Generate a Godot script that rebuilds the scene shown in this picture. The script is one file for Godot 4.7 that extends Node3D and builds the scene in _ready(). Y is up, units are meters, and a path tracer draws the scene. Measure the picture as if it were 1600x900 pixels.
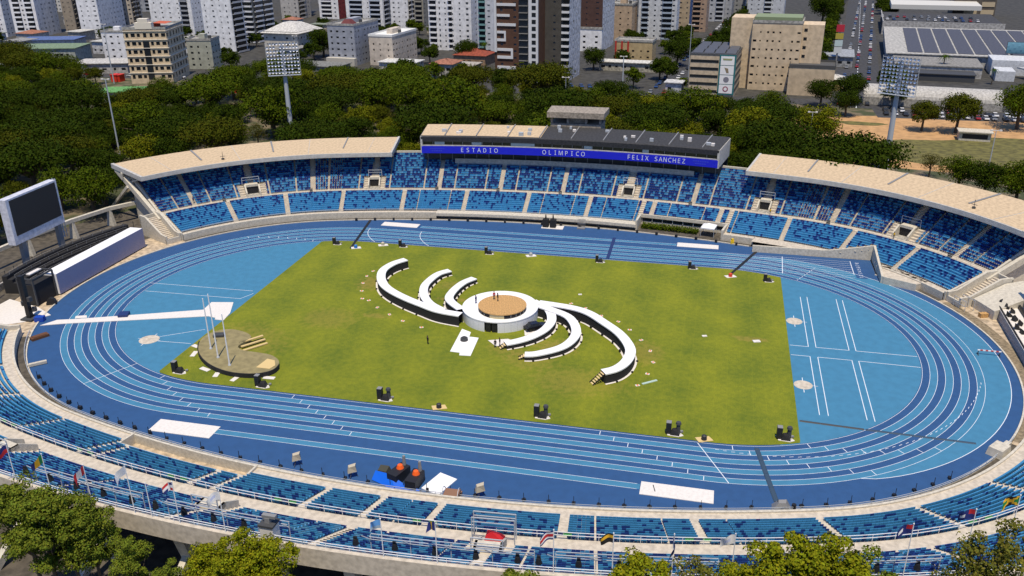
extends Node3D
# Stadium seen from the air: a running track, two facing grandstands, a spiral stage on the grass, park and city behind.

var used := {}
var mats := {}
var tex := {}
var rng := RandomNumberGenerator.new()

# ---------------------------------------------------------------- mesh builder
class MB:
	var v := PackedVector3Array()
	var n := PackedVector3Array()
	var c := PackedColorArray()
	var t := PackedVector2Array()
	var col := Color.WHITE
	func tri(a: Vector3, b: Vector3, d: Vector3) -> void:
		var m := (d - a).cross(b - a).normalized()
		v.append(a); v.append(b); v.append(d)
		n.append(m); n.append(m); n.append(m)
		c.append(col); c.append(col); c.append(col)
		t.append(Vector2(a.x, a.z)); t.append(Vector2(b.x, b.z)); t.append(Vector2(d.x, d.z))
	func quad(a: Vector3, b: Vector3, d: Vector3, e: Vector3) -> void:
		tri(a, b, d); tri(a, d, e)
	func quadh(a: Vector3, b: Vector3, d: Vector3, e: Vector3, hint: Vector3) -> void:
		if (d - a).cross(b - a).dot(hint) < 0.0: quad(e, d, b, a)
		else: quad(a, b, d, e)
	func hexa(p: Array) -> void:   # p0..p3 lower ring, p4..p7 upper ring
		var m := Vector3.ZERO
		for q: Vector3 in p: m += q * 0.125
		for f in [[0, 1, 2, 3], [4, 5, 6, 7], [0, 1, 5, 4], [1, 2, 6, 5], [2, 3, 7, 6], [3, 0, 4, 7]]:
			var a: Vector3 = p[f[0]]; var b: Vector3 = p[f[1]]; var d: Vector3 = p[f[2]]; var e: Vector3 = p[f[3]]
			quadh(a, b, d, e, (a + b + d + e) * 0.25 - m)
	func box(lo: Vector3, hi: Vector3, x := Transform3D.IDENTITY) -> void:
		hexa([x * Vector3(lo.x, lo.y, lo.z), x * Vector3(hi.x, lo.y, lo.z), x * Vector3(hi.x, lo.y, hi.z), x * Vector3(lo.x, lo.y, hi.z),
			x * Vector3(lo.x, hi.y, lo.z), x * Vector3(hi.x, hi.y, lo.z), x * Vector3(hi.x, hi.y, hi.z), x * Vector3(lo.x, hi.y, hi.z)])
	func cbox(at: Vector3, size: Vector3, turn := 0.0) -> void:   # centre of the base, size, turn about y
		var x := Transform3D(Basis(Vector3.UP, turn), at)
		box(Vector3(-size.x / 2, 0, -size.z / 2), Vector3(size.x / 2, size.y, size.z / 2), x)
	func cone(a: Vector3, b: Vector3, r0: float, r1: float, seg := 8, caps := true) -> void:
		var d := (b - a).normalized()
		var s := d.cross(Vector3.RIGHT if absf(d.x) < 0.8 else Vector3.FORWARD).normalized()
		var w := d.cross(s)
		for i in seg:
			var e := s * cos(TAU * i / seg) + w * sin(TAU * i / seg)
			var f := s * cos(TAU * (i + 1) / seg) + w * sin(TAU * (i + 1) / seg)
			quadh(a + e * r0, a + f * r0, b + f * r1, b + e * r1, e + f)
			if caps:
				if r1 > 0.0: quadh(b, b + e * r1, b + f * r1, b, d)
				if r0 > 0.0: quadh(a, a + e * r0, a + f * r0, a, -d)
	func beam(a: Vector3, b: Vector3, w: float, h: float) -> void:   # square bar between two points
		var d := (b - a).normalized()
		var s := d.cross(Vector3.UP if absf(d.y) < 0.95 else Vector3.RIGHT).normalized() * (w / 2)
		var q := s.cross(d).normalized() * (h / 2)
		hexa([a - s - q, a + s - q, a + s + q, a - s + q, b - s - q, b + s - q, b + s + q, b - s + q])
	func prism(p: PackedVector2Array, y0: float, y1: float, sides := true) -> void:   # plan outline x,z
		var ix := Geometry2D.triangulate_polygon(p)
		for i in range(0, ix.size(), 3):
			var a := p[ix[i]]; var b := p[ix[i + 1]]; var d := p[ix[i + 2]]
			quadh(Vector3(a.x, y1, a.y), Vector3(b.x, y1, b.y), Vector3(d.x, y1, d.y), Vector3(a.x, y1, a.y), Vector3.UP)
		if sides:
			for i in p.size():
				var a := p[i]; var b := p[(i + 1) % p.size()]
				quad(Vector3(a.x, y0, a.y), Vector3(b.x, y0, b.y), Vector3(b.x, y1, b.y), Vector3(a.x, y1, a.y))
	func strip(a: Vector2, b: Vector2, w: float, y: float) -> void:   # flat painted line
		var s := (b - a).orthogonal().normalized() * (w / 2)
		quadh(Vector3(a.x - s.x, y, a.y - s.y), Vector3(a.x + s.x, y, a.y + s.y), Vector3(b.x + s.x, y, b.y + s.y), Vector3(b.x - s.x, y, b.y - s.y), Vector3.UP)
	func mesh() -> ArrayMesh:
		var m := ArrayMesh.new()
		if v.is_empty(): return m
		var arr := []
		arr.resize(Mesh.ARRAY_MAX)
		arr[Mesh.ARRAY_VERTEX] = v; arr[Mesh.ARRAY_NORMAL] = n; arr[Mesh.ARRAY_COLOR] = c; arr[Mesh.ARRAY_TEX_UV] = t
		m.add_surface_from_arrays(Mesh.PRIMITIVE_TRIANGLES, arr)
		return m

# ---------------------------------------------------------------- nodes
func numbered(called: String) -> String:
	var k: int = used.get(called, 0)
	used[called] = k + 1
	return called if k == 0 else "%s_%03d" % [called, k]
func tag(o: Node, label: String, category := "", group := "", kind := "") -> Node:
	if label: o.set_meta("label", label)
	if category: o.set_meta("category", category)
	if group: o.set_meta("group", group)
	if kind: o.set_meta("kind", kind)
	return o
func thing(called: String, label: String, category: String, at := Vector3.ZERO, turn := 0.0, group := "") -> Node3D:
	var o := Node3D.new()
	o.name = numbered(called); add_child(o)
	o.position = at; o.rotation.y = turn
	tag(o, label, category, group)
	return o
func part(called: String, m: Mesh, material: Material, parent: Node, at := Vector3.ZERO) -> MeshInstance3D:
	var o := MeshInstance3D.new()
	o.name = called; o.mesh = m; o.material_override = material; o.position = at
	parent.add_child(o, true)
	return o
func put(called: String, b: MB, material: Material, parent: Node) -> MeshInstance3D:
	return part(called, b.mesh(), material, parent)
func one(called: String, b: MB, material: Material, label: String, category: String, at := Vector3.ZERO, turn := 0.0, group := "") -> MeshInstance3D:
	var o := MeshInstance3D.new()
	o.name = numbered(called); o.mesh = b.mesh(); o.material_override = material
	add_child(o); o.position = at; o.rotation.y = turn
	tag(o, label, category, group)
	return o
func setting(called: String, b: MB, material: Material) -> MeshInstance3D:
	var o := MeshInstance3D.new()
	o.name = numbered(called); o.mesh = b.mesh(); o.material_override = material
	add_child(o); o.set_meta("kind", "structure")
	return o
func copy_of(src: Node3D, at: Vector3, turn := 0.0, label := "") -> Node3D:
	var base := String(src.name)
	if base.length() > 4 and base[base.length() - 4] == "_" and base.right(3).is_valid_int(): base = base.left(base.length() - 4)
	var r: Node3D = src.duplicate()
	r.name = numbered(base); add_child(r)
	r.position = at; r.rotation.y = turn
	if label: r.set_meta("label", label)
	return r

# ---------------------------------------------------------------- materials (linear base colours)
func noise_tex(key: String, size: int, freq: float, lo: float, hi: float, octaves := 4, seed_ := 1) -> ImageTexture:
	if tex.has(key): return tex[key]
	var f := FastNoiseLite.new()
	f.seed = seed_; f.frequency = freq; f.fractal_octaves = octaves; f.noise_type = FastNoiseLite.TYPE_SIMPLEX_SMOOTH
	var im := f.get_seamless_image(size, size)
	im.convert(Image.FORMAT_RGB8)
	var d := im.get_data()
	for i in d.size(): d[i] = int(clampf(lo + (hi - lo) * d[i] / 255.0, 0.0, 1.0) * 255.0)
	im = Image.create_from_data(size, size, false, Image.FORMAT_RGB8, d)
	im.generate_mipmaps()
	tex[key] = ImageTexture.create_from_image(im)
	return tex[key]
func mat(key: String, rgb: Color, rough := 0.8, mottle := "", scale_ := 0.1, metal := 0.0) -> StandardMaterial3D:
	if mats.has(key): return mats[key]
	var m := StandardMaterial3D.new()
	m.albedo_color = rgb.linear_to_srgb()
	m.roughness = rough; m.metallic = metal
	m.cull_mode = BaseMaterial3D.CULL_DISABLED
	if mottle == "soft": m.albedo_texture = noise_tex("soft", 512, 0.016, 0.84, 1.06, 6, 3)
	elif mottle == "stain": m.albedo_texture = noise_tex("stain", 512, 0.02, 0.66, 1.14, 6, 8)
	elif mottle == "faint": m.albedo_texture = noise_tex("faint", 512, 0.03, 0.94, 1.03, 6, 13)
	elif mottle == "fine": m.albedo_texture = noise_tex("fine", 256, 0.12, 0.7, 1.15, 3, 5)
	if mottle:
		m.uv1_triplanar = true; m.uv1_world_triplanar = true
		m.uv1_scale = Vector3(scale_, scale_, scale_)
	mats[key] = m
	return m
func vmat(key: String, rough := 0.7) -> StandardMaterial3D:   # colour from the vertices
	if mats.has(key): return mats[key]
	var m := StandardMaterial3D.new()
	m.vertex_color_use_as_albedo = true; m.roughness = rough; m.cull_mode = BaseMaterial3D.CULL_DISABLED
	mats[key] = m
	return m

# ---------------------------------------------------------------- the oval the stands follow: u metres along the kerb from the far middle, o metres outwards
const RE := 51.8
const XC := 42.2
const RS := 203.2
const DC := 145.4
var TA := atan2(XC, DC)
var SA := RS * TA
var EA := RE * (PI - 2.0 * TA)
var HALF := 2.0 * SA + EA
func ov(u: float, o: float, y := 0.0) -> Vector3:
	var s := 1.0 if u >= 0.0 else -1.0
	var a := absf(u)
	var x: float; var z: float
	if a < SA:
		x = (RS + o) * sin(a / RS); z = DC - (RS + o) * cos(a / RS)
	elif a < SA + EA:
		var ph := TA + (a - SA) / RE
		x = XC + (RE + o) * sin(ph); z = -(RE + o) * cos(ph)
	else:
		x = (RS + o) * sin((HALF - a) / RS); z = -DC + (RS + o) * cos((HALF - a) / RS)
	return Vector3(s * x, y, z)
func ovn(u: float) -> Vector3: return (ov(u, 10.0) - ov(u, 0.0)).normalized()
func turn_in(u: float) -> float:   # turn that makes local +z look into the arena
	var q := -ovn(u)
	return atan2(q.x, q.z)
func steps(a: float, b: float, d: float) -> PackedFloat32Array:
	var k := maxi(1, ceili(absf(b - a) / d))
	var r := PackedFloat32Array()
	for i in k + 1: r.append(lerpf(a, b, float(i) / k))
	return r
func sweep(m: MB, u0: float, u1: float, prof: Array, d := 2.0, ends := false) -> void:
	var us := steps(u0, u1, d)
	for i in us.size() - 1:
		for k in prof.size() - 1:
			var p: Vector2 = prof[k]; var q: Vector2 = prof[k + 1]
			m.quad(ov(us[i], p.x, p.y), ov(us[i + 1], p.x, p.y), ov(us[i + 1], q.x, q.y), ov(us[i], q.x, q.y))
	if ends:
		for u in [u0, u1]:
			var pg := PackedVector2Array(prof)
			if pg[0].is_equal_approx(pg[pg.size() - 1]): pg.resize(pg.size() - 1)
			var ix := Geometry2D.triangulate_polygon(pg)
			for i in range(0, ix.size(), 3): m.tri(ov(u, pg[ix[i]].x, pg[ix[i]].y), ov(u, pg[ix[i + 1]].x, pg[ix[i + 1]].y), ov(u, pg[ix[i + 2]].x, pg[ix[i + 2]].y))
func slab(m: MB, u0: float, u1: float, o0: float, o1: float, y0: float, y1: float, d := 2.0) -> void:
	sweep(m, u0, u1, [Vector2(o0, y0), Vector2(o1, y0), Vector2(o1, y1), Vector2(o0, y1), Vector2(o0, y0)], d, true)

# ================================================================ build
func _ready() -> void:
	rng.seed = 20240
	camera_and_light()
	make_materials()
	ground_and_roads()
	track()
	stands()
	press_box()
	stadium_ends()
	stage()
	field_things()
	edge_things()
	light_towers()
	park()
	city()
	print("nodes ", get_child_count())

func camera_and_light() -> void:
	var cam := Camera3D.new()
	cam.name = "camera"; add_child(cam)
	cam.position = Vector3(40.107, 74.467, 152.364)
	cam.rotation = Vector3(-0.4068, 0.2377, -0.0120)
	cam.fov = 36.65
	cam.near = 1.0; cam.far = 6000.0
	cam.current = true
	var e := Environment.new()
	var sky := Sky.new()
	var sm := ProceduralSkyMaterial.new()
	sm.sky_top_color = Color(0.28, 0.45, 0.72); sm.sky_horizon_color = Color(0.68, 0.76, 0.85)
	sm.ground_bottom_color = Color(0.3, 0.3, 0.28); sm.ground_horizon_color = Color(0.62, 0.66, 0.7)
	sm.sky_curve = 0.12
	sky.sky_material = sm
	e.background_mode = Environment.BG_SKY; e.sky = sky
	e.background_energy_multiplier = 1.05
	e.tonemap_mode = Environment.TONE_MAPPER_LINEAR
	e.tonemap_exposure = 1.1
	e.sdfgi_enabled = true; e.ssao_enabled = true; e.ssil_enabled = true
	var w := WorldEnvironment.new()
	w.name = "environment"; w.environment = e; add_child(w)
	var sun := DirectionalLight3D.new()
	sun.name = "sun"; add_child(sun)
	sun.light_energy = 1.35; sun.light_color = Color(1.0, 0.95, 0.86)
	sun.light_angular_distance = 0.5; sun.shadow_enabled = true
	sun.look_at_from_position(Vector3(9, 100, 35), Vector3.ZERO, Vector3.FORWARD)

func make_materials() -> void:
	mat("concrete", Color(0.58, 0.51, 0.41), 0.85, "soft", 0.12)
	mat("concrete_grey", Color(0.42, 0.40, 0.36), 0.85, "stain", 0.08)
	mat("cream_wall", Color(0.60, 0.55, 0.45), 0.8, "soft", 0.15)
	mat("roof_tan", Color(0.60, 0.455, 0.285), 0.9, "soft", 0.12)
	mat("fascia", Color(0.52, 0.50, 0.46), 0.8, "soft", 0.1)
	mat("white", Color(0.80, 0.80, 0.80), 0.6)
	mat("white_mat", Color(0.72, 0.68, 0.63), 0.7, "faint", 0.1)
	mat("white_line", Color(0.70, 0.74, 0.78), 0.7)
	mat("black", Color(0.012, 0.012, 0.014), 0.6)
	mat("black_cloth", Color(0.018, 0.018, 0.02), 0.95, "fine", 0.4)
	mat("dark_grey", Color(0.05, 0.052, 0.055), 0.7)
	mat("mid_grey", Color(0.22, 0.22, 0.22), 0.7)
	mat("steel", Color(0.42, 0.45, 0.48), 0.45, "", 0.1, 0.6)
	mat("galvanised", Color(0.42, 0.45, 0.48), 0.5)
	mat("track_dark", Color(0.018, 0.074, 0.20), 0.75, "faint", 0.03)
	mat("track_light", Color(0.045, 0.192, 0.325), 0.75, "faint", 0.03)
	mat("wood", Color(0.62, 0.36, 0.13), 0.7, "stain", 0.3)
	mat("glass_dark", Color(0.018, 0.022, 0.028), 0.15)
	mat("sign_blue", Color(0.008, 0.012, 0.55), 0.4)
	mat("bark", Color(0.10, 0.075, 0.05), 0.95)
	mat("asphalt", Color(0.055, 0.055, 0.058), 0.9, "stain", 0.05)
	mat("dirt", Color(0.50, 0.29, 0.125), 0.95, "soft", 0.03)
	mat("sand_paving", Color(0.56, 0.44, 0.30), 0.9, "stain", 0.06)
	vmat("painted", 0.6)
	vmat("cloth", 0.9)

func M(key: String) -> StandardMaterial3D: return mats[key]

# ---------------------------------------------------------------- ground, roads, track
func rect(m: MB, x0: float, z0: float, x1: float, z1: float, y: float) -> void:
	m.quadh(Vector3(x0, y, z0), Vector3(x1, y, z0), Vector3(x1, y, z1), Vector3(x0, y, z1), Vector3.UP)
func blob(m: MB, cx: float, cz: float, rx: float, rz: float, y: float, wob := 0.15, seed_ := 1, seg := 40) -> void:
	var r := RandomNumberGenerator.new(); r.seed = seed_
	var ph := [r.randf() * TAU, r.randf() * TAU, r.randf() * TAU]
	var prev := Vector3.ZERO
	for i in seg + 1:
		var a := TAU * (i % seg) / seg
		var k := 1.0 + wob * (sin(2 * a + ph[0]) * 0.5 + sin(3 * a + ph[1]) * 0.35 + sin(7 * a + ph[2]) * 0.2)
		var p := Vector3(cx + rx * k * cos(a), y, cz + rz * k * sin(a))
		if i > 0: m.quadh(Vector3(cx, y, cz), prev, p, Vector3(cx, y, cz), Vector3.UP)
		prev = p
func ground_and_roads() -> void:
	var m := MB.new()
	rect(m, -2500, -3000, 2500, 900, 0.0)
	var gm := StandardMaterial3D.new()
	gm.roughness = 0.95; gm.cull_mode = BaseMaterial3D.CULL_DISABLED
	gm.albedo_texture = ground_tex()
	gm.uv1_triplanar = true; gm.uv1_world_triplanar = true; gm.uv1_scale = Vector3.ONE * 0.012
	mats["ground"] = gm
	setting("ground", m, gm)
	# streets of the city grid: (x, z) ends and width
	var roads := MB.new()
	roads.strip(Vector2(12, -205), Vector2(52, -640), 11.0, 0.03)
	roads.strip(Vector2(94, -225), Vector2(160, -760), 20.0, 0.03)
	roads.strip(Vector2(-420, -246), Vector2(20, -236), 12.0, 0.034)
	roads.strip(Vector2(20, -236), Vector2(330, -228), 12.0, 0.034)
	roads.strip(Vector2(-90, -245), Vector2(-60, -640), 9.0, 0.03)
	roads.strip(Vector2(-185, -245), Vector2(-165, -640), 9.0, 0.03)
	roads.strip(Vector2(-330, -245), Vector2(-300, -640), 9.0, 0.03)
	roads.strip(Vector2(-500, -395), Vector2(150, -385), 9.0, 0.036)
	setting("road", roads, M("asphalt"))
	var lines := MB.new()
	for i in 60:
		var a := Vector2(94, -225).lerp(Vector2(160, -760), i / 60.0); var b := Vector2(94, -225).lerp(Vector2(160, -760), (i + 0.45) / 60.0)
		lines.strip(a, b, 0.3, 0.05)
		a = Vector2(12, -205).lerp(Vector2(52, -640), i / 60.0); b = Vector2(12, -205).lerp(Vector2(52, -640), (i + 0.45) / 60.0)
		lines.strip(a, b, 0.25, 0.05)
	setting("road_marking", lines, M("white_line"))
	# pavement round the stadium and the plaza at its right-hand end
	m = MB.new()
	sweep(m, -HALF, HALF, [Vector2(0.2, 0.012), Vector2(36, 0.012)], 4.0)
	setting("stadium_paving", m, mat("paving", Color(0.10, 0.085, 0.065), 0.95, "stain", 0.05))
	m = MB.new()
	sweep(m, 96, 152, [Vector2(0.4, 0.02), Vector2(34, 0.02)], 2.0)
	sweep(m, -152, -96, [Vector2(0.4, 0.02), Vector2(10, 0.02)], 2.0)
	setting("plaza", m, M("sand_paving"))
	# ball field on the right: bare earth with worn turf
	m = MB.new()
	blob(m, 128, -170, 78, 40, 0.02, 0.12, 4)
	setting("ball_field_earth", m, M("dirt"))
	m = MB.new()
	blob(m, 128, -158, 40, 22, 0.03, 0.25, 7)
	blob(m, 175, -165, 18, 10, 0.03, 0.2, 9)
	blob(m, 92, -196, 10, 3, 0.03, 0.3, 12)
	setting("ball_field_turf", m, mat("dry_turf", Color(0.15, 0.135, 0.035), 0.95, "stain", 0.03))
	m = MB.new()
	rect(m, 100, -226, 260, -208, 0.024)
	setting("parking_lot", m, M("asphalt"))

func ground_tex() -> ImageTexture:
	var f := FastNoiseLite.new(); f.seed = 11; f.frequency = 0.02; f.fractal_octaves = 5
	var im := f.get_seamless_image(512, 512); im.convert(Image.FORMAT_L8)
	var d := im.get_data(); var r := PackedByteArray(); r.resize(d.size() * 3)
	for i in d.size():
		var k := d[i] / 255.0
		var q := Color(0.05, 0.06, 0.022).lerp(Color(0.15, 0.12, 0.075), smoothstep(0.35, 0.75, k)).linear_to_srgb()
		r[i * 3] = int(q.r * 255); r[i * 3 + 1] = int(q.g * 255); r[i * 3 + 2] = int(q.b * 255)
	im = Image.create_from_data(512, 512, false, Image.FORMAT_RGB8, r); im.generate_mipmaps()
	return ImageTexture.create_from_image(im)

const LAP_R := 36.5
const LAP_L := 42.195
func lap(d: float, seg := 72) -> PackedVector2Array:   # closed outline d metres outside the inner line
	var p := PackedVector2Array()
	for i in seg + 1:
		var a := -PI / 2 + PI * i / seg
		p.append(Vector2(LAP_L + (LAP_R + d) * cos(a), (LAP_R + d) * sin(a)))
	for i in seg + 1:
		var a := PI / 2 + PI * i / seg
		p.append(Vector2(-LAP_L + (LAP_R + d) * cos(a), (LAP_R + d) * sin(a)))
	return p
func ring(m: MB, d0: float, d1: float, y: float) -> void:
	var a := lap(d0); var b := lap(d1)
	for i in a.size():
		var j := (i + 1) % a.size()
		m.quadh(Vector3(a[i].x, y, a[i].y), Vector3(a[j].x, y, a[j].y), Vector3(b[j].x, y, b[j].y), Vector3(b[i].x, y, b[i].y), Vector3.UP)
func track() -> void:
	var m := MB.new()
	var us := steps(-HALF, HALF, 2.0)
	for i in us.size() - 1:
		m.quadh(Vector3(0, 0.03, 0), ov(us[i], 0.3, 0.03), ov(us[i + 1], 0.3, 0.03), Vector3(0, 0.03, 0), Vector3.UP)
	m.prism(PackedVector2Array([Vector2(50, -48.2), Vector2(76.6, -48.2), Vector2(76.6, -33), Vector2(50, -40)]), 0.02, 0.034, false)
	setting("running_track", m, M("track_dark"))
	# light blue: end zones, every second lane, the runways, the outer loop of the right bend
	m = MB.new()
	for s in [-1, 1]:
		var p := PackedVector2Array()
		var q := lap(-0.15)
		for w in q:
			if s * w.x >= 52.0: p.append(w)
		m.prism(p, 0, 0.036, false)
	setting("end_zone", m, M("track_light"))
	for k in [1, 3, 5, 7]:
		m = MB.new(); ring(m, 1.22 * k, 1.22 * (k + 1), 0.038)
		setting("lane", m, M("track_light"))
	m = MB.new()
	rect(m, -33, 49.0, 33.4, 50.22, 0.038); rect(m, -33, -50.2, 32.4, -49.0, 0.038)
	setting("jump_runway", m, M("track_light"))
	m = MB.new()
	var lm := MB.new()
	var n := 60
	for i in n:
		var a0 := deg_to_rad(lerpf(-78, 62, float(i) / n)); var a1 := deg_to_rad(lerpf(-78, 62, float(i + 1) / n))
		var e0 := 9.8 + 4.1 * sin(PI * clampf(float(i) / n, 0, 1)) ** 0.6; var e1 := 9.8 + 4.1 * sin(PI * clampf(float(i + 1) / n, 0, 1)) ** 0.6
		var c0 := Vector2(cos(a0), sin(a0)); var c1 := Vector2(cos(a1), sin(a1)); var b := Vector2(LAP_L, 0)
		var p0 := b + c0 * (LAP_R + 9.76); var p1 := b + c1 * (LAP_R + 9.76); var q0 := b + c0 * (LAP_R + e0); var q1 := b + c1 * (LAP_R + e1)
		m.quadh(Vector3(p0.x, 0.038, p0.y), Vector3(p1.x, 0.038, p1.y), Vector3(q1.x, 0.038, q1.y), Vector3(q0.x, 0.038, q0.y), Vector3.UP)
		lm.strip(q0, q1, 0.1, 0.046)
	setting("bend_run_off", m, M("track_light"))
	# white lines
	for k in 9: ring(lm, 1.22 * k - 0.032, 1.22 * k + 0.032, 0.044)
	for z in [49.0, 50.22, -50.2, -49.0]: lm.strip(Vector2(-33, z), Vector2(33, z), 0.065, 0.046)
	# right end zone boxes
	for a in [[59.6, -23.4, 59.6, -0.1], [60.95, -23.6, 60.95, -0.1], [66.75, -23.6, 66.75, -0.1], [67.95, -23.3, 67.95, -0.1], [59.6, 3.85, 59.6, 24.4], [60.95, 3.85, 60.95, 24.4], [66.8, 3.85, 66.8, 24.4], [67.95, 3.85, 67.95, 24.6],
		[56.3, -0.1, 59.6, -0.1], [60.95, -0.1, 66.75, -0.1], [67.95, -0.1, 78.4, -0.1], [56.3, 3.85, 59.6, 3.85], [60.95, 3.85, 66.8, 3.85], [67.95, 3.9, 78.3, 4.1]]:
		lm.strip(Vector2(a[0], a[1]), Vector2(a[2], a[3]), 0.12, 0.046)
	# left end zone sectors
	for a in [[-78.2, 2.4, -55.7, 1.9], [-80.0, -1.8, -55.1, -2.4], [-62.2, 21.9, -54.9, 16.9], [-61.2, 23.4, -54.2, 23.0], [-55.7, 1.9, -54.3, -1.2]]:
		lm.strip(Vector2(a[0], a[1]), Vector2(a[2], a[3]), 0.1, 0.046)
	# start and exchange marks across the lanes
	var cross := func(a: float, k0: float, k1: float, side: int) -> void:
		var cc := Vector2(LAP_L * side, 0); var dd := Vector2(cos(deg_to_rad(a)), sin(deg_to_rad(a)))
		lm.strip(cc + dd * (LAP_R + 1.22 * k0), cc + dd * (LAP_R + 1.22 * k1), 0.1, 0.047)
	cross.call(118.0, 0.0, 8.0, -1)
	for k in 8:
		cross.call(105.0 - k * 3.1, k + 0.05, k + 0.95, -1)
		cross.call(84.0 - k * 3.6, k + 0.05, k + 0.95, 1)
		cross.call(66.0 - k * 3.4, k + 0.05, k + 0.95, 1)
		cross.call(-112.0 - k * 3.0, k + 0.05, k + 0.95, -1)
		cross.call(-62.0, k + 0.2, k + 0.8, 1)
		lm.strip(Vector2(26.0 + k * 2.3, 36.6 + 1.22 * k), Vector2(26.0 + k * 2.3, 37.6 + 1.22 * k), 0.1, 0.047)
		lm.strip(Vector2(-26.0 + k * 2.0, 36.6 + 1.22 * k), Vector2(-26.0 + k * 2.0, 37.6 + 1.22 * k), 0.1, 0.047)
	lm.strip(Vector2(57.0, -46.6), Vector2(56.6, -36.0), 0.14, 0.047)
	lm.strip(Vector2(72.0, -46.6), Vector2(72.0, -38.4), 0.14, 0.047)
	for k in 9: lm.strip(Vector2(42.2, -36.5 - 1.22 * k), Vector2(72.0, -36.5 - 1.22 * k), 0.065, 0.046)
	for i in 8:   # break lines
		lm.strip(Vector2(40.9 + 4.7 * i / 8.0, 36.7 + 9.4 * i / 8.0), Vector2(40.9 + 4.7 * (i + 1) / 8.0, 36.7 + 9.4 * (i + 1) / 8.0), 0.12, 0.048)
		lm.strip(Vector2(-45.5 + 5.0 * (i / 8.0) ** 2, -46.2 + 9.6 * i / 8.0), Vector2(-45.5 + 5.0 * ((i + 1) / 8.0) ** 2, -46.2 + 9.6 * (i + 1) / 8.0), 0.12, 0.048)
		lm.strip(Vector2(-31.5 + 5.0 * (i / 8.0) ** 2, -46.2 + 9.6 * i / 8.0), Vector2(-31.5 + 5.0 * ((i + 1) / 8.0) ** 2, -46.2 + 9.6 * (i + 1) / 8.0), 0.12, 0.048)
	for i in 90:   # dashed curve of the inside turn
		if i % 2 == 0:
			var a0 := deg_to_rad(88.0 - i * 0.88); var a1 := deg_to_rad(88.0 - (i + 1) * 0.88)
			lm.strip(Vector2(LAP_L, 0) + Vector2(cos(a0), sin(a0)) * (LAP_R + 1.4 + i * 0.088), Vector2(LAP_L, 0) + Vector2(cos(a1), sin(a1)) * (LAP_R + 1.4 + i * 0.088), 0.08, 0.048)
	setting("track_marking", lm, M("white_line"))
	# lane numbers at the sprint start
	var nums := MB.new()
	var holder := setting("lane_numbers", nums_plate(), M("track_dark"))
	var font := SystemFont.new(); font.font_names = PackedStringArray(["Droid Sans"])
	for k in 8:
		var t := TextMesh.new(); t.text = str(k + 1); t.font = font; t.font_size = 64; t.pixel_size = 0.017; t.depth = 0.004
		var o := part("lane_number", t, M("white_line"), holder)
		o.position = Vector3(73.4, 0.05, -37.1 - 1.22 * k); o.rotation = Vector3(-PI / 2, PI / 2, 0)
	# cage circles
	for a in [[-63.0, 23.2, 1.9], [57.7, -10.9, 1.55], [57.7, 14.9, 1.55]]:
		m = MB.new(); m.cone(Vector3(a[0], 0.036, a[1]), Vector3(a[0], 0.06, a[1]), a[2], a[2], 24)
		setting("throwing_circle", m, M("concrete"))
		m = MB.new(); m.strip(Vector2(a[0], a[1] - 2.6), Vector2(a[0], a[1] + 2.6), 0.12, 0.058)
		m.strip(Vector2(a[0] - 2.4, a[1]), Vector2(a[0] + 2.4, a[1]), 0.1, 0.056)
		setting("circle_line", m, M("white_line"))
	# sand pits: covered with pale sheets
	var pit_labels := ["pale sand pit beside the blue running track, nearest the sunken trench", "pale sand pit with a dark scratch beside the near straight", "pale sand pit under the roofless block of the main stand", "pale sand pit in front of the hedge and white tent"]
	var pits := [[-43.7, 48.3, -33.0, 51.7], [33.5, 48.4, 43.6, 51.4], [-43.6, -51.4, -33.7, -48.6], [32.6, -51.1, 42.4, -48.4]]
	for i in 4:
		var b: Array = pits[i]
		m = MB.new(); m.box(Vector3(b[0], 0.03, b[1]), Vector3(b[2], 0.12, b[3]))
		var o := one("sand_pit", m, M("white_mat"), pit_labels[i], "sand pit")
		if i == 1:
			m = MB.new(); m.strip(Vector2(35.2, 48.9), Vector2(35.6, 50.4), 0.14, 0.125)
			put("scratch", m, M("dark_grey"), o)
	# grass
	m = MB.new()
	var g := PackedVector2Array()
	for w in lap(-0.35, 72):
		g.append(Vector2(clampf(w.x, -53.6, 56.1), w.y))
	var clean := PackedVector2Array()
	for w in g:
		if clean.is_empty() or clean[clean.size() - 1].distance_to(w) > 0.01: clean.append(w)
	m.prism(clean, 0.03, 0.085)
	for i in m.t.size(): m.t[i] = Vector2((m.v[i].x + 56.0) / 114.0, (m.v[i].z + 38.0) / 76.0)
	var gm := StandardMaterial3D.new()
	gm.albedo_texture = grass_tex(); gm.roughness = 0.95; gm.cull_mode = BaseMaterial3D.CULL_DISABLED
	setting("infield_grass", m, gm)

func nums_plate() -> MB:
	var m := MB.new(); rect(m, 72.3, -46.6, 74.6, -36.4, 0.042)
	return m

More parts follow.
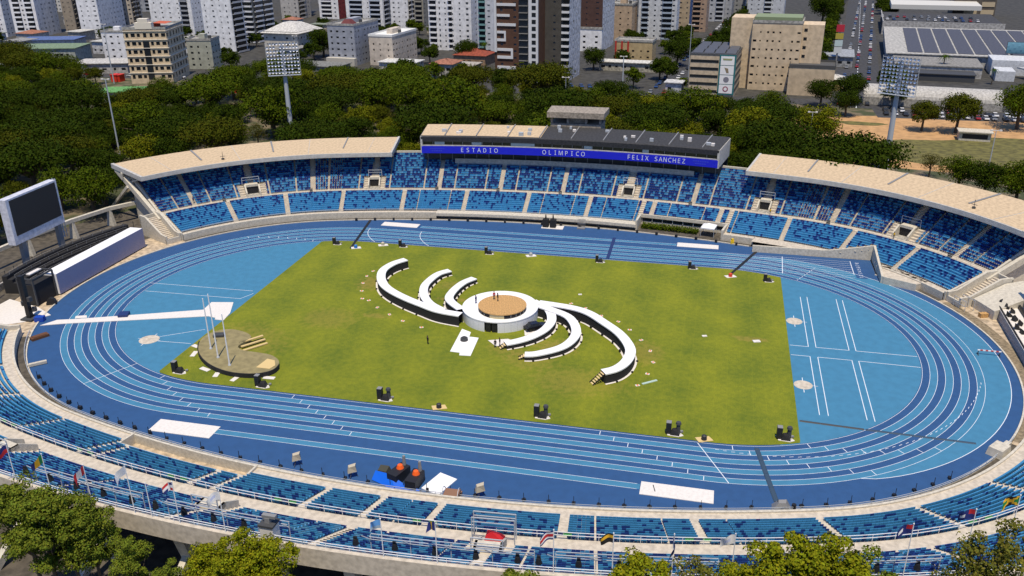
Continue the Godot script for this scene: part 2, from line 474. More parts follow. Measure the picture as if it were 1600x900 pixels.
func grass_tex() -> ImageTexture:
	var w := 1536; var h := 1024
	var f1 := FastNoiseLite.new(); f1.seed = 5; f1.frequency = 0.006; f1.fractal_octaves = 4
	var f2 := FastNoiseLite.new(); f2.seed = 9; f2.frequency = 0.05; f2.fractal_octaves = 4
	var f3 := FastNoiseLite.new(); f3.seed = 2; f3.frequency = 0.35; f3.fractal_octaves = 2
	var a := f1.get_image(w, h).get_data(); var b := f2.get_image(w, h).get_data(); var c := f3.get_image(w, h).get_data()
	var out := PackedByteArray(); out.resize(w * h * 3)
	var worn := [[-31.5, -12.0, 2.5, 3.5, 0.9], [-11, -7, 3.4, 0.7, 1.0], [-14, -14, 3, 2, 0.5], [-24, 4, 2.5, 1.0, 0.7], [14, 10, 3.5, 2.5, 0.8], [30, 9, 3, 4, 0.6], [20, 22, 7, 4, 0.45], [-33, 7, 5, 4, 0.45], [49, -1, 3, 1.0, 0.8], [-46, 21, 8, 7, 0.5], [10, 16, 4, 3, 0.5], [5, 12, 3, 3, 0.5]]
	for y in h:
		for x in w:
			var i := y * w + x
			var wx := x / float(w) * 114.0 - 56.0; var wz := y / float(h) * 76.0 - 38.0
			var k := a[i] / 255.0; var l := b[i] / 255.0; var q := c[i] / 255.0
			var band := 0.5 + 0.5 * sin(wx * TAU / 10.5 + 0.6 + 0.4 * sin(wz * 0.11))
			var mow := 1.0 if fmod(absf(wx + 60.0), 2.1) < 0.12 and wx > 12.0 else 0.0
			var t := clampf(0.22 + 0.6 * k + 0.6 * (l - 0.5) + 0.26 * (band - 0.5) + 0.14 * mow, 0.0, 1.0)
			var r := lerpf(0.090, 0.202, t); var g := lerpf(0.126, 0.216, t); var e := lerpf(0.002, 0.004, t)
			for p in worn:
				var dx: float = (wx - p[0]) / p[2]; var dz: float = (wz - p[1]) / p[3]
				var dd := dx * dx + dz * dz
				if dd < 2.2:
					var s: float = p[4] * clampf(1.25 - dd * 0.7 + (l - 0.5) * 2.0, 0.0, 1.0) * 0.45
					r = lerpf(r, 0.30, s); g = lerpf(g, 0.19, s); e = lerpf(e, 0.05, s)
			var v := 0.6 + 0.8 * q
			var col := Color(r * v, g * v, e * v).linear_to_srgb()
			out[i * 3] = int(col.r * 255); out[i * 3 + 1] = int(col.g * 255); out[i * 3 + 2] = int(col.b * 255)
	var im := Image.create_from_data(w, h, false, Image.FORMAT_RGB8, out); im.generate_mipmaps()
	return ImageTexture.create_from_image(im)

# ---------------------------------------------------------------- grandstands
const LO := Vector2(3.8, 1.4)      # front edge of the lower tier (o, y)
const LDEP := 0.81
const LRISE := 0.293
const UO := Vector2(14.2, 4.43)    # front edge of the upper tier
const UDEP := 0.807
const URISE := 0.451
var seat_mesh: ArrayMesh
func scale_at(u: float, o: float) -> float:
	var a := absf(u)
	return (RE + o) / RE if a > SA and a < SA + EA else (RS + o) / RS
func in_notch(p: Vector3) -> bool: return p.x > 45.0 and p.x < 77.0 and p.z > -48.6 and p.z < -20.0
func deck(parent: Node, called: String, u0: float, u1: float, base: Vector2, dep: float, rise: float, first: int, rows: int, notch := false) -> void:
	var m := MB.new()
	var us := steps(u0, u1, 0.5 if notch else 1.6)
	for i in us.size() - 1:
		for r in range(first, rows):
			var o := base.x + r * dep; var y := base.y + r * rise
			if notch and in_notch(ov((us[i] + us[i + 1]) / 2, o + dep / 2)): continue
			var a := ov(us[i], o, y); var b := ov(us[i + 1], o, y); var c := ov(us[i + 1], o + dep, y); var d := ov(us[i], o + dep, y)
			m.quadh(a, b, c, d, Vector3.UP)
			var up := Vector3(0, rise, 0)
			m.quadh(d, c, c + up, d + up, a - d)
	put(called, m, M("concrete"), parent)
func aisle(parent: Node, u: float, base: Vector2, dep: float, rise: float, first: int, rows: int, width: float) -> void:
	var m := MB.new()
	for r in range(first, rows):
		var o := base.x + (r + 0.5) * dep; var y := base.y + r * rise
		if in_notch(ov(u, o)): continue
		var w := width / 2 / scale_at(u, o)
		slab(m, u - w, u + w, o, o + dep * 0.5 - 0.004, y + 0.003, y + rise * 0.5, 3.0)
	put("aisle_stairs", m, M("concrete"), parent).set_meta("kind", "stuff")
func make_seat() -> void:
	var m := MB.new()
	m.box(Vector3(-0.225, 0.36, -0.18), Vector3(0.225, 0.43, 0.24))
	m.box(Vector3(-0.225, 0.43, -0.24), Vector3(0.225, 0.80, -0.17))
	m.box(Vector3(-0.05, 0.0, -0.2), Vector3(0.05, 0.36, -0.1))
	seat_mesh = m.mesh()
# wide and thin: aisle positions; holes: [u, half width, rows below which no seats]
func seats(parent: Node, u0: float, u1: float, base: Vector2, dep: float, rise: float, first: int, rows: int, wide: Array, thin: Array, holes: Array, upper: bool, notch := false) -> void:
	var xs: Array[Transform3D] = []
	var cs: Array[Color] = []
	for r in range(first, rows):
		var o := base.x + (r + 0.42) * dep; var y := base.y + r * rise
		var f := float(r) / (rows - 1)
		var sc := scale_at((u0 + u1) / 2, o)
		var edges := [[u0, 0.62], [u1, 0.62]]
		for a in thin:
			if a > u0 + 0.6 and a < u1 - 0.6: edges.append([a, 0.21 if upper else 0.12])
		edges.sort_custom(func(p, q): return p[0] < q[0])
		for k in edges.size() - 1:
			var ua: float = edges[k][0] + edges[k][1] / sc; var ub: float = edges[k + 1][0] - edges[k + 1][1] / sc
			var cnt := int((ub - ua) * sc / 0.5)
			for i in cnt:
				var u := lerpf(ua, ub, (i + 0.5) / cnt)
				var ok := true
				for a in holes:
					if absf(u - a[0]) < a[1] and r < a[2]: ok = false
					elif absf(u - a[0]) * sc < 0.85 and r >= a[2]: ok = false
				if not ok: continue
				var p := ov(u, o, y)
				if notch and (in_notch(ov(u, o - 0.9)) or in_notch(p)): continue
				xs.append(Transform3D(Basis(Vector3.UP, turn_in(u)) * Basis.from_scale(Vector3((ub - ua) * sc / cnt / 0.468, 1, 1)), p))
				# seat colours as installed: navy seats mixed among the azure ones, fewer in the sunlit front rows of the lower tier
				var pd := lerpf(0.05, 0.38, f) if not upper else 0.48
				var j := rng.randf_range(0.92, 1.08)
				if rng.randf() < pd: cs.append(Color(0.015 * j, 0.042 * j, 0.18 * j))
				elif upper and rng.randf() < 0.25: cs.append(Color(0.090 * j, 0.25 * j, 0.42 * j))
				else: cs.append(Color(0.046 * j, 0.210 * j, 0.41 * j))
	if xs.is_empty(): return
	var mm := MultiMesh.new()
	mm.transform_format = MultiMesh.TRANSFORM_3D; mm.use_colors = true; mm.mesh = seat_mesh
	mm.instance_count = xs.size()
	for i in xs.size():
		mm.set_instance_transform(i, xs[i]); mm.set_instance_color(i, cs[i])
	var o2 := MultiMeshInstance3D.new()
	o2.name = "seat_block"; o2.multimesh = mm; o2.material_override = vmat("seat_plastic", 0.7)
	vmat("seat_plastic").metallic_specular = 0.15
	o2.set_meta("kind", "stuff")
	parent.add_child(o2, true)
func railing(parent: Node, u0: float, u1: float, o: float, y: float, h: float, material: Material, gap := 2.2) -> void:
	var m := MB.new()
	for k in [h, h * 0.55]:
		sweep(m, u0, u1, [Vector2(o - 0.03, y + k - 0.03), Vector2(o + 0.03, y + k - 0.03), Vector2(o + 0.03, y + k + 0.03), Vector2(o - 0.03, y + k + 0.03), Vector2(o - 0.03, y + k - 0.03)], gap, false)
	for u in steps(u0, u1, gap):
		m.beam(ov(u, o, y), ov(u, o, y + h), 0.05, 0.05)
	put("railing", m, material, parent)
func vomitory(parent: Node, u: float, far_side: bool) -> void:
	var y := UO.y; var yt := UO.y + 5 * URISE; var ob := UO.x + 5 * UDEP
	var v := put("vomitory", MB.new(), M("cream_wall"), parent)
	var m := MB.new()
	for s in [-1, 1]:   # side walls with sloping tops, then flanking steps
		var a: float = u + s * 1.25; var b: float = u + s * 1.55
		sweep(m, minf(a, b), maxf(a, b), [Vector2(14.0, y), Vector2(ob, y), Vector2(ob, yt + 0.35), Vector2(ob - 1.8, yt + 0.35), Vector2(14.0, y + 1.1), Vector2(14.0, y)], 1.0, true)
		var st := MB.new()
		for r in 5:
			var o := UO.x + r * UDEP
			slab(st, minf(u + s * 1.56, u + s * 2.7), maxf(u + s * 1.56, u + s * 2.7), o, o + UDEP - 0.004, y - 0.1, y + (r + 0.6) * URISE, 2.0)
		put("flank_steps", st, M("concrete"), v)
	slab(m, u - 1.55, u + 1.55, ob - 1.7, ob, yt - 0.25, yt + 0.35, 2.0)
	v.mesh = m.mesh()
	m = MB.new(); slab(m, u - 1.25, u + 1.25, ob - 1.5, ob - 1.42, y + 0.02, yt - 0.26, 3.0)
	put("doorway_shade", m, M("black"), v)  # black sheet paints the darkness inside the passage
	m = MB.new(); slab(m, u - 1.25, u + 1.25, 14.0, ob - 0.15, y - 0.05, y + 0.014, 3.0)
	put("floor", m, M("concrete_grey"), v)
	m = MB.new()
	for s in [-1, 1]:
		m.beam(ov(u + s * 1.7, ob, yt), ov(u + s * 1.7, ob, yt + 2.0), 0.12, 0.12)
	m.beam(ov(u - 1.7, ob, yt + 2.0), ov(u + 1.7, ob, yt + 2.0), 0.12, 0.12); m.beam(ov(u - 1.7, ob, yt + 1.3), ov(u + 1.7, ob, yt + 1.3), 0.08, 0.08)
	put("guard_rail", m, M("galvanised"), v)

func upper_tier(p: Node, u0: float, u1: float, voms: Array, rows: int) -> void:
	var cuts := []
	for v in voms:
		if v > u0 and v < u1: cuts.append(v)
	cuts.sort()
	var a := u0
	for v in cuts:
		deck(p, "upper_deck", a, v - 2.7, UO, UDEP, URISE, 0, rows)
		deck(p, "upper_deck", v - 2.7, v + 2.7, UO, UDEP, URISE, 5, rows)
		a = v + 2.7
	deck(p, "upper_deck", a, u1, UO, UDEP, URISE, 0, rows)
func blocks(u0: float, u1: float, wide: Array) -> Array:   # split a range at the wide aisles
	var e := [u0]
	for w in wide:
		if w > u0 and w < u1: e.append(w)
	e.append(u1); e.sort()
	return e
func stand_run(p: Node, u0: float, u1: float, lw: Array, lthin: Array, uw: Array, uthin: Array, voms: Array, cuts: Array, notch: bool, urows := 15) -> void:
	# lower tier, cut where rows are missing: cuts = [from, to, first row]
	var segs := []
	var a := u0
	for c in cuts:
		if c[0] >= u0 and c[1] <= u1:
			segs.append([a, c[0], 0]); segs.append([c[0], c[1], c[2]]); a = c[1]
	segs.append([a, u1, 0])
	for s in segs:
		deck(p, "lower_deck", s[0], s[1], LO, LDEP, LRISE, s[2], 10, notch)
		var e := blocks(s[0], s[1], lw)
		for i in e.size() - 1: seats(p, e[i], e[i + 1], LO, LDEP, LRISE, s[2], 10, lw, lthin, [], false, notch)
		for w in lw:
			if w > s[0] and w < s[1]: aisle(p, w, LO, LDEP, LRISE, s[2], 10, 1.4)
		for w in lthin:
			if w > s[0] and w < s[1]: aisle(p, w, LO, LDEP, LRISE, s[2], 10, 0.24)
	var m := MB.new()
	sweep(m, u0, u1, [Vector2(11.9, 4.33), Vector2(14.2, 4.43)], 1.6)
	put("concourse", m, M("concrete"), p)
	upper_tier(p, u0, u1, voms, urows)
	var holes := []
	for v in voms: holes.append([v, 2.75, 5])
	var e2 := blocks(u0, u1, uw)
	for i in e2.size() - 1: seats(p, e2[i], e2[i + 1], UO, UDEP, URISE, 0, urows, uw, uthin, holes, true)
	for w in uw:
		if w > u0 and w < u1: aisle(p, w, UO, UDEP, URISE, 0, urows, 1.4)
	for w in voms:
		if w > u0 and w < u1:
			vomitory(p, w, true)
			aisle(p, w, UO, UDEP, URISE, 6, urows, 1.4)
	for w in uthin:
		if w > u0 and w < u1: aisle(p, w, UO, UDEP, URISE, 0, urows, 0.42)
func front(p: Node, u0: float, u1: float, walk := true) -> void:
	var m := MB.new()
	sweep(m, u0, u1, [Vector2(1.8, 0.0), Vector2(1.8, 1.62), Vector2(2.15, 1.62), Vector2(2.15, 1.38)], 1.6, false)
	put("front_wall", m, M("cream_wall"), p)
	m = MB.new()
	sweep(m, u0, u1, [Vector2(2.15, 1.385), Vector2(3.81, 1.385)], 1.6)
	put("front_walkway", m, M("concrete"), p)

func stands() -> void:
	make_seat()
	var lw := []; var lt := []; var uw := []; var ut := []; var vm := []
	for a in [8.0, 24.2, 40.6, 56.6, 69.5, 82.0]:
		lw.append(a); lw.append(-a)
	lt = [-36.6, -28.4, -4.0, 4.0, 12.0, 20.2, 28.2, 36.6, 44.6]
	for a in [-88.3, -63.6, -32.0, -16.0, 0.2, 33.0, 64.2, 88.0]: uw.append(a)
	vm = [-76.0, -49.0, 16.7, 49.7, 77.2]
	for a in uw + vm:
		var d := 4.0 if absf(a) < 56 else 3.4
		ut.append(a - d); ut.append(a + d)
	# ---- far side
	var far := thing("grandstand", "long grandstand under the press box, tan roofs over its two outer thirds", "grandstand")
	stand_run(far, -95.8, 95.8, lw, lt, uw, ut, vm, [[21.5, 43.0, 4]], true)
	front(far, -95.8, -31.0); front(far, 43.0, 50.5); front(far, 79.0, 95.8)
	# open trench below the middle of the stand: overhanging wall and dark back
	var m := MB.new()
	sweep(m, -31.0, 21.5, [Vector2(2.6, 0.85), Vector2(1.2, 0.85), Vector2(1.2, 1.62), Vector2(3.8, 1.62), Vector2(3.8, 1.4)], 1.6)
	put("front_wall", m, M("cream_wall"), far)
	m = MB.new(); sweep(m, -31.0, 21.5, [Vector2(2.6, 0.0), Vector2(2.6, 0.85)], 1.6)
	put("trench_back", m, M("concrete_grey"), far)
	# recess with team bench windows
	m = MB.new(); sweep(m, 21.5, 43.0, [Vector2(7.0, 0.0), Vector2(7.0, 0.9)], 1.6); sweep(m, 21.5, 43.0, [Vector2(7.0, 1.9), Vector2(6.6, 1.9), Vector2(6.6, 2.75), Vector2(7.05, 2.75)], 1.6)
	for u in [21.3, 42.7]: slab(m, u, u + 0.5, 1.8, 7.05, 0.0, 1.7 + 0.9, 2.0)
	put("recess_wall", m, M("cream_wall"), far)
	m = MB.new(); sweep(m, 22.0, 42.5, [Vector2(7.03, 0.9), Vector2(7.03, 1.9)], 1.6)
	put("bench_window", m, M("glass_dark"), far)
	for u in steps(22.0, 42.5, 2.6):
		m = MB.new(); slab(m, u - 0.08, u + 0.08, 6.85, 7.02, 0.9, 1.9, 2.0)
		put("mullion", m, M("cream_wall"), far)
	# sprint-start notch walls
	m = MB.new()
	var prev := Vector3.ZERO; var ph := 0.0
	for i in 21:
		var x := lerpf(50.2, 76.9, i / 20.0); var q := Vector3(x, 0, -48.35)
		var oo := maxf(0.0, Vector2(q.x - XC, q.z).length() - RE) if x > 57 else 0.6
		var h := maxf(1.65, LO.y + (oo - LO.x) / LDEP * LRISE + 0.75)
		if i > 0: m.hexa([prev, q, q + Vector3(0, 0, -0.5), prev + Vector3(0, 0, -0.5), prev + Vector3(0, ph, 0), q + Vector3(0, h, 0), q + Vector3(0, h, -0.5), prev + Vector3(0, ph, -0.5)])
		prev = q; ph = h
	var top := ph
	m.hexa([Vector3(76.9, 0, -48.85), Vector3(77.4, 0, -48.85), Vector3(77.4, 0, -34.6), Vector3(76.9, 0, -34.6), Vector3(76.9, top, -48.85), Vector3(77.4, top, -48.85), Vector3(77.4, 1.65, -34.6), Vector3(76.9, 1.65, -34.6)])
	m.hexa([Vector3(76.9, 0, -34.8), Vector3(77.4, 0, -34.3), Vector3(83.4, 0, -31.4), Vector3(82.9, 0, -32.0), Vector3(76.9, 1.65, -34.8), Vector3(77.4, 1.65, -34.3), Vector3(83.4, 1.62, -31.4), Vector3(82.9, 1.62, -32.0)])
	put("notch_wall", m, M("cream_wall"), far)
	m = MB.new()
	m.prism(PackedVector2Array([Vector2(77.3, -34.5), Vector2(83.2, -31.7), Vector2(86.2, -34.0), Vector2(79.5, -41.5), Vector2(77.3, -41.5)]), 0.0, 1.385)
	put("front_walkway", m, M("concrete"), far)
	m = MB.new()
	for u in steps(50.4, 79.4, 0.6):
		for k in 10:
			var o := 0.3 + k * 0.38
			if u < 50.6 or in_notch(ov(u - 0.3, o + 0.05)): continue
			m.quadh(ov(u - 0.6, o, 1.385), ov(u, o, 1.385), ov(u, o + 0.38, 1.385), ov(u - 0.6, o + 0.38, 1.385), Vector3.UP)
	put("notch_walkway", m, M("concrete"), far).set_meta("kind", "stuff")
	railing(far, -95.5, 21.0, 3.75, 1.6, 0.35, M("galvanised"), 4.0)
	railing(far, -95.5, 95.5, 12.0, 4.36, 0.95, M("cream_wall"), 3.0)
	# back of the upper tier
	m = MB.new(); slab(m, -96.2, 96.2, 26.3, 26.8, 0.2, 12.0, 2.0)
	put("back_wall", m, M("cream_wall"), far)
	# roofs
	for a in [[-97.0, -44.4], [44.6, 97.5]]:
		m = MB.new()
		sweep(m, a[0], a[1], [Vector2(17.2, 13.62), Vector2(17.5, 13.92), Vector2(33.6, 14.35), Vector2(33.9, 14.1), Vector2(33.9, 13.4), Vector2(17.4, 12.95), Vector2(17.2, 13.62)], 2.0, true)
		var roof := put("roof", m, M("roof_tan"), far)
		m = MB.new(); slab(m, a[0] - 0.05, a[1] + 0.05, 17.0, 17.42, 12.75, 13.86, 2.0)
		for u in a:
			sweep(m, u - 0.25, u + 0.25, [Vector2(17.0, 12.75), Vector2(34.0, 13.2), Vector2(34.0, 14.42), Vector2(17.0, 13.94), Vector2(17.0, 12.75)], 1.0, true)
		put("fascia", m, M("fascia"), roof)
		var k := 0
		for u in steps(a[0] + 6.0, a[1] - 6.0, 8.0):
			m = MB.new()
			if k % 2 == 1: sweep(m, u - 0.15, u + 0.15, [Vector2(22.0, 14.0), Vector2(33.5, 14.3), Vector2(33.5, 14.55), Vector2(22.0, 14.25), Vector2(22.0, 14.0)], 1.0, true)
			else: sweep(m, u - 0.05, u + 0.05, [Vector2(17.5, 13.9), Vector2(33.5, 14.3), Vector2(33.5, 14.4), Vector2(17.5, 14.0), Vector2(17.5, 13.9)], 1.0, true)
			put("roof_joint", m, M("mid_grey" if k % 2 == 1 else "fascia"), roof)
			k += 1
		for u in steps(a[0] + 0.6, a[1] - 0.6, 13.0):   # ribs that carry the roof
			m = MB.new()
			m.beam(ov(u, 26.6, 11.0), ov(u, 33.0, 13.5), 0.5, 0.8); m.beam(ov(u, 26.5, 10.5), ov(u, 19.0, 12.85), 0.3, 0.4)
			put("roof_rib", m, M("cream_wall"), far)
	for a in [[-80.5, 0.5], [86.5, 0.5]]:
		m = MB.new(); m.cone(ov(a[0], 20, 14.0), ov(a[0], 20, 16.0), 0.06, 0.06, 6); m.beam(ov(a[0] - 0.5, 20, 14.9), ov(a[0] + 0.5, 20, 14.9), 0.1, 0.1); m.cbox(ov(a[0], 20, 14.0), Vector3(0.6, 0.4, 0.6))
		put("roof_mast", m, M("dark_grey"), far)
	# sloping end beams with their struts
	for s in [-1.0, 1.0]:
		m = MB.new()
		m.beam(ov(s * 96.7, 11.5, 3.2), ov(s * 96.9, 32.5, 13.2), 0.9, 1.5)
		put("end_beam", m, M("cream_wall"), far)
		m = MB.new(); m.beam(ov(s * 97.2, 26.0, 9.6), ov(s * 97.2, 40.5, 0.2), 0.7, 0.7); m.beam(ov(s * 97.2, 28.5, 11.2), ov(s * 97.2, 28.0, 13.0), 0.6, 0.6)
		put("strut", m, M("cream_wall"), far)
		# end wall and stair well
		m = MB.new()
		sweep(m, s * 95.8, s * 96.2, [Vector2(2.0, 0.0), Vector2(26.5, 0.0), Vector2(26.5, 11.9), Vector2(14.2, 5.2), Vector2(12.0, 5.1), Vector2(3.6, 2.1), Vector2(2.0, 2.0), Vector2(2.0, 0.0)], 1.0, true)
		put("end_wall", m, M("cream_wall"), far)
		m = MB.new()
		for b in [99.6, 96.3]:
			sweep(m, s * b, s * (b + 0.4), [Vector2(2.2, 0.0), Vector2(14.0, 0.0), Vector2(14.0, 5.3), Vector2(11.2, 5.3), Vector2(4.5, 2.2), Vector2(2.2, 2.1), Vector2(2.2, 0.0)], 1.0, true)
		slab(m, s * 96.3, s * 100.0, 13.6, 14.0, 0.0, 4.9, 2.0)
		slab(m, s * 96.3, s * 100.0, 2.2, 2.6, 0.0, 1.3, 2.0)
		put("stair_well", m, M("cream_wall"), far)
		m = MB.new()
		for r in 14: slab(m, minf(s * 96.7, s * 99.6), maxf(s * 96.7, s * 99.6), 4.6 + r * 0.6, 5.2 + r * 0.6, 0.0, 0.3 + r * 0.3, 2.0)
		put("stairs", m, M("concrete"), far)
	# ---- near side (mirror plan), in two runs that meet in the middle
	var near := thing("grandstand", "roofless grandstand with a white rim lined with flagpoles", "grandstand")
	var mir := func(arr: Array, s: float) -> Array:
		var r := []
		for a in arr:
			if s * a >= 0.0: r.append(s * (HALF - absf(a)))
		return r
	var trench := [[-227.6, -205.0, 2]]
	for s in [-1.0, 1.0]:
		var nlw: Array = mir.call(lw, s); var nlt: Array = [244.3, 220.2, 211.8, 203.6] if s > 0 else []
		var nuw := []; var nvm := []
		for a in [0.2, 32.3, 64.0, 88.2]: nuw.append(s * (HALF - a))
		for a in [16.6, 49.6, 77.0]: nvm.append(s * (HALF - a))
		var nut := []
		for a in nuw + nvm:
			var d := 4.2 if absf(a) > HALF - 56 else 3.4
			nut.append(a - d); nut.append(a + d)
		var u0 := -HALF if s < 0 else 151.0; var u1 := -151.0 if s < 0 else HALF
		stand_run(near, u0, u1, nlw, nlt, nuw, nut, nvm, trench if s < 0 else [], false)
		railing(near, u0, u1, 11.85, 4.33, 1.0, M("white"), 2.4)
		railing(near, u0, u1, 26.5, 11.9, 0.7, M("white"), 2.4)
		railing(near, u0, u1, 0.35, 0.25, 0.6, M("galvanised"), 2.0)
		# rim beam and legs
		m = MB.new()
		sweep(m, u0, u1, [Vector2(26.3, 11.2), Vector2(26.3, 11.9), Vector2(26.9, 11.9), Vector2(26.9, 9.4), Vector2(26.2, 9.4), Vector2(26.2, 10.7)], 1.6)
		put("rim_beam", m, M("concrete"), near)
		m = MB.new()
		sweep(m, u0, u1, [Vector2(26.2, 10.5), Vector2(14.2, 3.8), Vector2(12.0, 3.7), Vector2(3.8, 0.9)], 2.5)
		put("soffit", m, M("concrete_grey"), near)
		for u in steps(u0 + (4.0 if s > 0 else 4.0), u1 - 4.0, 12.0):
			m = MB.new()
			m.beam(ov(u, 25.6, 10.2), ov(u, 23.0, 0.0), 0.9, 1.3); m.beam(ov(u, 21.5, 7.2), ov(u, 31.0, 0.0), 0.8, 1.0)
			put("leg", m, M("cream_wall"), near)
		m = MB.new(); slab(m, u0, u1, 15.0, 15.4, 0.0, 4.3, 2.5)
		put("under_wall", m, M("concrete_grey"), near)
		var k := 0
		for u in steps(u0 + 10.0, u1 - 8.0, 17.0):
			for j in 3:
				m = MB.new(); slab(m, u - 1.5 + j, u - 0.52 + j, 11.70, 11.78, 4.72, 5.2, 2.0)
				put("section_sign", m, mat("sign_green", Color(0.05, 0.42, 0.12), 0.5) if j != 1 else mat("sign_navy", Color(0.02, 0.06, 0.2), 0.5), near)
			k += 1
	front(near, -HALF, -227.6); front(near, -205.0, -151.0); front(near, 151.0, HALF)
	# sunken trench behind the front wall
	m = MB.new()
	sweep(m, -227.6, -205.0, [Vector2(1.8, 0.0), Vector2(1.8, 1.62), Vector2(2.15, 1.62), Vector2(2.15, 0.05)], 1.6)
	sweep(m, -227.6, -205.0, [Vector2(5.0, 0.05), Vector2(5.0, 2.0), Vector2(5.42, 2.0), Vector2(5.42, 1.9)], 1.6)
	for u in [-227.8, -205.0]: slab(m, u, u + 0.3, 1.8, 5.42, 0.0, 1.75, 1.0)
	put("trench_wall", m, M("cream_wall"), near)
	m = MB.new(); sweep(m, -227.6, -205.0, [Vector2(2.15, 0.06), Vector2(5.0, 0.06)], 1.6)
	put("trench_floor", m, M("sand_paving"), near)
	for u in [-151.0, 151.0]:
		m = MB.new()
		sweep(m, u - 0.3, u + 0.3, [Vector2(1.8, 0.0), Vector2(26.8, 0.0), Vector2(26.8, 12.2), Vector2(14.2, 5.4), Vector2(12.0, 5.2), Vector2(3.6, 2.3), Vector2(1.8, 2.2), Vector2(1.8, 0.0)], 1.0, true)
		put("end_wall", m, M("cream_wall"), near)
	# kerb all round
	m = MB.new()
	for a in [[-HALF, 50.0], [80.0, HALF]]: sweep(m, a[0], a[1], [Vector2(0.0, 0.0), Vector2(0.0, 0.22), Vector2(0.3, 0.22), Vector2(0.3, 0.0)], 1.6)
	var kerb := setting("kerb", m, M("cream_wall"))
	kerb.set_meta("kind", "structure")

# ---------------------------------------------------------------- press box over the middle of the far stand
func press_box() -> void:
	var p := thing("press_box", "long dark press box with a blue name board above the main stand", "press box")
	var a := -36.8; var b := 37.3
	var m := MB.new()
	sweep(m, a, b, [Vector2(24.2, 9.2), Vector2(24.2, 13.1), Vector2(19.7, 13.1), Vector2(19.7, 15.15), Vector2(20.3, 15.15)], 2.0)
	slab(m, a, b, 33.2, 33.6, 0.0, 17.6, 2.0)
	put("rear_wall", m, M("dark_grey"), p)
	m = MB.new(); slab(m, a + 8, b - 6, 22.7, 23.0, 8.9, 10.8, 2.0)
	slab(m, a, b, 19.6, 20.0, 15.16, 15.42, 2.0)
	put("balcony_wall", m, M("fascia"), p)
	m = MB.new()
	for u in steps(a + 1, b - 1, 3.2): m.beam(ov(u, 23.2, 9.0), ov(u, 23.2, 13.1), 0.14, 0.14)
	put("window_post", m, M("mid_grey"), p)
	m = MB.new(); sweep(m, a, b, [Vector2(20.25, 15.4), Vector2(20.25, 16.4)], 2.0)
	put("window_band", m, M("glass_dark"), p)
	for u in steps(a + 0.3, b - 0.3, 2.6):
		m = MB.new(); slab(m, u - 0.07, u + 0.07, 20.1, 20.24, 15.4, 16.4, 1.0)
		put("mullion", m, M("mid_grey"), p)
	for q in [[-33.5, -31.0], [-24.0, -21.5], [-14.0, -8.0], [4.5, 6.5], [19.0, 20.5]]:
		m = MB.new(); slab(m, q[0], q[1], 20.05, 20.2, 15.45, 16.35, 2.0)
		put("blind", m, mat("pale_blind", Color(0.42, 0.50, 0.55), 0.7), p)
	m = MB.new()
	sweep(m, a - 0.1, b + 0.1, [Vector2(19.5, 16.4), Vector2(19.3, 17.75), Vector2(19.7, 17.95), Vector2(33.6, 18.1), Vector2(33.6, 16.4), Vector2(19.5, 16.4)], 2.0, true)
	var roof := put("roof", m, mat("roof_dark", Color(0.045, 0.045, 0.048), 0.9, "stain", 0.12), p)
	m = MB.new(); sweep(m, a - 0.05, -6.5, [Vector2(20.3, 17.98), Vector2(33.4, 18.16)], 2.0)
	put("tan_covering", m, M("roof_tan"), roof)
	for u in steps(a + 6.0, b - 4.0, 9.0):
		m = MB.new(); sweep(m, u - 0.12, u + 0.12, [Vector2(20.0, 17.9), Vector2(33.5, 18.1), Vector2(33.5, 18.45), Vector2(20.0, 18.25), Vector2(20.0, 17.9)], 1.0, true)
		put("roof_joint", m, M("mid_grey"), roof)
	var r := RandomNumberGenerator.new(); r.seed = 3
	for i in 22:
		var u := r.randf_range(a + 3, b - 2); var o := r.randf_range(20.5, 32.0)
		m = MB.new(); m.cbox(ov(u, o, 18.0), Vector3(r.randf_range(0.6, 1.3), r.randf_range(0.5, 1.1), r.randf_range(0.6, 1.0)), turn_in(u))
		put("air_unit", m, M("galvanised") if i % 3 else M("white_mat"), roof)
	for s in [a, b]:
		m = MB.new(); slab(m, s - 0.25, s + 0.25, 19.4, 33.6, 13.0 if s > 0 else 13.2, 17.85, 1.0)
		put("side_wall", m, M("fascia"), p)
	# stair tower behind
	m = MB.new(); slab(m, -6.0, 6.5, 33.8, 41.0, 0.0, 19.0, 3.0)
	slab(m, -6.8, 7.3, 33.0, 41.8, 20.8, 22.4, 3.0)
	for u in [-6.0, -2.0, 2.5, 6.0]: slab(m, u, u + 0.5, 34.0, 34.6, 19.0, 20.8, 1.0)
	slab(m, -6.0, 6.5, 40.2, 40.8, 19.0, 20.8, 2.0); slab(m, -2.2, 3.0, 35.2, 35.6, 19.0, 20.7, 2.0)
	put("stair_tower", m, mat("tower_render", Color(0.36, 0.31, 0.25), 0.85, "stain", 0.1), p)
	# name board with its letters
	m = MB.new(); slab(m, a, b, 19.35, 19.65, 13.15, 15.1, 2.0)
	var board := put("name_board", m, M("sign_blue"), p)
	var font := SystemFont.new(); font.font_names = PackedStringArray(["Droid Sans"])
	for w in [["ESTADIO", -26.4, -17.7], ["OLIMPICO", -5.4, 4.4], ["FELIX SANCHEZ", 15.8, 29.2]]:
		var s: String = w[0]
		for i in s.length():
			if s[i] == " ": continue
			var u := lerpf(w[1], w[2], i / float(s.length() - 1))
			var t := TextMesh.new(); t.text = s[i]; t.font = font; t.font_size = 64; t.pixel_size = 0.026; t.depth = 0.06
			var o := part("letter", t, mat("letter_white", Color(0.62, 0.66, 0.85), 0.5), board)
			o.position = ov(u, 19.3, 14.15); o.rotation.y = turn_in(u)
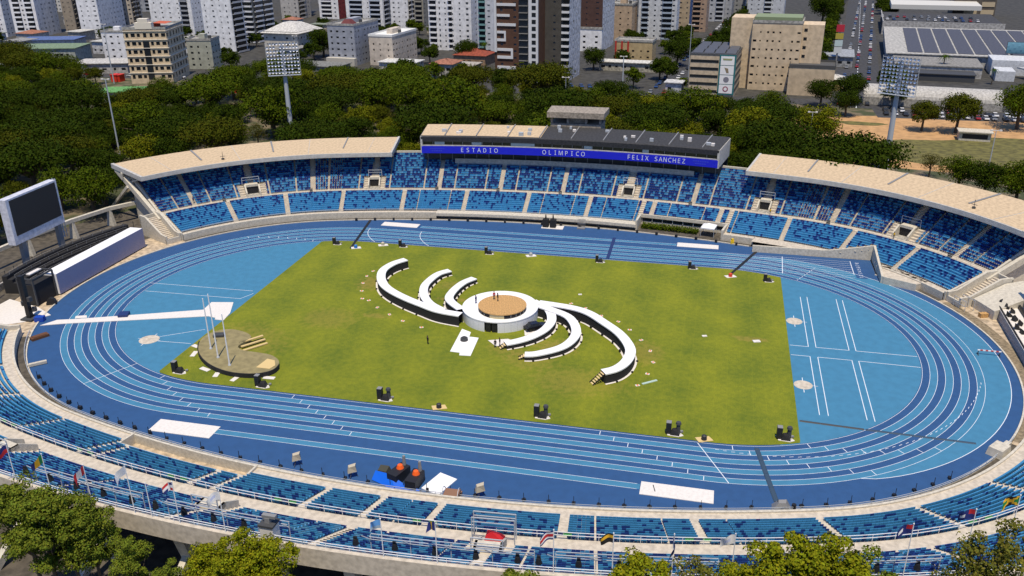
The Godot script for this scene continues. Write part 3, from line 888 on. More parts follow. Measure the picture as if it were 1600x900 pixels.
	for u in [a + 4.0, b - 4.0]:   # faint small print, too small to read
		for j in 2:
			m = MB.new()
			for i in 7 - 2 * j: slab(m, u - 1.9 + j * 0.5 + i * 0.55, u - 1.5 + j * 0.5 + i * 0.55, 19.31, 19.345, 14.35 - j * 0.65, 14.65 - j * 0.65, 1.0)
			put("small_print", m, mat("letter_blue", Color(0.03, 0.05, 0.58), 0.5), board)

# ---------------------------------------------------------------- the two ends of the arena
func stadium_ends() -> void:
	# long video wall lying at the left end
	var t := thing("video_wall", "long low white video wall with bluish shade painted into its face beside the track", "video wall", Vector3(-94.7, 0, -6.8), 0.0)
	var L := 15.05
	var m := MB.new()
	m.box(Vector3(-3.4, 0.3, -L), Vector3(-0.12, 4.9, L))
	put("top_cover", m, M("white"), t)
	var shade_lav := mat("led_panel", Color(0.23, 0.23, 0.34), 0.5)  # bluish shade on the white face is put into this colour
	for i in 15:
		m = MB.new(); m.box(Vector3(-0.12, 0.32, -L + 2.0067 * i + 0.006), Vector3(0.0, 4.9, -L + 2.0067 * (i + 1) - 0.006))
		put("led_panel", m, shade_lav, t)
	m = MB.new()
	for i in 11: m.cbox(Vector3(-0.4, 0, -L + 1.0 + 2.8 * i), Vector3(0.5, 0.3, 0.5))
	m.box(Vector3(-3.3, 0.0, -L + 0.1), Vector3(-2.9, 0.3, L - 0.1))
	put("foot", m, M("dark_grey"), t)
	# scoreboard
	t = thing("scoreboard", "tilted-looking big scoreboard with black screen in a white frame on steel legs", "scoreboard", Vector3(-109.6, 0, -6.2), deg_to_rad(2.0))
	m = MB.new(); m.box(Vector3(-1.9, 8.0, -8.2), Vector3(0.0, 18.4, 8.2))
	put("cabinet", m, mat("frame_white", Color(0.62, 0.63, 0.70), 0.6, "soft", 0.1), t)
	m = MB.new(); m.box(Vector3(0.002, 9.9, -7.6), Vector3(0.08, 18.0, 7.3))
	put("screen", m, M("black"), t)
	for z in [-6.5, 5.5]:
		m = MB.new(); m.box(Vector3(-1.3, 0, z - 0.6), Vector3(-0.3, 8.0, z + 0.6))
		put("leg", m, M("mid_grey"), t)
	m = MB.new()
	for z in [-8.4, -9.2]:
		for x in [-1.8, -1.0]: m.beam(Vector3(x, 4.0, z), Vector3(x, 18.4, z), 0.12, 0.12)
	for i in 12: m.beam(Vector3(-1.4, 4.0 + i * 1.2, -8.4), Vector3(-1.4, 5.2 + i * 1.2, -9.2), 0.1, 0.1)
	put("ladder", m, M("galvanised"), t)
	# dark covered bleachers behind the video wall
	t = thing("bleachers", "curved bleachers under black covers behind the white video wall", "bleachers")
	for r in 5:
		m = MB.new(); slab(m, -132.0, -103.0, 8.5 + r * 1.1, 9.6 + r * 1.1, 0.0, 1.0 + r * 0.75, 1.5)
		put("tier", m, M("black_cloth"), t)
		m = MB.new()
		for u in steps(-131.0, -104.0, 2.4): m.beam(ov(u, 8.55 + r * 1.1, 1.0 + r * 0.75), ov(u, 8.55 + r * 1.1, 1.75 + r * 0.75), 0.08, 0.08)
		sweep(m, -131.0, -104.0, [Vector2(8.5 + r * 1.1, 1.72 + r * 0.75), Vector2(8.6 + r * 1.1, 1.72 + r * 0.75)], 2.4)
		put("rail", m, M("mid_grey"), t)
	# old concrete gantry
	t = thing("concrete_gantry", "weathered concrete beam on splayed columns behind the black bleachers", "gantry")
	var pts := [Vector3(-106.5, 4.6, -46.0), Vector3(-113.6, 4.6, -34.6), Vector3(-116.6, 4.6, -24.0), Vector3(-118.6, 4.6, -11.0), Vector3(-119.5, 4.6, 6.0), Vector3(-118.6, 4.6, 24.0)]
	for i in pts.size() - 1:
		m = MB.new(); m.beam(pts[i], pts[i + 1], 0.9, 0.9)
		put("beam", m, M("cream_wall"), t)
	for i in pts.size():
		m = MB.new()
		var q: Vector3 = pts[i]; q.y = 0
		m.hexa([q + Vector3(-1.1, 0, -0.5), q + Vector3(1.1, 0, -0.5), q + Vector3(1.1, 0, 0.5), q + Vector3(-1.1, 0, 0.5), q + Vector3(-0.4, 4.2, -0.4), q + Vector3(0.4, 4.2, -0.4), q + Vector3(0.4, 4.2, 0.4), q + Vector3(-0.4, 4.2, 0.4)])
		put("column", m, M("cream_wall"), t)
	t = thing("perimeter_fence", "thin dark fence of posts in front of the concrete gantry", "fence")
	m = MB.new(); sweep(m, -140, -100, [Vector2(18.0, 2.6), Vector2(18.06, 2.66)], 2.0); sweep(m, -140, -100, [Vector2(18.0, 0.9), Vector2(18.06, 0.96)], 2.0)
	put("wire", m, M("dark_grey"), t)
	for u in steps(-140, -100, 2.2):
		m = MB.new(); m.beam(ov(u, 18, 0), ov(u, 18, 2.8), 0.1, 0.1)
		put("post", m, M("dark_grey"), t)
	# curved concrete wall along the end
	m = MB.new(); slab(m, -150, -100.2, 15.8, 16.2, 0, 1.6, 1.6)
	one("end_wall", m, M("concrete_grey"), "low grey concrete wall curving behind the left end of the track", "wall")
	# black curtain frame beside the video wall, and lighting mast
	t = thing("curtain_frame", "black curtained frame with a small bridge roof beside the video wall", "stage frame", Vector3(-96.4, 0, 11.6))
	m = MB.new(); m.box(Vector3(-2.6, 0, -3.0), Vector3(0.9, 4.6, 2.6))
	put("curtain", m, M("black_cloth"), t)
	m = MB.new()
	for z in [-3.1, 2.7]:
		m.beam(Vector3(1.0, 0, z), Vector3(1.0, 6.0, z), 0.3, 0.3); m.beam(Vector3(-2.7, 0, z), Vector3(-2.7, 6.0, z), 0.3, 0.3)
		m.beam(Vector3(-2.7, 6.0, z), Vector3(1.0, 6.0, z), 0.3, 0.3)
	for x in [-2.7, 1.0]: m.beam(Vector3(x, 6.0, -3.1), Vector3(x, 6.0, 2.7), 0.3, 0.3)
	put("truss", m, M("dark_grey"), t)
	m = MB.new(); m.box(Vector3(-1.8, 6.2, -2.4), Vector3(-0.8, 6.4, 1.0))
	put("lamp_bar", m, M("white_mat"), t)
	t = thing("lighting_mast", "tall black lighting mast on the white pad at the track edge", "mast", Vector3(-92.4, 0.1, 20.0))
	m = MB.new(); m.box(Vector3(-0.45, 0, -0.45), Vector3(0.45, 9.4, 0.45)); put("mast", m, M("black"), t)
	m = MB.new(); m.box(Vector3(-1.3, 0, -1.3), Vector3(1.3, 0.35, 1.3)); put("base", m, M("dark_grey"), t)
	m = MB.new()
	for i in 4: m.cbox(Vector3(-1.0 + (i % 2) * 2.0, 0.4 + i * 1.2, -0.8 + i * 0.3), Vector3(0.8, 0.9, 0.7), i * 0.5)
	put("lamp", m, M("dark_grey"), t)
	m = MB.new(); m.prism(PackedVector2Array([Vector2(-104, 12.5), Vector2(-95, 14.8), Vector2(-89.6, 17.6), Vector2(-92.8, 21.8), Vector2(-97, 24.5), Vector2(-104, 26)]), 0.03, 0.12)
	one("white_pad", m, M("white_mat"), "white floor pad under the black lighting mast", "floor pad")
	m = MB.new(); m.box(Vector3(-0.15, 0, -8), Vector3(0.15, 6.5, 8))
	one("black_backdrop", m, M("black_cloth"), "black backdrop wall behind the white floor pad", "backdrop", Vector3(-104.6, 0.1, 20.5), 0.25)
	m = MB.new(); m.cbox(Vector3.ZERO, Vector3(1.8, 1.0, 1.2), 0.3)
	one("blue_bin", m, mat("bin_blue", Color(0.01, 0.06, 0.38), 0.5), "small blue bin at the foot of the lighting mast", "bin", Vector3(-89.8, 0.05, 20.4))
	m = MB.new(); m.cone(Vector3(0, 0.5, -0.5), Vector3(0, 0.5, 0.5), 0.9, 0.9, 12); m.box(Vector3(-1.0, 0, -0.6), Vector3(1.0, 0.4, 0.6))
	one("cable_drum", m, M("black"), "black cable drum standing by the end of the video wall", "cable drum", Vector3(-93.4, 0.05, 12.6), 0.5)
	# two low barriers at the bend
	m = MB.new(); m.box(Vector3(-0.8, 0, -1.6), Vector3(0.8, 0.12, 1.6)); m.box(Vector3(-0.8, 0.12, 1.4), Vector3(0.8, 0.5, 1.6)); m.box(Vector3(0.7, 0.12, -1.6), Vector3(0.9, 0.6, 1.4))
	one("low_platform", m, M("cream_wall"), "small cream platform against the kerb of the left bend", "platform", Vector3(-77.2, 0.04, 36.3), -0.8)
	m = MB.new(); m.box(Vector3(-0.7, 0, -1.6), Vector3(0.7, 0.5, 1.6)); m.box(Vector3(-0.5, 0.5, -1.2), Vector3(0.5, 0.62, 1.2))
	one("brown_crate", m, mat("crate_brown", Color(0.12, 0.05, 0.02), 0.8), "flat brown crate lying on the dark blue apron", "crate", Vector3(-84.4, 0.04, 27.0), -0.5)
	# ---- right end: grey concert platform with equipment, black screen with steel edge
	t = thing("concert_platform", "grey concert platform with white top at the right end of the track", "platform", Vector3(96.4, 0, -11.8), deg_to_rad(-1.5))
	m = MB.new(); m.box(Vector3(0, 0.02, -11.6), Vector3(9.5, 2.1, 13.5)); put("base", m, mat("platform_grey", Color(0.40, 0.40, 0.42), 0.7, "stain", 0.2), t)
	m = MB.new(); m.box(Vector3(-0.1, 2.1, -11.7), Vector3(9.5, 2.25, 13.6)); put("deck", m, M("white_mat"), t)
	m = MB.new(); m.box(Vector3(-0.02, 2.25, -11.6), Vector3(0.22, 2.5, 13.5)); m.box(Vector3(3.4, 2.25, -11.6), Vector3(3.8, 3.0, 13.5)); put("black_rail", m, M("black"), t)
	for i in 9:
		var q := Vector3(0.9 + 0.5 * (i % 3), 2.25, -10.8 + i * 1.9)
		var d := tag(one("floor_speaker", wedge(), M("black"), "black floor speaker in the row along the grey concert platform edge", "speaker", t.transform * q, 0.3 * (i % 4) + 0.8, "floor speakers on the concert platform"), "")
	t = thing("black_screen", "tall black screen with a pale steel edge behind the concert platform", "screen", Vector3(103.5, 0, -9.0), 0.12)
	m = MB.new(); m.box(Vector3(-0.4, 2.5, -12.5), Vector3(0.4, 11.0, 12.0)); put("panel", m, M("black_cloth"), t)
	m = MB.new(); m.beam(Vector3(-0.5, 2.2, -12.9), Vector3(-0.5, 11.4, -12.9), 0.5, 0.5); m.beam(Vector3(-0.5, 11.2, -12.9), Vector3(-0.5, 11.2, 12.2), 0.4, 0.4); put("edge", m, M("galvanised"), t)
	m = MB.new(); m.box(Vector3(-0.6, 0, -12.8), Vector3(0.6, 2.5, 12.2)); put("base", m, M("dark_grey"), t)
	# sloped service stair block in cream concrete and a tube gate
	t = thing("service_ramp", "cream concrete ramp block with a tube gate at the stand's end", "ramp")
	m = MB.new()
	sweep(m, 100.2, 106.0, [Vector2(5.0, 0.0), Vector2(16.0, 0.0), Vector2(16.0, 4.6), Vector2(12.0, 4.4), Vector2(5.0, 1.9), Vector2(5.0, 0.0)], 1.5, true)
	put("block", m, M("cream_wall"), t)
	m = MB.new()
	for u in [98.6, 100.2, 101.8]:
		m.beam(ov(u, 2.0, 0), ov(u, 2.0, 2.2), 0.08, 0.08); m.beam(ov(u, 4.0, 0), ov(u, 4.0, 2.2), 0.08, 0.08)
	m.beam(ov(98.6, 2.0, 2.2), ov(101.8, 2.0, 2.2), 0.08, 0.08); m.beam(ov(98.6, 2.0, 1.1), ov(101.8, 2.0, 1.1), 0.08, 0.08); m.beam(ov(98.6, 4.0, 2.2), ov(101.8, 4.0, 2.2), 0.08, 0.08)
	put("tube_gate", m, M("galvanised"), t)
	m = MB.new(); m.cbox(Vector3.ZERO, Vector3(1.6, 0.9, 0.9), 0.0)
	one("wooden_box", m, M("wood"), "tan wooden box standing below the cream ramp block", "box", ov(104.5, 4.0), 0.4)
	# channel strip beside the kerb on the right bend
	m = MB.new(); sweep(m, 97, 151, [Vector2(0.35, 0.03), Vector2(2.6, 0.03)], 2.0)
	setting("drain_strip", m, mat("drain_tan", Color(0.27, 0.21, 0.13), 0.95, "stain", 0.1))
	# striped pole lying at the bend and white piece near it
	t = thing("striped_hurdle", "red and white striped water-jump bar across the right bend", "hurdle", Vector3(91.0, 0.05, -3.4))
	for i in 9:
		m = MB.new(); m.box(Vector3(-1.98 + i * 0.44, 0.75, -0.08), Vector3(-1.98 + i * 0.44 + 0.438, 0.95, 0.08))
		put("stripe", m, M("white") if i % 2 == 0 else mat("stripe_red", Color(0.5, 0.06, 0.04), 0.6), t)
	m = MB.new()
	for x in [-1.8, 1.8]: m.box(Vector3(x - 0.08, 0, -0.5), Vector3(x + 0.08, 0.1, 0.5)); m.box(Vector3(x - 0.06, 0.1, -0.06), Vector3(x + 0.06, 0.75, 0.06))
	put("foot", m, M("dark_grey"), t)

func wedge() -> MB:
	var m := MB.new()
	m.hexa([Vector3(-0.5, 0, -0.4), Vector3(0.5, 0, -0.4), Vector3(0.5, 0, 0.4), Vector3(-0.5, 0, 0.4), Vector3(-0.5, 0.95, -0.4), Vector3(0.5, 0.95, -0.4), Vector3(0.5, 0.35, 0.4), Vector3(-0.5, 0.35, 0.4)])
	return m

# ---------------------------------------------------------------- spiral stage
func curve_of(p: Array, n := 40) -> PackedVector3Array:   # smooth curve through x,z points; third value is arc fraction
	var c := Curve3D.new()
	for i in p.size():
		var a: Vector2 = Vector2(p[maxi(i - 1, 0)][0], p[maxi(i - 1, 0)][1]); var b: Vector2 = Vector2(p[mini(i + 1, p.size() - 1)][0], p[mini(i + 1, p.size() - 1)][1])
		var t := (b - a) / 6.0
		c.add_point(Vector3(p[i][0], 0, p[i][1]), Vector3(-t.x, 0, -t.y), Vector3(t.x, 0, t.y))
	var r := PackedVector3Array()
	var ln := c.get_baked_length()
	for i in n + 1: r.append(c.sample_baked(ln * i / n, true))
	return r
func arm(label: String, p: Array, w: float, h0: float, h1: float, stair: bool) -> void:
	var t := thing("spiral_walkway", label, "stage walkway", Vector3.ZERO, 0.0, "spiral walkways of the stage")
	var c := curve_of(p)
	var n := c.size()
	var l := PackedVector3Array(); var r := PackedVector3Array(); var hh := PackedFloat32Array()
	for i in n:
		var d := (c[mini(i + 1, n - 1)] - c[maxi(i - 1, 0)]).normalized()
		var s := Vector3(-d.z, 0, d.x) * (w / 2)
		l.append(c[i] + s); r.append(c[i] - s); hh.append(lerpf(h0, h1, pow(i / float(n - 1), 1.5)))
	var top := MB.new(); var sides := MB.new(); var skirt := MB.new(); var skirt2 := MB.new()
	for i in n - 1:
		var y0 := Vector3(0, hh[i], 0); var y1 := Vector3(0, hh[i + 1], 0); var th := Vector3(0, -0.22, 0); var g := Vector3(0, 0.08, 0)
		top.quadh(l[i] + y0, r[i] + y0, r[i + 1] + y1, l[i + 1] + y1, Vector3.UP)
		top.quadh(l[i] + y0, l[i + 1] + y1, l[i + 1] + y1 + th, l[i] + y0 + th, l[i] - r[i])
		top.quadh(r[i] + y0, r[i + 1] + y1, r[i + 1] + y1 + th, r[i] + y0 + th, r[i] - l[i])
		var inl := (r[i] - l[i]).normalized() * 0.08; var inl2 := (r[i + 1] - l[i + 1]).normalized() * 0.08
		sides.quadh(l[i] + inl + y0 + th, l[i + 1] + inl2 + y1 + th, l[i + 1] + inl2 + g, l[i] + inl + g, l[i] - r[i])
		sides.quadh(r[i] - inl + y0 + th, r[i + 1] - inl2 + y1 + th, r[i + 1] - inl2 + g, r[i] - inl + g, r[i] - l[i])
		skirt.quadh(l[i] - inl * 4.0 + g * 1.3, l[i + 1] - inl2 * 4.0 + g * 1.3, l[i + 1] + inl2 + g * 1.3, l[i] + inl + g * 1.3, Vector3.UP)
		skirt2.quadh(r[i] + inl * 4.0 + g * 1.3, r[i + 1] + inl2 * 4.0 + g * 1.3, r[i + 1] - inl2 + g * 1.3, r[i] - inl + g * 1.3, Vector3.UP)
	sides.quad(l[0] + Vector3(0, hh[0] - 0.2, 0), r[0] + Vector3(0, hh[0] - 0.2, 0), r[0], l[0])
	put("deck", top, M("white"), t); put("side_cloth", sides, M("black_cloth"), t); put("ground_sheet", skirt, M("white_mat"), t); put("ground_sheet", skirt2, M("white_mat"), t)
	if stair:
		var d := (c[0] - c[2]).normalized(); var st := MB.new(); var rails := MB.new()
		var turn := atan2(d.x, d.z)
		var k := int(h0 / 0.3)
		for i in k:
			st.box(Vector3(-0.55, h0 - 0.32 * (i + 1), 0.05 + 0.36 * i), Vector3(0.55, h0 - 0.32 * (i + 1) + 0.08, 0.05 + 0.36 * i + 0.28), Transform3D(Basis(Vector3.UP, turn), c[0]))
		var x := Transform3D(Basis(Vector3.UP, turn), c[0])
		for s in [-0.6, 0.6]: rails.beam(x * Vector3(s, h0 - 0.35, 0.1), x * Vector3(s, 0.15, 0.1 + 0.36 * k), 0.08, 0.2)
		put("steps", st, mat("step_wood", Color(0.66, 0.50, 0.26), 0.7), t); put("stringer", rails, M("black"), t)
	# black weights along the inner foot
	var wm := MB.new()
	for i in range(2, n - 8, 4):
		var s := (r[i] - l[i]).normalized()
		wm.cbox(r[i] + s * 0.35, Vector3(0.35, 0.6, 0.35), i * 0.7)
		wm.cbox(l[i] - s * 0.3, Vector3(0.3, 0.35, 0.3), i * 0.4)
	put("weights", wm, M("black"), t).set_meta("kind", "stuff")
func stage() -> void:
	var t := thing("round_stage", "white round stage with a raised wooden disc in the middle of the grass", "stage", Vector3(0.5, 0.085, -0.9))
	var R := 7.6; var H := 2.3
	var m := MB.new(); m.cone(Vector3(0, H - 0.2, 0), Vector3(0, H, 0), R, R, 72); put("deck", m, M("white"), t)
	for i in 36:
		var a0 := TAU * i / 36.0; var a1 := TAU * (i + 1) / 36.0 - 0.002
		if i == 8 or i == 9: continue
		m = MB.new()
		for j in 2:
			var b0 := lerpf(a0, a1, j / 2.0); var b1 := lerpf(a0, a1, (j + 1) / 2.0)
			m.quadh(Vector3(cos(b0), 0, sin(b0)) * (R - 0.05), Vector3(cos(b1), 0, sin(b1)) * (R - 0.05), Vector3(cos(b1) * (R - 0.05), H - 0.2, sin(b1) * (R - 0.05)), Vector3(cos(b0) * (R - 0.05), H - 0.2, sin(b0) * (R - 0.05)), Vector3(cos(b0), 0, sin(b0)))
		put("side_panel", m, mat("stage_side", Color(0.74, 0.74, 0.77), 0.6), t)
	for i in 2:
		m = MB.new()
		var a := TAU * (8 + i) / 36.0 + 0.01; var b := a + TAU / 36.0 - 0.03
		m.quadh(Vector3(cos(a), 0, sin(a)) * (R - 0.2), Vector3(cos(b), 0, sin(b)) * (R - 0.2), Vector3(cos(b) * (R - 0.2), H - 0.25, sin(b) * (R - 0.2)), Vector3(cos(a) * (R - 0.2), H - 0.25, sin(a) * (R - 0.2)), Vector3(cos(a), 0, sin(a)))
		put("door", m, M("black"), t)
	var c := Vector3(0.8, 0, 1.4)
	m = MB.new(); m.cone(c + Vector3(0, 3.12, 0), c + Vector3(0, 3.3, 0), 4.8, 4.8, 60)
	var disc := put("wooden_disc", m, M("wood"), t)
	m = MB.new()
	for i in 40:
		var a := TAU * i / 40.0; var b := TAU * (i + 1) / 40.0
		var gap := i >= 8 and i <= 11
		m.col = Color.WHITE
		if gap: continue
		m.quadh(c + Vector3(cos(a) * 4.65, H, sin(a) * 4.65), c + Vector3(cos(b) * 4.65, H, sin(b) * 4.65), c + Vector3(cos(b) * 4.65, 3.12, sin(b) * 4.65), c + Vector3(cos(a) * 4.65, 3.12, sin(a) * 4.65), Vector3(cos(a), 0, sin(a)))
	put("disc_skirt", m, M("black_cloth"), disc)
	for i in 26:
		var a := TAU * i / 26.0
		if a > 1.2 and a < 1.95: continue
		m = MB.new(); m.beam(c + Vector3(cos(a) * 4.7, H, sin(a) * 4.7), c + Vector3(cos(a) * 4.7, 3.12, sin(a) * 4.7), 0.1, 0.1)
		put("disc_post", m, M("mid_grey"), disc)
	m = MB.new()
	for i in 4:
		var a := TAU * (8 + i) / 40.0; var b := TAU * (9 + i) / 40.0
		m.quadh(c + Vector3(cos(a) * 4.67, H, sin(a) * 4.67), c + Vector3(cos(b) * 4.67, H, sin(b) * 4.67), c + Vector3(cos(b) * 4.67, 3.12, sin(b) * 4.67), c + Vector3(cos(a) * 4.67, 3.12, sin(a) * 4.67), Vector3(cos(a), 0, sin(a)))
	put("disc_front", m, mat("ply", Color(0.50, 0.42, 0.24), 0.7), disc)
	arm("longest spiral walkway, closed end curling away from the wooden steps", [[-27.2, -22.4], [-29.1, -19.5], [-29.9, -15.4], [-28.9, -11.3], [-26.8, -7.4], [-23.8, -4.3], [-19.6, -1.3], [-15.2, 1.2], [-11.1, 3.3], [-6.2, 4.3]], 1.9, 2.0, 2.3, false)
	arm("middle spiral walkway on the side with no steps", [[-16.1, -20.4], [-17.9, -17.9], [-18.6, -13.6], [-18.4, -9.4], [-16.7, -4.4], [-14.0, -0.2], [-10.4, 3.0]], 1.8, 1.0, 2.27, false)
	arm("shortest spiral walkway on the side with no steps", [[-9.5, -17.2], [-11.1, -13.9], [-11.7, -8.5], [-10.9, -3.4], [-6.8, 1.9]], 1.8, 1.0, 2.28, false)
	arm("longest spiral walkway ending in tan wooden steps", [[24.2, 21.0], [26.2, 19.4], [27.6, 16.5], [28.0, 12.6], [27.0, 9.1], [24.9, 5.3], [21.7, 1.6], [18.1, -2.0], [14.2, -3.7], [7.6, -4.6]], 1.9, 2.0, 2.29, true)
	arm("middle spiral walkway ending in pale steps", [[9.2, 15.6], [11.2, 15.0], [14.8, 12.3], [16.5, 9.4], [17.0, 5.8], [15.8, 1.9], [13.5, -0.9], [8.0, -3.2]], 1.8, 1.0, 2.26, true)
	arm("shortest spiral walkway curling round the parked dark car", [[4.7, 12.1], [7.2, 10.4], [9.3, 8.2], [11.0, 5.0], [11.4, 1.2], [9.8, -2.7], [6.4, -5.0]], 1.8, 1.0, 2.25, true)
	# floor mats beside the stage
	m = MB.new(); m.prism(PackedVector2Array([Vector2(-5.4, 6.3), Vector2(-3.3, 7.4), Vector2(-3.1, 9.3), Vector2(-1.2, 9.4), Vector2(-0.7, 16.8), Vector2(-2.8, 17.0), Vector2(-3.0, 16.0), Vector2(-4.9, 15.9)]), 0.085, 0.17)
	one("floor_mat", m, M("white"), "stepped white floor mat on the grass before the round stage", "floor mat")
	m = MB.new(); m.cone(Vector3.ZERO, Vector3(0, 0.5, 0), 0.75, 0.7, 14); m.cone(Vector3(0, 0.5, 0), Vector3(0, 0.75, 0), 0.4, 0.35, 10)
	one("cable_reel", m, M("dark_grey"), "round dark cable reel on the stepped white mat", "cable reel", Vector3(-3.6, 0.17, 11.0))
	m = MB.new(); m.prism(PackedVector2Array([Vector2(0.8, 10.0), Vector2(4.4, 8.6), Vector2(5.8, 9.4), Vector2(4.8, 11.4), Vector2(2.8, 12.0)]), 0.085, 0.15)
	one("floor_mat", m, M("white_mat"), "small white floor mat at the shortest stepped walkway", "floor mat")
	m = MB.new(); m.prism(PackedVector2Array([Vector2(6.6, 4.4), Vector2(8.8, 2.4), Vector2(9.8, 4.2), Vector2(7.2, 6.6)]), 0.085, 0.14)
	one("floor_mat", m, M("white_mat"), "pale floor mat under the dark car", "floor mat")
	car("parked_car", "dark car parked between the round stage and the shortest stepped walkway", Vector3(8.6, 0.14, 3.4), 2.2, Color(0.015, 0.015, 0.018), "")
	# people on and round the stage
	person("person in a red top standing on the wooden disc", Vector3(-0.9, 3.39, -1.6), 0.4, Color(0.45, 0.015, 0.02), Color(0.05, 0.05, 0.06))
	person("person in black standing on the wooden disc beside the red top", Vector3(0.0, 3.39, -1.0), 2.2, Color(0.02, 0.02, 0.02), Color(0.02, 0.02, 0.025))
	person("person in blue standing at the left rim of the round stage", Vector3(-4.6, 2.39, -1.2), 1.2, Color(0.02, 0.03, 0.14), Color(0.02, 0.03, 0.12))
	person("person in black walking alone on the grass", Vector3(-9.9, 0.09, 13.8), 2.6, Color(0.012, 0.012, 0.012), Color(0.012, 0.012, 0.014))
	person("person in dark clothes by the pale steps, first of two", Vector3(2.9, 0.1, 12.6), 0.3, Color(0.02, 0.02, 0.024), Color(0.02, 0.02, 0.03))
	person("person in dark clothes by the pale steps, nearer the mat", Vector3(3.6, 0.15, 11.9), 1.9, Color(0.03, 0.03, 0.035), Color(0.015, 0.015, 0.02))
	person("person in blue at the upper aisle of the main stand", ov(-88.3, 14.9, 5.0), 1.0, Color(0.03, 0.06, 0.2), Color(0.02, 0.02, 0.04))
	person("person in yellow vest at a vomitory beside the right roof", ov(51.6, 13.3, 4.42), 2.0, Color(0.7, 0.42, 0.01), Color(0.03, 0.03, 0.05))
	person("person in yellow vest at the vomitory under the right roof", ov(76.4, 13.2, 4.42), 2.0, Color(0.7, 0.42, 0.01), Color(0.03, 0.03, 0.05))

# one continuous skin round a jointed skeleton, coloured by height for clothes
func person(label: String, at: Vector3, turn: float, top: Color, legs: Color) -> void:
	var t := thing("person", label, "person", at, turn)
	var skin := Color(0.25, 0.13, 0.075)
	var bones := [[Vector3(0, 0.95, 0), Vector3(0, 1.2, 0.0), 0.15, 0.155], [Vector3(0, 1.2, 0), Vector3(0, 1.40, 0), 0.155, 0.14], [Vector3(0, 1.42, 0), Vector3(0, 1.54, 0.01), 0.065, 0.06], [Vector3(0, 1.60, 0.015), Vector3(0, 1.68, 0.01), 0.095, 0.1]]
	for s in [-1.0, 1.0]:
		bones.append([Vector3(s * 0.09, 0.93, 0), Vector3(s * 0.11, 0.5, 0.03 * s), 0.095, 0.065]); bones.append([Vector3(s * 0.11, 0.5, 0.03 * s), Vector3(s * 0.12, 0.08, -0.03 + 0.05 * s), 0.062, 0.042])
		bones.append([Vector3(s * 0.12, 0.05, -0.04 + 0.05 * s), Vector3(s * 0.13, 0.04, 0.13 + 0.05 * s), 0.045, 0.038])
		bones.append([Vector3(s * 0.17, 1.40, 0), Vector3(s * 0.25, 1.13, 0.0), 0.06, 0.045]); bones.append([Vector3(s * 0.25, 1.13, 0), Vector3(s * 0.25, 0.88, 0.08), 0.043, 0.03]); bones.append([Vector3(s * 0.25, 0.86, 0.085), Vector3(s * 0.245, 0.75, 0.11), 0.035, 0.022])
	var m := MB.new()
	surface_net(m, bones, 0.035)
	for i in m.v.size():
		var p := m.v[i]
		var q := legs
		if p.y > 1.46 or (absf(p.x) > 0.19 and p.y < 1.06 and p.y > 0.6): q = skin
		elif p.y > 0.94: q = top
		elif p.y < 0.09: q = Color(0.03, 0.03, 0.03)
		m.c[i] = q
	put("body", m, M("cloth"), t)
	m = MB.new()
	surface_net(m, [[Vector3(0, 1.68, -0.02), Vector3(0, 1.70, 0.0), 0.105, 0.10], [Vector3(0, 1.62, -0.05), Vector3(0, 1.66, -0.04), 0.09, 0.1]], 0.035)
	put("hair", m, M("black"), t)
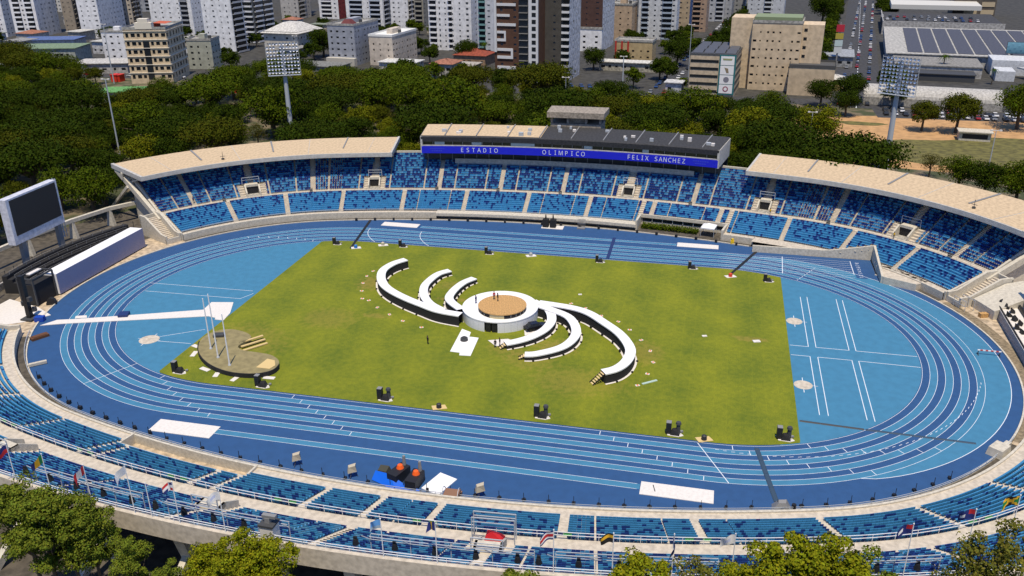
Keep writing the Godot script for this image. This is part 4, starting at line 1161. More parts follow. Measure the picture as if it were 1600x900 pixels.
func surface_net(m: MB, bones: Array, h: float) -> void:
	var lo := Vector3.ONE * 1e9; var hi := Vector3.ONE * -1e9
	for b in bones:
		for k in 2:
			var r: float = maxf(b[2], b[3]) + 2 * h
			var p: Vector3 = b[k]
			lo = lo.min(p - Vector3.ONE * r); hi = hi.max(p + Vector3.ONE * r)
	var n := Vector3i(((hi - lo) / h).ceil()) + Vector3i.ONE
	var f := PackedFloat32Array(); f.resize(n.x * n.y * n.z); f.fill(1.0)
	for b in bones:
		var a: Vector3 = b[0]; var c: Vector3 = b[1]; var rr: float = maxf(b[2], b[3]) + 2 * h
		var i0 := Vector3i(((a.min(c) - Vector3.ONE * rr - lo) / h).floor()).clamp(Vector3i.ZERO, n - Vector3i.ONE); var i1 := Vector3i(((a.max(c) + Vector3.ONE * rr - lo) / h).ceil()).clamp(Vector3i.ZERO, n - Vector3i.ONE)
		var ac := c - a; var l2 := maxf(ac.length_squared(), 1e-9)
		for z in range(i0.z, i1.z + 1):
			for y in range(i0.y, i1.y + 1):
				for x in range(i0.x, i1.x + 1):
					var p := lo + Vector3(x, y, z) * h
					var t := clampf((p - a).dot(ac) / l2, 0, 1)
					var d := p.distance_to(a + ac * t) - lerpf(b[2], b[3], t)
					var i := (z * n.y + y) * n.x + x
					var g := f[i]; var w := clampf(0.5 + 0.5 * (g - d) / 0.03, 0, 1)
					f[i] = lerpf(g, d, w) - 0.03 * w * (1 - w)
	var vid := {}
	var vs := PackedVector3Array()
	for z in n.z - 1:
		for y in n.y - 1:
			for x in n.x - 1:
				var sum := Vector3.ZERO; var k := 0
				for e in [[0, 0, 0, 1, 0, 0], [0, 0, 0, 0, 1, 0], [0, 0, 0, 0, 0, 1], [1, 0, 0, 1, 1, 0], [1, 0, 0, 1, 0, 1], [0, 1, 0, 1, 1, 0], [0, 1, 0, 0, 1, 1], [0, 0, 1, 1, 0, 1], [0, 0, 1, 0, 1, 1], [1, 1, 0, 1, 1, 1], [1, 0, 1, 1, 1, 1], [0, 1, 1, 1, 1, 1]]:
					var fa := f[((z + e[2]) * n.y + y + e[1]) * n.x + x + e[0]]; var fb := f[((z + e[5]) * n.y + y + e[4]) * n.x + x + e[3]]
					if (fa < 0) != (fb < 0):
						var t := fa / (fa - fb)
						sum += Vector3(x, y, z) + Vector3(e[0], e[1], e[2]).lerp(Vector3(e[3], e[4], e[5]), t); k += 1
				if k > 0:
					vid[(z * n.y + y) * n.x + x] = vs.size(); vs.append(lo + sum / k * h)
	for z in range(1, n.z - 1):
		for y in range(1, n.y - 1):
			for x in range(1, n.x - 1):
				var i := (z * n.y + y) * n.x + x
				var s := f[i] < 0
				for ax in 3:
					var st: int = [1, n.x, n.x * n.y][ax]
					if (f[i + st] < 0) == s: continue
					var s1: int = [n.x, n.x * n.y, 1][ax]; var s2: int = [n.x * n.y, 1, n.x][ax]
					if vid.has(i) and vid.has(i - s1) and vid.has(i - s2) and vid.has(i - s1 - s2):
						var dir: Vector3 = [Vector3.RIGHT, Vector3.UP, Vector3.BACK][ax] * (1.0 if s else -1.0)
						m.quadh(vs[vid[i]], vs[vid[i - s1]], vs[vid[i - s1 - s2]], vs[vid[i - s2]], dir)

# ---------------------------------------------------------------- things on the grass and round the track
func car(called: String, label: String, at: Vector3, turn: float, paint: Color, group: String) -> void:
	var key := "car_mesh_%d" % paint.to_rgba32()
	if not tex.has(key): tex[key] = car_mesh(paint)
	var o := MeshInstance3D.new()
	o.name = numbered(called); o.mesh = tex[key]; o.material_override = vmat("car_paint", 0.25)
	add_child(o); o.position = at; o.rotation.y = turn
	tag(o, label, "car", group)
func car_mesh(paint: Color) -> ArrayMesh:
	var m := MB.new()
	var glass := Color(0.02, 0.025, 0.03); var tyre := Color(0.015, 0.015, 0.015)
	m.col = paint
	var pr := [[-2.15, 0.35, 0.55], [-2.2, 0.5, 0.75], [-1.4, 0.28, 0.92], [1.0, 0.28, 0.95], [2.05, 0.4, 0.85], [2.15, 0.45, 0.6]]
	for i in pr.size() - 1:
		var a: Array = pr[i]; var b: Array = pr[i + 1]
		m.hexa([Vector3(-0.86, a[1], a[0]), Vector3(0.86, a[1], a[0]), Vector3(0.86, b[1], b[0]), Vector3(-0.86, b[1], b[0]), Vector3(-0.82, a[2], a[0]), Vector3(0.82, a[2], a[0]), Vector3(0.82, b[2], b[0]), Vector3(-0.82, b[2], b[0])])
	m.col = glass
	m.hexa([Vector3(-0.8, 0.92, -1.7), Vector3(0.8, 0.92, -1.7), Vector3(0.8, 0.94, 1.1), Vector3(-0.8, 0.94, 1.1), Vector3(-0.66, 1.4, -1.2), Vector3(0.66, 1.4, -1.2), Vector3(0.66, 1.42, 0.35), Vector3(-0.66, 1.42, 0.35)])
	m.col = paint
	m.box(Vector3(-0.68, 1.405, -1.22), Vector3(0.68, 1.47, 0.38))
	m.col = tyre
	for x in [-0.8, 0.8]:
		for z in [-1.35, 1.35]: m.cone(Vector3(x - 0.1, 0.32, z), Vector3(x + 0.1, 0.32, z), 0.32, 0.32, 10)
	return m.mesh()
func speaker_stack(label: String, at: Vector3, turn: float, two: bool) -> void:
	var t := thing("speaker_stack", label, "speakers", at, turn)
	t.scale = Vector3.ONE * (0.74 if at.z > 0 else 0.62)
	var m := MB.new(); m.prism(PackedVector2Array([Vector2(-1.5, -0.9), Vector2(0.6, -1.1), Vector2(1.7, -0.4), Vector2(2.3, 0.4), Vector2(1.3, 1.1), Vector2(-1.0, 0.9)]), 0, 0.1)
	put("ground_board", m, M("white_mat"), t)
	m = MB.new(); m.box(Vector3(-1.4, 0.1, -0.7), Vector3(-0.3, 2.7, 0.5)); put("cabinet", m, M("black"), t)
	m = MB.new(); m.box(Vector3(-1.38, 2.7, -0.68), Vector3(-0.32, 2.78, 0.48)); put("lid", m, M("mid_grey"), t)
	if two:
		m = MB.new(); m.cone(Vector3(1.1, 0.1, -0.4), Vector3(1.1, 2.3, -0.4), 0.5, 0.42, 10); m.cone(Vector3(1.1, 2.3, -0.4), Vector3(1.1, 2.75, -0.4), 0.62, 0.5, 10); put("moving_lamp", m, M("dark_grey"), t)
	m = MB.new()   # covered rack: uneven hood
	m.hexa([Vector3(-0.4, 0.1, -0.6), Vector3(1.3, 0.1, -0.8), Vector3(1.5, 0.1, 0.9), Vector3(-0.5, 0.1, 0.8), Vector3(-0.1, 1.15, -0.4), Vector3(0.9, 1.35, -0.5), Vector3(1.0, 0.95, 0.5), Vector3(0.0, 1.2, 0.5)])
	put("covered_rack", m, M("black_cloth"), t)
	m = MB.new(); m.beam(Vector3(1.4, 0.15, 0.3), Vector3(2.0, 1.3, 0.6), 0.07, 0.07); put("stand_arm", m, M("mid_grey"), t)
	m = MB.new(); m.cbox(Vector3(1.8, 0.1, -0.8), Vector3(0.6, 0.35, 0.5), 0.4); put("small_case", m, M("mid_grey"), t)
func strip_cover(label: String, a: Vector2, b: Vector2, w: float, material: Material) -> void:
	var t := thing("cable_ramp", label, "cable ramp", Vector3(a.x, 0.05, a.y), 0.0)
	var d := b - a; var n := maxi(2, int(d.length() / 3.0)); var s := d.normalized().orthogonal() * w / 2
	for i in n:
		var p := d * (i / float(n)); var q := d * ((i + 0.985) / n)
		var m := MB.new()
		m.hexa([Vector3(p.x - s.x, 0, p.y - s.y), Vector3(q.x - s.x, 0, q.y - s.y), Vector3(q.x + s.x, 0, q.y + s.y), Vector3(p.x + s.x, 0, p.y + s.y),
			Vector3(p.x - s.x * 0.6, 0.09, p.y - s.y * 0.6), Vector3(q.x - s.x * 0.6, 0.09, q.y - s.y * 0.6), Vector3(q.x + s.x * 0.6, 0.09, q.y + s.y * 0.6), Vector3(p.x + s.x * 0.6, 0.09, p.y + s.y * 0.6)])
		put("segment", m, material, t)
func field_things() -> void:
	var far_sp := [[-49.2, -33.1, "at the far corner by the light blue end zone"], [-32.6, -34.7, "on the far touchline behind the longest closed walkway"], [-10.8, -34.3, "on the far touchline behind the shortest walkway"], [15.7, -34.4, "on the far touchline at the striped cable ramp"], [36.8, -34.7, "on the far touchline opposite the hedge recess"], [53.2, -30.5, "at the far corner by the marked end zone"]]
	for a in far_sp: speaker_stack("black speaker stack " + a[2], Vector3(a[0], 0.085, a[1]), 0.1, false)
	var near_sp := [[-50.0, 34.2, "at the near corner beside the flagpole podium", false], [-33.0, 35.6, "on the near touchline at the podium's black rim", false], [-10.7, 35.3, "on the near touchline, a lamp beside it, left of the mat", true], [16.0, 35.1, "on the near touchline, a lamp beside it, below the pale steps", true], [37.0, 35.6, "on the near touchline, long rack beside it", true], [53.6, 33.4, "at the near corner by the marked end zone", true]]
	for a in near_sp: speaker_stack("black speaker stack " + a[2], Vector3(a[0], 0.085, a[1] - 0.6), 0.0, a[3])
	# flagpole podium: a C-shaped deck with black rim
	var t := thing("podium", "olive C-shaped podium deck with a black front rim on the grass", "podium")
	var c := PackedVector2Array([Vector2(-52.3, 21.2), Vector2(-51.7, 24.0), Vector2(-49.6, 27.4), Vector2(-46.4, 30.3), Vector2(-42.8, 32.2), Vector2(-39.2, 33.0), Vector2(-35.6, 32.6), Vector2(-33.4, 31.2), Vector2(-32.9, 29.2), Vector2(-33.8, 27.0), Vector2(-36.2, 25.4), Vector2(-39.2, 25.0), Vector2(-42.0, 24.8), Vector2(-43.8, 23.6), Vector2(-43.6, 21.4), Vector2(-43.4, 19.4), Vector2(-45.6, 17.8), Vector2(-49.0, 17.2), Vector2(-51.4, 18.6)])
	var cs := PackedVector2Array()
	for i in c.size():
		for k in 4: cs.append(c[i].cubic_interpolate(c[(i + 1) % c.size()], c[(i - 1 + c.size()) % c.size()], c[(i + 2) % c.size()], k / 4.0))
	c = cs
	var m := MB.new(); m.prism(c, 0.085, 0.85)
	put("deck", m, mat("podium_mat", Color(0.27, 0.225, 0.105), 0.9, "soft", 0.06), t)
	m = MB.new()
	for i in range(3, 33):
		var a := c[i]; var b := c[i + 1]
		var n := Vector2(b.y - a.y, a.x - b.x).normalized() * -0.16
		m.hexa([Vector3(a.x, 0.1, a.y), Vector3(b.x, 0.1, b.y), Vector3(b.x + n.x, 0.1, b.y + n.y), Vector3(a.x + n.x, 0.1, a.y + n.y), Vector3(a.x, 0.95, a.y), Vector3(b.x, 0.95, b.y), Vector3(b.x + n.x, 0.95, b.y + n.y), Vector3(a.x + n.x, 0.95, a.y + n.y)])
	put("black_rim", m, M("black_cloth"), t)
	m = MB.new()
	for i in [4, 7, 13, 16, 20, 27]:
		var a := c[i] + (c[i] - Vector2(-43, 25)).normalized() * 0.9
		m.cbox(Vector3(a.x, 0.086, a.y), Vector3(1.6 + 0.5 * (i % 2), 0.06, 0.9), i * 0.7)
	put("ground_boards", m, M("white_mat"), t)
	m = MB.new(); m.prism(PackedVector2Array([Vector2(-36.0, 27.0), Vector2(-34.4, 27.3), Vector2(-33.4, 29.0), Vector2(-33.8, 30.4), Vector2(-36.4, 30.4)]), 0.85, 0.91)
	put("tan_panel", m, mat("tan_board", Color(0.62, 0.46, 0.20), 0.7), t)
	for i in 3:
		m = MB.new(); m.box(Vector3(-0.25, 0.0, -2.4), Vector3(0.25, 0.2, 2.4), Transform3D(Basis(Vector3.UP, -0.65), Vector3(-43.0 + i * 0.9, 0.65 - i * 0.25, 20.2 + i * 0.9)))
		put("stair_tread", m, mat("tan_board", Color(0.62, 0.46, 0.20), 0.7), t)
	m = MB.new(); m.box(Vector3(-1.0, 0.85, -0.7), Vector3(1.0, 1.3, 0.7), Transform3D(Basis(Vector3.UP, 0.3), Vector3(-49.6, 0, 20.4))); put("hatch", m, M("dark_grey"), t)
	var ph := [[-48.3, 25.5, 10.2], [-45.1, 28.4, 12.6], [-41.5, 30.6, 10.1]]
	var pl := ["bare white flagpole on the podium, end one away from the black rim's middle", "tallest bare white flagpole on the podium", "bare white flagpole on the podium, end one near the tan panel"]
	for i in 3:
		var q: Array = ph[i]
		var f := thing("flagpole", pl[i], "flagpole", Vector3(q[0], 0.85, q[1]), 0.0)
		m = MB.new(); m.cone(Vector3(0, 0, 0), Vector3(0, q[2], 0), 0.14, 0.09, 10); put("pole", m, M("white"), f)
		m = MB.new(); m.cone(Vector3(0, 0, 0), Vector3(0, 0.25, 0), 0.3, 0.2, 10); put("base", m, M("galvanised"), f)
	# white walkway across the left bend
	m = MB.new()
	m.prism(PackedVector2Array([Vector2(-88.2, 22.4), Vector2(-86.6, 19.4), Vector2(-83.2, 18.3), Vector2(-60.2, 8.8), Vector2(-60.6, 5.0), Vector2(-56.0, 4.1), Vector2(-53.9, 9.1), Vector2(-53.4, 12.5), Vector2(-55.4, 12.5), Vector2(-55.6, 11.8), Vector2(-57.5, 11.4), Vector2(-84.0, 20.6)]), 0.05, 0.16)
	var w := one("floor_walkway", m, M("white_mat"), "long white floor walkway laid across the left bend of the track", "walkway")
	m = MB.new(); m.prism(PackedVector2Array([Vector2(-84.2, 17.0), Vector2(-82.2, 16.2), Vector2(-81.4, 17.2), Vector2(-83.6, 18.0)]), 0.05, 0.14); put("side_panel", m, M("white_mat"), w)
	m = MB.new(); m.cbox(Vector3.ZERO, Vector3(1.9, 0.5, 2.0), 0.35)
	one("blue_box", m, mat("box_navy", Color(0.012, 0.03, 0.13), 0.6), "small navy box standing on the white walkway", "box", Vector3(-74.6, 0.16, 14.7))
	# cable ramps
	strip_cover("black cable ramp from the main stand to the far corner speakers", Vector2(-47.9, -52.2), Vector2(-44.6, -31.0), 0.75, M("black"))
	strip_cover("black cable ramp running to the red hatch at the far touchline", Vector2(51.5, -49.6), Vector2(44.8, -31.6), 0.75, M("black"))
	strip_cover("navy cable ramp across the middle of the far straight", Vector2(17.1, -51.4), Vector2(17.3, -37.0), 0.8, mat("ramp_navy", Color(0.012, 0.03, 0.12), 0.7))
	strip_cover("dark cable ramp running round the near end of the marked end zone", Vector2(56.4, 26.9), Vector2(66.0, 27.4), 0.5, M("dark_grey"))
	strip_cover("grey cable ramp crossing the lanes of the right bend", Vector2(66.2, 27.4), Vector2(81.9, 27.9), 0.5, mat("ramp_slate", Color(0.03, 0.06, 0.1), 0.7))
	strip_cover("slate cable ramp crossing the near straight", Vector2(49.6, 36.3), Vector2(52.0, 49.1), 0.75, mat("ramp_slate", Color(0.03, 0.06, 0.1), 0.7))
	# hatches, boards
	var hb := [[-43.4, -31.5, "with a blue tank at the end of a black cable ramp", Color(0.02, 0.16, 0.5)], [45.3, -31.5, "with a red tank at the end of a black cable ramp", Color(0.6, 0.05, 0.02)], [-37.6, -34.6, "bare and pale behind the closed walkways", Color(0.5, 0.45, 0.35)], [-0.6, -34.9, "bare and pale behind the round stage", Color(0.4, 0.4, 0.4)], [-0.8, 35.4, "tan with a dark lid near the white mat", Color(0.03, 0.03, 0.03)], [41.8, 35.7, "pale with a dark lid beside the long rack", Color(0.03, 0.03, 0.03)]]
	for a in hb:
		var o := thing("ground_hatch", "ground hatch " + a[2], "hatch", Vector3(a[0], 0.085, a[1]), 0.2)
		m = MB.new(); m.prism(PackedVector2Array([Vector2(-1.3, -0.5), Vector2(0.9, -0.9), Vector2(1.4, 0.3), Vector2(-0.9, 0.8)]), 0, 0.1); put("board", m, M("white_mat") if a[1] < 0 else mat("tan_board", Color(0.62, 0.46, 0.20), 0.7), o)
		m = MB.new(); m.col = a[3]; m.cone(Vector3(0, 0.1, 0), Vector3(0, 0.75, 0), 0.45, 0.4, 12); m.cone(Vector3(0, 0.75, 0), Vector3(0, 0.9, 0), 0.4, 0.15, 12); put("tank", m, M("painted"), o)
	# orange ground markers beside the arms
	var mk := [[-30.2, -3.4], [-28.5, -2.8], [-25.4, 0.2], [-21.7, 2.9], [-18.0, 5.2], [-13.4, 7.2], [16.6, -8.4], [20.3, -5.4], [23.9, -3.4], [26.5, -0.2], [29.1, 3.8], [31.2, 7.9], [32.1, 12.2], [31.5, 16.7], [30.2, 21.1], [-33.7, -18.4], [-34.0, -15.3], [-33.3, -11.3], [-31.9, -7.2], [13.3, -10.0]]
	for i in mk.size():
		var o := thing("ground_marker", "orange-topped white ground plate in the line outside the %s" % ("stepped walkways" if mk[i][0] > 0 else "closed walkways"), "marker", Vector3(mk[i][0], 0.085, mk[i][1]), i * 0.7, "orange ground markers outside the %s" % ("stepped walkways" if mk[i][0] > 0 else "closed walkways"))
		o.scale = Vector3.ONE * 0.7
		m = MB.new(); m.prism(PackedVector2Array([Vector2(-0.55, -0.35), Vector2(0.5, -0.45), Vector2(0.6, 0.35), Vector2(-0.45, 0.4)]), 0, 0.05); put("plate", m, M("white_mat"), o)
		m = MB.new(); m.cone(Vector3(0, 0.05, 0), Vector3(0, 0.2, 0), 0.3, 0.16, 10); put("dome", m, mat("marker_orange", Color(0.75, 0.20, 0.06), 0.6), o)
	for a in [[50.3, -0.2, "white scrap board lying on bare turf near the marked end zone", 0.9], [40.7, -0.4, "tiny pale scrap lying on the open turf", 0.6], [14.4, -14.9, "tiny white scrap behind the stepped walkways", 0.5]]:
		m = MB.new(); m.cbox(Vector3.ZERO, Vector3(a[3] * 1.5, 0.12, a[3]), 0.3); m.cbox(Vector3(0.2, 0.12, 0), Vector3(a[3] * 0.6, 0.05, a[3] * 0.5), 0.9)
		one("scrap_board", m, M("white_mat"), a[2], "board", Vector3(a[0], 0.085, a[1]))
	m = MB.new(); m.box(Vector3(-0.22, 0, -1.5), Vector3(0.22, 0.1, 1.5)); m.box(Vector3(-0.1, 0.1, -1.3), Vector3(0.1, 0.16, 1.3))
	one("pale_plank", m, mat("plank_mint", Color(0.45, 0.58, 0.52), 0.6), "pale mint plank lying outside the longest stepped walkway", "plank", Vector3(32.1, 0.085, 19.6), -0.9)

# ---------------------------------------------------------------- things along the kerb, flags
func flag(label: String, u: float, cols: Array, style: int, wave: float, rise := 5.6) -> void:
	var base := ov(u, 26.62, 11.9)
	var t := thing("flag", label, "flag", base, 0.0)
	var m := MB.new(); m.cone(Vector3.ZERO, Vector3(0, rise, 0), 0.06, 0.045, 8); m.cone(Vector3(0, rise, 0), Vector3(0, rise + 0.12, 0), 0.08, 0.03, 8)
	put("pole", m, M("white"), t)
	if style < 0: return
	m = MB.new()
	var nx := 10; var ny := 6; var w := 1.65; var h := 1.1
	var dirv := Vector3(cos(wave), 0, sin(wave))
	var pt := func(i: int, j: int) -> Vector3:
		var s := i / float(nx); var v := j / float(ny)
		return Vector3(0, rise - 0.1 - h * v - s * s * 0.9, 0) + dirv * (0.05 + w * s * 0.8) + Vector3(-dirv.z, 0, dirv.x) * (0.28 * sin(s * 6.5 + v * 1.4 + u) * s)
	for i in nx:
		for j in ny:
			var s := (i + 0.5) / nx; var v := (j + 0.5) / ny
			var k := 0
			if style == 0: k = clampi(int(v * cols.size()), 0, cols.size() - 1)           # bands
			elif style == 1: k = clampi(int(s * cols.size()), 0, cols.size() - 1)          # uprights
			elif style == 2: k = 1 if absf(s - 0.5) < 0.12 or absf(v - 0.5) < 0.16 else (0 if (s < 0.5) == (v < 0.5) else 2)   # cross
			elif style == 3: k = 1 if absf(s - v) < 0.14 or absf(s + v - 1.0) < 0.14 else (0 if absf(s - 0.5) > absf(v - 0.5) else 2)   # saltire
			elif style == 4: k = 1 if s < 0.45 and v < 0.5 else (2 if Vector2(s - 0.72, v - 0.5).length() < 0.16 else 0)   # canton and badge
			elif style == 5: k = 1 if Vector2(s - 0.5, (v - 0.5) * 0.7).length() < 0.18 else 0                              # badge
			m.col = cols[k]
			m.quad(pt.call(i, j), pt.call(i + 1, j), pt.call(i + 1, j + 1), pt.call(i, j + 1))
	put("cloth", m, M("cloth"), t)
func edge_things() -> void:
	var navy := Color(0.012, 0.025, 0.16); var red := Color(0.5, 0.02, 0.03); var wht := Color(0.75, 0.75, 0.75); var blk := Color(0.012, 0.012, 0.014); var gold := Color(0.75, 0.42, 0.02); var sky := Color(0.12, 0.33, 0.68); var grn := Color(0.01, 0.2, 0.05)
	flag("navy and red flag hanging limp on the rim pole", -213.2, [navy, red], 0, 2.0, 5.2)
	flag("green and gold flag hanging limp on the rim pole", -218.3, [grn, gold, navy], 1, 1.9, 5.2)
	flag("red and white upright-banded flag on the rim pole", -223.9, [red, wht, red], 1, 1.8, 5.2)
	flag("tall plain white flag on the rim pole", -229.4, [wht], 0, 2.0, 6.6)
	flag("bare white pole on the rim with no flag", -231.5, [], -1, 0.0, 4.6)
	flag("quartered navy and red flag with a white cross", -234.8, [navy, wht, red], 2, 3.3, 5.6)
	flag("white flag with a pale badge beside the vomitory pit", -240.0, [wht, Color(0.5, 0.55, 0.75)], 5, 2.7, 5.6)
	flag("sky blue flag on the rim pole", 240.1, [sky, sky, Color(0.3, 0.4, 0.5)], 0, 3.2, 5.0)
	flag("blue and gold upright-banded flag on the rim pole", 234.9, [navy, gold, navy], 1, 3.7, 5.4)
	flag("flag with blue, white and red bands across", 224.1, [navy, wht, red, red, wht, navy], 0, 3.0, 5.6)
	flag("black flag with a thin gold slash", 218.8, [blk, gold, blk, blk], 0, 3.4, 5.6)
	flag("narrow navy flag wrapped round its pole", 213.5, [navy, wht, navy, navy], 1, 1.6, 5.8)
	flag("white flag with a faint blue badge above the bright tree tops", 208.2, [wht, Color(0.55, 0.6, 0.8)], 5, 3.1, 6.0)
	flag("navy ensign with a red canton drooping low on its pole", 192.8, [navy, red, wht], 4, 3.2, 7.0)
	flag("navy ensign with a white badge flying high", 188.3, [navy, red, wht], 4, 3.4, 8.4)
	flag("green, gold and black saltire flag", 185.4, [grn, gold, blk], 3, 3.2, 9.6)
	# lighting rail over the last rows of the near stand
	var runs := [[-246.0, -232.0, "beside the white camera post"], [-229.0, -214.0, "behind the quartered navy and red flag"], [242.0, 226.0, "behind the blue and gold flag"], [224.0, 209.0, "by the black and gold flag"], [204.0, 189.0, "under the two navy ensigns"]]
	for r in runs:
		var t := thing("lamp_rail", "pipe rail with black lamps over the back rows " + r[2], "lamp rail")
		var m := MB.new()
		for a in [[24.4, 12.9], [24.9, 12.9], [24.6, 12.3]]: sweep(m, minf(r[0], r[1]), maxf(r[0], r[1]), [Vector2(a[0], a[1]), Vector2(a[0] + 0.08, a[1]), Vector2(a[0] + 0.08, a[1] + 0.08), Vector2(a[0], a[1] + 0.08), Vector2(a[0], a[1])], 2.0)
		put("pipe", m, M("galvanised"), t)
		for u in steps(r[0], r[1], 4.5):
			m = MB.new(); m.beam(ov(u, 24.6, 10.2), ov(u, 24.6, 12.9), 0.09, 0.09); m.beam(ov(u, 24.6, 12.3), ov(u + 0.8, 24.9, 12.9), 0.06, 0.06); put("post", m, M("galvanised"), t)
			m = MB.new(); var q := ov(u + 1.6, 24.6, 11.4); m.cone(q, q + Vector3(0, 0.7, 0), 0.38, 0.24, 8); m.box(Vector3(-0.2, 0.7, -0.1), Vector3(0.2, 1.0, 0.1), Transform3D(Basis.IDENTITY, q)); put("lamp", m, M("black"), t)
	# white camera post at the rim
	var cp := thing("camera_post", "white camera post with a grey cap on the stand's rim", "camera post", ov(-244.6, 26.0, 11.3), turn_in(-244.6))
	var m := MB.new(); m.box(Vector3(-0.8, 0, -0.7), Vector3(0.8, 2.3, 0.7)); put("post", m, M("white_mat"), cp)
	m = MB.new(); m.box(Vector3(-0.9, 2.3, -0.8), Vector3(0.9, 2.55, 0.8)); put("cap", m, M("dark_grey"), cp)
	m = MB.new(); m.box(Vector3(-0.3, 2.55, -0.3), Vector3(0.3, 3.2, 0.3)); m.box(Vector3(-1.0, 3.2, -0.25), Vector3(0.6, 3.55, 0.25)); put("camera", m, M("mid_grey"), cp)
	# red covered bundle and gantry frame on the concourse
	var gf := thing("tube_frame", "tube frame over the vomitory with a red bundle below", "frame", ov(231.7, 13.2, 4.43), turn_in(231.7))
	m = MB.new()
	for x in [-2.6, 2.6]:
		for z in [-0.6, 0.6]: m.beam(Vector3(x, 0, z), Vector3(x, 3.6, z), 0.12, 0.12)
	for z in [-0.6, 0.6]: m.beam(Vector3(-2.6, 3.6, z), Vector3(2.6, 3.6, z), 0.12, 0.12); m.beam(Vector3(-2.6, 3.0, z), Vector3(2.6, 3.0, z), 0.1, 0.1)
	put("tubes", m, M("galvanised"), gf)
	m = MB.new(); m.hexa([Vector3(-1.2, 0, -0.7), Vector3(1.2, 0, -0.7), Vector3(1.2, 0, 0.7), Vector3(-1.2, 0, 0.7), Vector3(-0.7, 0.9, -0.3), Vector3(0.4, 1.3, -0.3), Vector3(0.9, 1.0, 0.3), Vector3(-0.5, 0.7, 0.3)])
	one("red_bundle", m, mat("bundle_red", Color(0.55, 0.01, 0.02), 0.7), "red and white covered bundle lying on the concourse", "bundle", ov(231.7, 12.9, 4.44), turn_in(231.7))
	# white tent and hedge in the recess of the far stand
	var tent := thing("white_tent", "small white canopy tent in the recess before the bench windows", "tent", ov(39.2, 4.2, 0.02), turn_in(39.2))
	m = MB.new()
	for k in 4:
		var a: Vector3 = [Vector3(-1.7, 2.4, -1.7), Vector3(1.7, 2.4, -1.7), Vector3(1.7, 2.4, 1.7), Vector3(-1.7, 2.4, 1.7)][k]; var b: Vector3 = [Vector3(1.7, 2.4, -1.7), Vector3(1.7, 2.4, 1.7), Vector3(-1.7, 2.4, 1.7), Vector3(-1.7, 2.4, -1.7)][k]
		m.tri(a, b, Vector3(0, 3.2, 0)); m.quad(a, b, b - Vector3(0, 0.3, 0), a - Vector3(0, 0.3, 0))
	put("canopy", m, M("white"), tent)
	for a in [[-1.6, -1.6], [1.6, -1.6], [1.6, 1.6], [-1.6, 1.6]]:
		m = MB.new(); m.beam(Vector3(a[0], 0, a[1]), Vector3(a[0], 2.4, a[1]), 0.08, 0.08); put("leg", m, M("galvanised"), tent)
	var lv := MB.new(); var r2 := RandomNumberGenerator.new(); r2.seed = 6
	for i in 2600:
		var q := ov(r2.randf_range(22.5, 36.5), r2.randf_range(3.2, 6.2), r2.randf_range(0.05, 1.0))
		leaf(lv, q, r2.randf_range(0.14, 0.26), r2)
	one("hedge", lv, leafmat("leaf_mid"), "low clipped hedge in the recess before the bench windows", "hedge")
	m = MB.new(); m.cbox(Vector3(0, 0, 0), Vector3(0.8, 0.8, 0.7)); m.cbox(Vector3(0, 0.8, 0), Vector3(0.5, 0.5, 0.5), 0.4)
	one("yellow_bin", m, mat("bin_yellow", Color(0.75, 0.5, 0.01), 0.5), "yellow bin at the end of the recess by the track", "bin", Vector3(45.6, 0.05, -53.0))
	# black camera hides on a white pad before the far stand
	var hide := thing("camera_hide", "two black camera hides on a white pad before the main stand", "camera hide", Vector3(0.0, 0.05, -56.0))
	m = MB.new(); m.box(Vector3(-2.2, 0, -1.3), Vector3(3.4, 0.12, 1.3)); put("pad", m, M("white_mat"), hide)
	for x in [-1.2, 0.7]:
		m = MB.new(); m.box(Vector3(x - 0.75, 0.12, -0.7), Vector3(x + 0.75, 2.2, 0.7)); m.cone(Vector3(x, 2.2, 0), Vector3(x, 3.4, 0), 0.25, 0.12, 8); put("hide", m, M("black_cloth"), hide)
	m = MB.new(); for i in 7: m.beam(Vector3(-0.9 + i * 0.3, 0, 0), Vector3(-0.9 + i * 0.3, 2.4, 0), 0.07, 0.07)
	for y in [0.1, 1.2, 2.3]: m.beam(Vector3(-1.0, y, 0), Vector3(1.0, y, 0), 0.09, 0.09)
	m.box(Vector3(-1.0, 0, 0.2), Vector3(1.0, 0.3, 1.2))
	one("steel_gate", m, M("mid_grey"), "brown steel gate with steps at the foot of an aisle", "gate", Vector3(7.9, 0.05, -57.2))
	# equipment island by the near wall: black flight cases with orange lamps, blue tarpaulin, white board
	var eq := thing("flight_cases", "black flight cases with orange lamps beside the near wall", "flight cases", Vector3(2.0, 0.05, 56.2))
	for a in [[-2.4, -0.9, -0.15], [0.3, 0.0, 0.1]]:
		m = MB.new(); m.box(Vector3(-0.85, 0, -1.6), Vector3(0.85, 1.7, 1.6), Transform3D(Basis(Vector3.UP, a[2] - 0.2), Vector3(a[0], 0, a[1]))); put("case", m, M("black"), eq)
		m = MB.new(); m.cone(Vector3(a[0] + 0.1, 1.7, a[1] - 0.4), Vector3(a[0] + 0.1, 2.2, a[1] - 0.4), 0.55, 0.35, 12); put("orange_lamp", m, mat("lamp_orange", Color(0.85, 0.12, 0.01), 0.5), eq)
		m = MB.new(); m.cone(Vector3(a[0] + 0.4, 1.7, a[1] - 1.3), Vector3(a[0] + 0.4, 3.2, a[1] - 1.3), 0.3, 0.2, 10); put("stand", m, M("mid_grey"), eq)
	m = MB.new()
	var tp := [Vector3(-6.0, 0.9, -0.6), Vector3(-3.4, 1.2, 0.2), Vector3(-1.2, 0.7, 1.2), Vector3(1.6, 0.5, 1.9), Vector3(1.2, 0.1, 2.7), Vector3(-1.8, 0.1, 2.5), Vector3(-4.2, 0.1, 1.4), Vector3(-6.2, 0.1, 0.6)]
